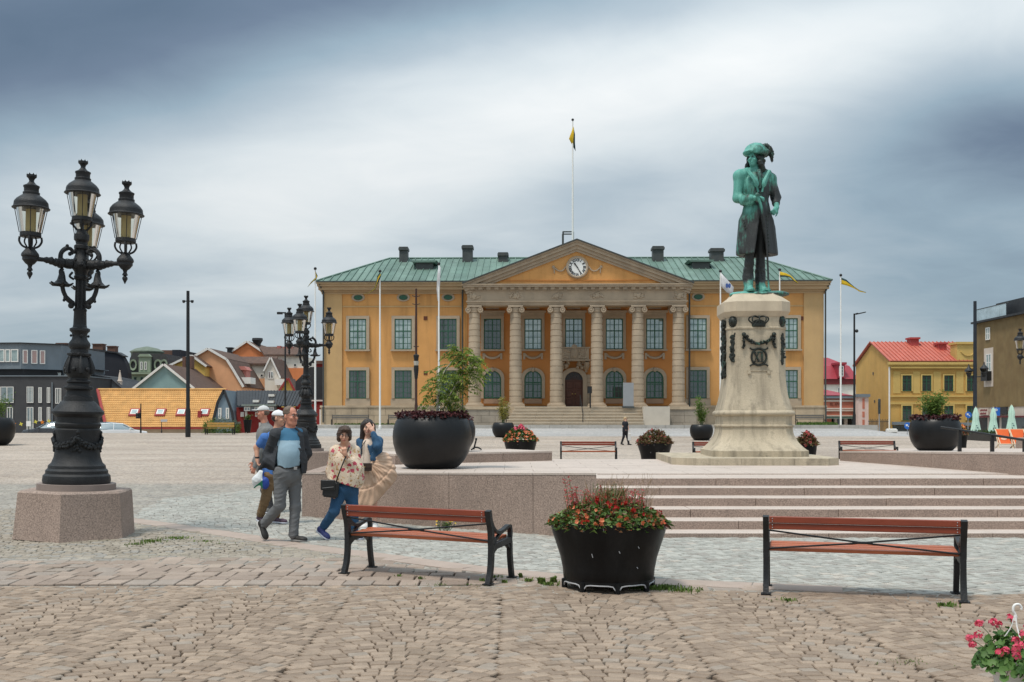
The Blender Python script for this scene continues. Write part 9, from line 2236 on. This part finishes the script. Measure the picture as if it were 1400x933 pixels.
def woman_far():
 D = 60.5; s = D/F; J = figure_space(855, 608, s)
 o = person('blonde woman in black walking far off before the town hall steps', (PX(855, D), D, g(2, 60.5)))
 hc = J(855.2, 572.5); R = frame((.75, -.65, -.05))
 neck, chest = J(855, 575.6), J(854.7, 579.5); pel = J(854.7, 588); sh, sh2 = J(852.3, 577.5, -.02), J(857.2, 577.5, .05); el, wr = J(851.8, 582.5, -.05), J(854, 586.3, -.12); el2, wr2 = J(858.8, 582.5, .05), J(859.5, 587, -.02)
 hL, hR = J(853.4, 588.5), J(856.2, 588.5, .05); kL, aL = J(852.6, 597), J(850, 605.5, .05); kR, aR = J(857.5, 597, 0), J(859.5, 606, -.02)
 body = head_prims(hc, R, .97)+[cone(hc, neck, .05, .05), cone(neck, chest, .06, .09, .04), ell(chest, (.13, .1, .15)), cone(chest, pel, .12, .13), cone(sh, el, .048, .042), cone(el, wr, .04, .03), cone(sh2, el2, .048, .042), cone(el2, wr2, .04, .03)]+hand_prims(wr, (.5, -.4, -.7), (0, 1, 0), .95, (30, 40, 30), 1)+hand_prims(wr2, (.1, -.2, -.95), (-1, 0, 0), .95, (30, 40, 30), 1)
 for h_, k_, a_ in ((hL, kL, aL), (hR, kR, aR)): body += [cone(pel, h_, .1, .085), cone(h_, k_, .07, .05), cone(k_, a_, .05, .035)]
 sdf_obj('body', body, J(846, 610, -.35), J(864, 568, .3), .014, SKIN3, o)
 T = lambda p: A_(hc)+R@A_(p)
 sdf_obj('hair', [ell(T((0, -.02, .035)), (.09, .105, .09), R), ell(T((0, -.06, -.06)), (.09, .06, .11), R), sub(ell(T((0, .11, -.03)), (.06, .07, .09), R), .01)], A_(hc)-.25, A_(hc)+.2, .014, HAIRL, o)
 m = MB(); m.tube([tuple(T((-.07, .09, .01))), tuple(T((0, .118, .01))), tuple(T((.07, .09, .01)))], .014, 6); m.build('sunglasses', mat('dark_lens', (.01, .01, .012)), o)
 BK = mat('black_jersey', (.012, .013, .018), .85, .15, 6)
 sdf_obj('top', [ell(chest, (.165, .13, .18), None, .05), cone(chest, J(854.7, 589), .15, .165, .05), cone(sh, J(852, 580.5, -.03), .068, .06, .04), cone(sh2, J(858, 580.5, .05), .068, .06, .04)], J(846, 594, -.35), J(864, 573, .3), .014, BK, o)
 sdf_obj('trousers', [ell(pel, (.155, .13, .13), None, .05), cone(hL, kL, .095, .07, .05), cone(kL, aL, .068, .055, .03), cone(hR, kR, .095, .07, .05), cone(kR, aR, .068, .055, .03)], J(844, 609, -.3), J(866, 583, .3), .014, BK, o)
 SH = mat('shoe_dark', (.022, .020, .018)); shoe(o, aL, J(848.6, 607, .08), J(852.6, 608, -.02), .1, SH, SH); shoe(o, aR, J(858, 608, .02), J(863, 608, -.08), .1, SH, SH)
 bg = thing('tote_bag', 'pale tote bag hanging from the far walking woman', 'bag', (PX(860.3, D), D-.1, g(2, 60.5)+J(0, 602)[2])); m = MB(); m.bbox(-.09, .09, -.03, .03, 0, .42, .02); m.build('bag', mat('tote_white', (.62, .60, .57), .8, .05, 5), bg); m = MB(); m.tube([(-.05, 0, .42), (-.03, 0, .62), (.03, 0, .62), (.05, 0, .42)], .012, 5); m.build('handle', mat('tote_white', (.62, .60, .57)), bg)
woman_far()
# ------------------------------------------------------------------ bronze statue
def statue():
 D = 24.1; s = D/F; J = figure_space(1036, 399.5, s*1.015); Z0 = ZTOP
 o = thing('bronze_statue', 'green patinated bronze man in long coat and cocked hat standing on the pedestal', 'statue', (PX(1036, D), D, Z0))
 # verdigris over dark bronze: sheltered west side, face, sleeve and boots green, the long coat dark
 m = bpy.data.materials.new('verdigris_bronze'); m.use_nodes = True; nt = m.node_tree; nd = nt.nodes; L = nt.links.new; b = nd['Principled BSDF']
 tc = nd.new('ShaderNodeTexCoord'); sx = nd.new('ShaderNodeSeparateXYZ'); L(tc.outputs['Object'], sx.inputs[0])
 def nz(sc_, mp): q = nd.new('ShaderNodeMapping'); q.inputs['Scale'].default_value = mp; L(tc.outputs['Object'], q.inputs[0]); n = nd.new('ShaderNodeTexNoise'); n.inputs['Scale'].default_value = sc_; n.inputs['Detail'].default_value = 7; n.inputs['Roughness'].default_value = .65; L(q.outputs[0], n.inputs[0]); return n.outputs[0]
 def mp_(x, a, c, lo, hi):
  n = nd.new('ShaderNodeMapRange'); L(x, n.inputs[0])
  for i, v in enumerate((a, c, lo, hi)): n.inputs[i+1].default_value = v
  return n.outputs[0]
 def ma(op, a, c):
  n = nd.new('ShaderNodeMath'); n.operation = op
  for i, x in enumerate((a, c)):
   if hasattr(x, 'links'): L(x, n.inputs[i])
   else: n.inputs[i].default_value = x
  return n.outputs[0]
 west = mp_(sx.outputs[0], .40, -.42, -.22, .52); feet = mp_(sx.outputs[2], .42, .20, 0, .75); top = mp_(sx.outputs[2], 2.35, 2.65, 0, .20)
 low = mp_(sx.outputs[2], 1.55, 1.95, -.34, .08)
 f = ma('ADD', ma('ADD', west, feet), ma('ADD', top, low)); f = ma('ADD', f, mp_(nz(2.2, (1.4, 1.4, .45)), .3, .7, -.55, .55)); f = ma('ADD', f, mp_(nz(9, (1.5, 1.5, .5)), .3, .7, -.22, .22))
 rp = nd.new('ShaderNodeValToRGB'); L(f, rp.inputs[0]); e = rp.color_ramp.elements; e[0].position = .0; e[0].color = (.020, .022, .022, 1); e[1].position = .75; e[1].color = (.115, .36, .30, 1)
 for p_, c_ in ((.18, (.030, .040, .038, 1)), (.38, (.045, .15, .115, 1)), (.55, (.062, .24, .195, 1))): q = e.new(p_); q.color = c_
 L(rp.outputs[0], b.inputs['Base Color']); b.inputs['Roughness'].default_value = .55; b.inputs['Specular IOR Level'].default_value = .45
 bn = nd.new('ShaderNodeBump'); bn.inputs['Strength'].default_value = .35; bn.inputs['Distance'].default_value = .02; L(nz(28, (1, 1, 1)), bn.inputs['Height']); L(bn.outputs[0], b.inputs['Normal'])
 VB = m; K = s/.0099*1.0*.62+.75                    # figure is larger than life
 K = 1.72; q = lambda *p: J(*p)
 hc = q(1031.5, 214.5, -.02); R = frame((-.72, -.69, -.03))
 neck, chest = q(1034.5, 229, .02), q(1035, 252, .0); shL, shR = q(1011, 238, -.02), q(1054.5, 240, .1); elL, wrL = q(1008.5, 268, -.03), q(1027, 272, -.33); elR, wrR = q(1060.5, 266, .06), q(1059.5, 282, -.13)
 pel = q(1035, 283, .02); hL, hR = q(1028, 296, -.02), q(1042, 297, .04); kL, aL = q(1024, 340, -.10), q(1022.5, 383, -.04); kR, aR = q(1040.5, 342, .06), q(1040, 383, .06)
 body = head_prims(hc, R, K*.98)+[cone(hc, neck, .085, .09, .04), cone(neck, chest, .10, .20, .06), ell(chest, (.30, .20, .33)), cone(chest, pel, .24, .23, .08), cone(neck, shL, .09, .10, .06), cone(neck, shR, .09, .10, .06), cone(shL, elL, .10, .085), cone(elL, wrL, .08, .055), cone(shR, elR, .10, .085), cone(elR, wrR, .08, .055)]
 body += hand_prims(wrL, (.75, -.5, .05), (.2, .1, -1), K, (35, 50, 35), -1)+hand_prims(wrR, (-.35, -.55, -.55), (-.6, .2, -.5), K, (45, 60, 40), -1)
 for h_, k_, a_, w in ((hL, kL, aL, 1.), (hR, kR, aR, 1.)): body += [cone(pel, h_, .18, .16), cone(h_, k_, .155, .10), cone(k_, A_(k_)*.6+A_(a_)*.4, .10, .105), cone(A_(k_)*.6+A_(a_)*.4, a_, .105, .075)]
 VG = mat('bright_verdigris', (.10, .325, .27), .6, .3, 5, .3, 30, dirt=((.03, .07, .06), 7, .7))
 sdf_obj('body', body, q(995, 405, -.75), q(1080, 185, .5), .0125, [VB, VG], o, matfn=lambda c: (c[:, 2] > q(0, 294)[2]))
 T = lambda p: A_(hc)+R@(A_(p)*K)
 for sg in (-1, 1): mm = MB(); mm.ball(tuple(T((sg*.031, .090, .008))), .016, 8, 6); mm.build('eye', BRZ, o)
 # long curled wig
 rs = random.Random(4); hp = [ell(T((0, -.02, .03)), A_((.088, .10, .085))*K, R, .03)]
 for sg in (-1, 1):
  for i in range(14):
   t = i/13; hp.append(ell(T((sg*(.075+.03*math.sin(t*3))+rs.uniform(-.01, .015), rs.uniform(-.05, .03), .03-.24*t)), A_((.032, .036, .03))*K*rs.uniform(.85, 1.15), R, .03))
 for i in range(14): hp.append(ell(T((rs.uniform(-.06, .06), -.075, .02-.23*i/13)), A_((.036, .03, .03))*K, R, .03))
 hp += [sub(ell(T((0, .105, -.03)), A_((.062, .065, .105))*K, R), .02), folds(.014, 30, 3, .7)]
 sdf_obj('wig', hp, A_(hc)-.55, A_(hc)+.3, .0125, BRZ, o)
 # hat: crown, turned up brim, plume at the back
 hat = [ell(q(1033.5, 207, .02), (.265, .27, .235)), ('f', lambda P, d: np.maximum(d, -(P[:, 2]-q(0, 210.5)[2]+.10*(P[:, 0]-q(1033, 0)[0])))), ell(q(1024, 207.5, -.05), (.15, .17, .05), None, .06), ell(q(1045, 206.5, .0), (.13, .20, .07), None, .06), sub(ell(T((0, .15, -.01)), A_((.085, .14, .085))*K, R), .03), folds(.010, 12, 6, .6)]
 sdf_obj('hat', hat, A_(hc)-A_((.45, .5, .3)), A_(hc)+A_((.6, .55, .55)), .0125, VB, o)
 pl_ = [ell(q(1046, 199, .0), (.10, .12, .08), None, .04), ell(q(1051, 202.5, .0), (.085, .11, .09), None, .04), ell(q(1054.5, 208.5, .0), (.06, .08, .10), None, .04), ell(q(1055.2, 215.5, .0), (.035, .05, .08), None, .04), folds(.022, 22, 8, 1)]
 sdf_obj('plume', pl_, q(1040, 225, -.25), q(1063, 190, .3), .0125, BRZ, o)
 # long coat, open in front below the waist
 fw = A_((-.10, -.99, 0))
 def opening(P, d):
  zc = q(0, 292)[2]; xm = (q(1035, 0)[0])+.0; wdt = np.clip((zc-P[:, 2])*.17, 0, .19)
  return np.maximum(d, np.minimum(-(P[:, 1]+.02), wdt-np.abs(P[:, 0]-xm-(zc-P[:, 2])*.02)))
 coat = [ell(chest, (.315, .23, .37), None, .08), cone(q(1035, 262, .0), q(1034, 290, .0), .25, .28, .10), cone(q(1034, 290, .02), q(1034.5, 343, .03), .30, .41, .12), cone(q(1020, 300, 0), q(1017, 340, -.02), .16, .175, .1), cone(q(1049, 300, .04), q(1053, 342, .03), .16, .18, .1), cone(q(1024, 232, .02), shL, .10, .135, .07), cone(q(1046, 233, .05), shR, .10, .13, .07), ('f', opening), sub(cone(q(1034.5, 365, .02), q(1034.5, 310, .02), .33, .2), .03), cone(shL, elL, .122, .112, .06), cone(elL, q(1021, 273, -.25), .112, .092, .05), cone(q(1016, 273, -.15), q(1021.5, 273, -.26), .122, .128, .02), cone(shR, elR, .122, .112, .06), cone(elR, q(1060, 275, -.03), .11, .098, .05), folds(.016, 8, 5, .25), ('f', lambda P, d: np.maximum(d, -(P[:, 2]-q(0, 345)[2])))]
 sdf_obj('coat', coat, q(995, 355, -.75), q(1082, 222, .6), .0135, VB, o)
 mm = MB()                                          # lapels, collar, buttons and seams
 for sg, xt, xb in ((-1, 1020, 1033), (1, 1049, 1038)):
  P_ = spline([q(xt, 234, -.20), q((xt+xb)/2-2*sg, 248, -.285), q(xb, 263, -.265)], 5); mm.tube(P_, [.045]*5+[.06]*3+[.025]*3, 6)
 mm.build('lapel', VG, o)
 mm = MB(); mm.tube(spline([q(1034.5, 233, -.19), q(1035, 243, -.27), q(1035.5, 258, -.27)], 4), [.05]*5+[.035]*4, 8); mm.build('cravat', VB, o)
 bme = MB().ball((0, 0, 0), .018, 8, 6).mesh('button', BRZ)
 for px, py, y in [(1036.5, 264+i*5.2, -.285) for i in range(7)]+[(1032.5-i*1.375, 294+i*4.5, -.27+.0025*i) for i in range(9)]+[(1044+i*.31, 296+i*4.75, -.31) for i in range(9)]+[(1014+i*.8, 300+i*3.5, -.20) for i in range(4)]: inst('button', bme, o, q(px, py, y))
 # boots with turned spurs straps, cane, sash and bronze base
 for a_, toe, nm in ((aL, q(1021, 396, -.40), 0), (aR, q(1045, 397, -.26), 1)):
  a_ = A_(a_); toe = A_(toe); toe[2] = .085; hl = a_.copy(); hl[2] = .10; hl[1] += .06
  sdf_obj('boot', [cone(a_+A_((0, 0, .30)), a_, .12, .10, .04), cone(a_+A_((0, 0, .11)), a_+A_((0, 0, .15)), .125, .12, .03), cone(hl, a_, .085, .095, .05), cone(hl, toe, .085, .075, .05), ell(toe, (.09, .12, .06), None, .04), cone(a_+A_((-.0, -.06, -.01)), toe*.5+hl*.5+A_((0, 0, .05)), .09, .08, .05), folds(.014, 16, nm+2, 1), ('f', lambda P, d: np.maximum(d, -(P[:, 2]-.055)))], np.minimum(a_, toe)-.25, np.maximum(a_, toe)+A_((.25, .3, .5)), .0125, VB, o)
 mm = MB(); mm.tube(spline([q(1029, 270, -.46), q(1036, 290, -.45), q(1042, 330, -.40), q(1045.5, 396, -.38)], 5), [.03]*6+[.022]*10, 8); mm.ball(q(1029, 269, -.46), .05, 8, 6); mm.build('cane', VB, o)
 sdf_obj('base', [ell((0, -.02, .0), (.62, .52, .085)), ell((-.35, -.1, .01), (.32, .35, .07), None, .05), ell((.35, -.1, .02), (.33, .34, .08), None, .05), folds(.012, 9, 2, 1), ('f', lambda P, d: np.maximum(d, -(P[:, 2]+.01)))], (-.85, -.75, -.06), (.85, .7, .2), .018, VB, o)
statue()
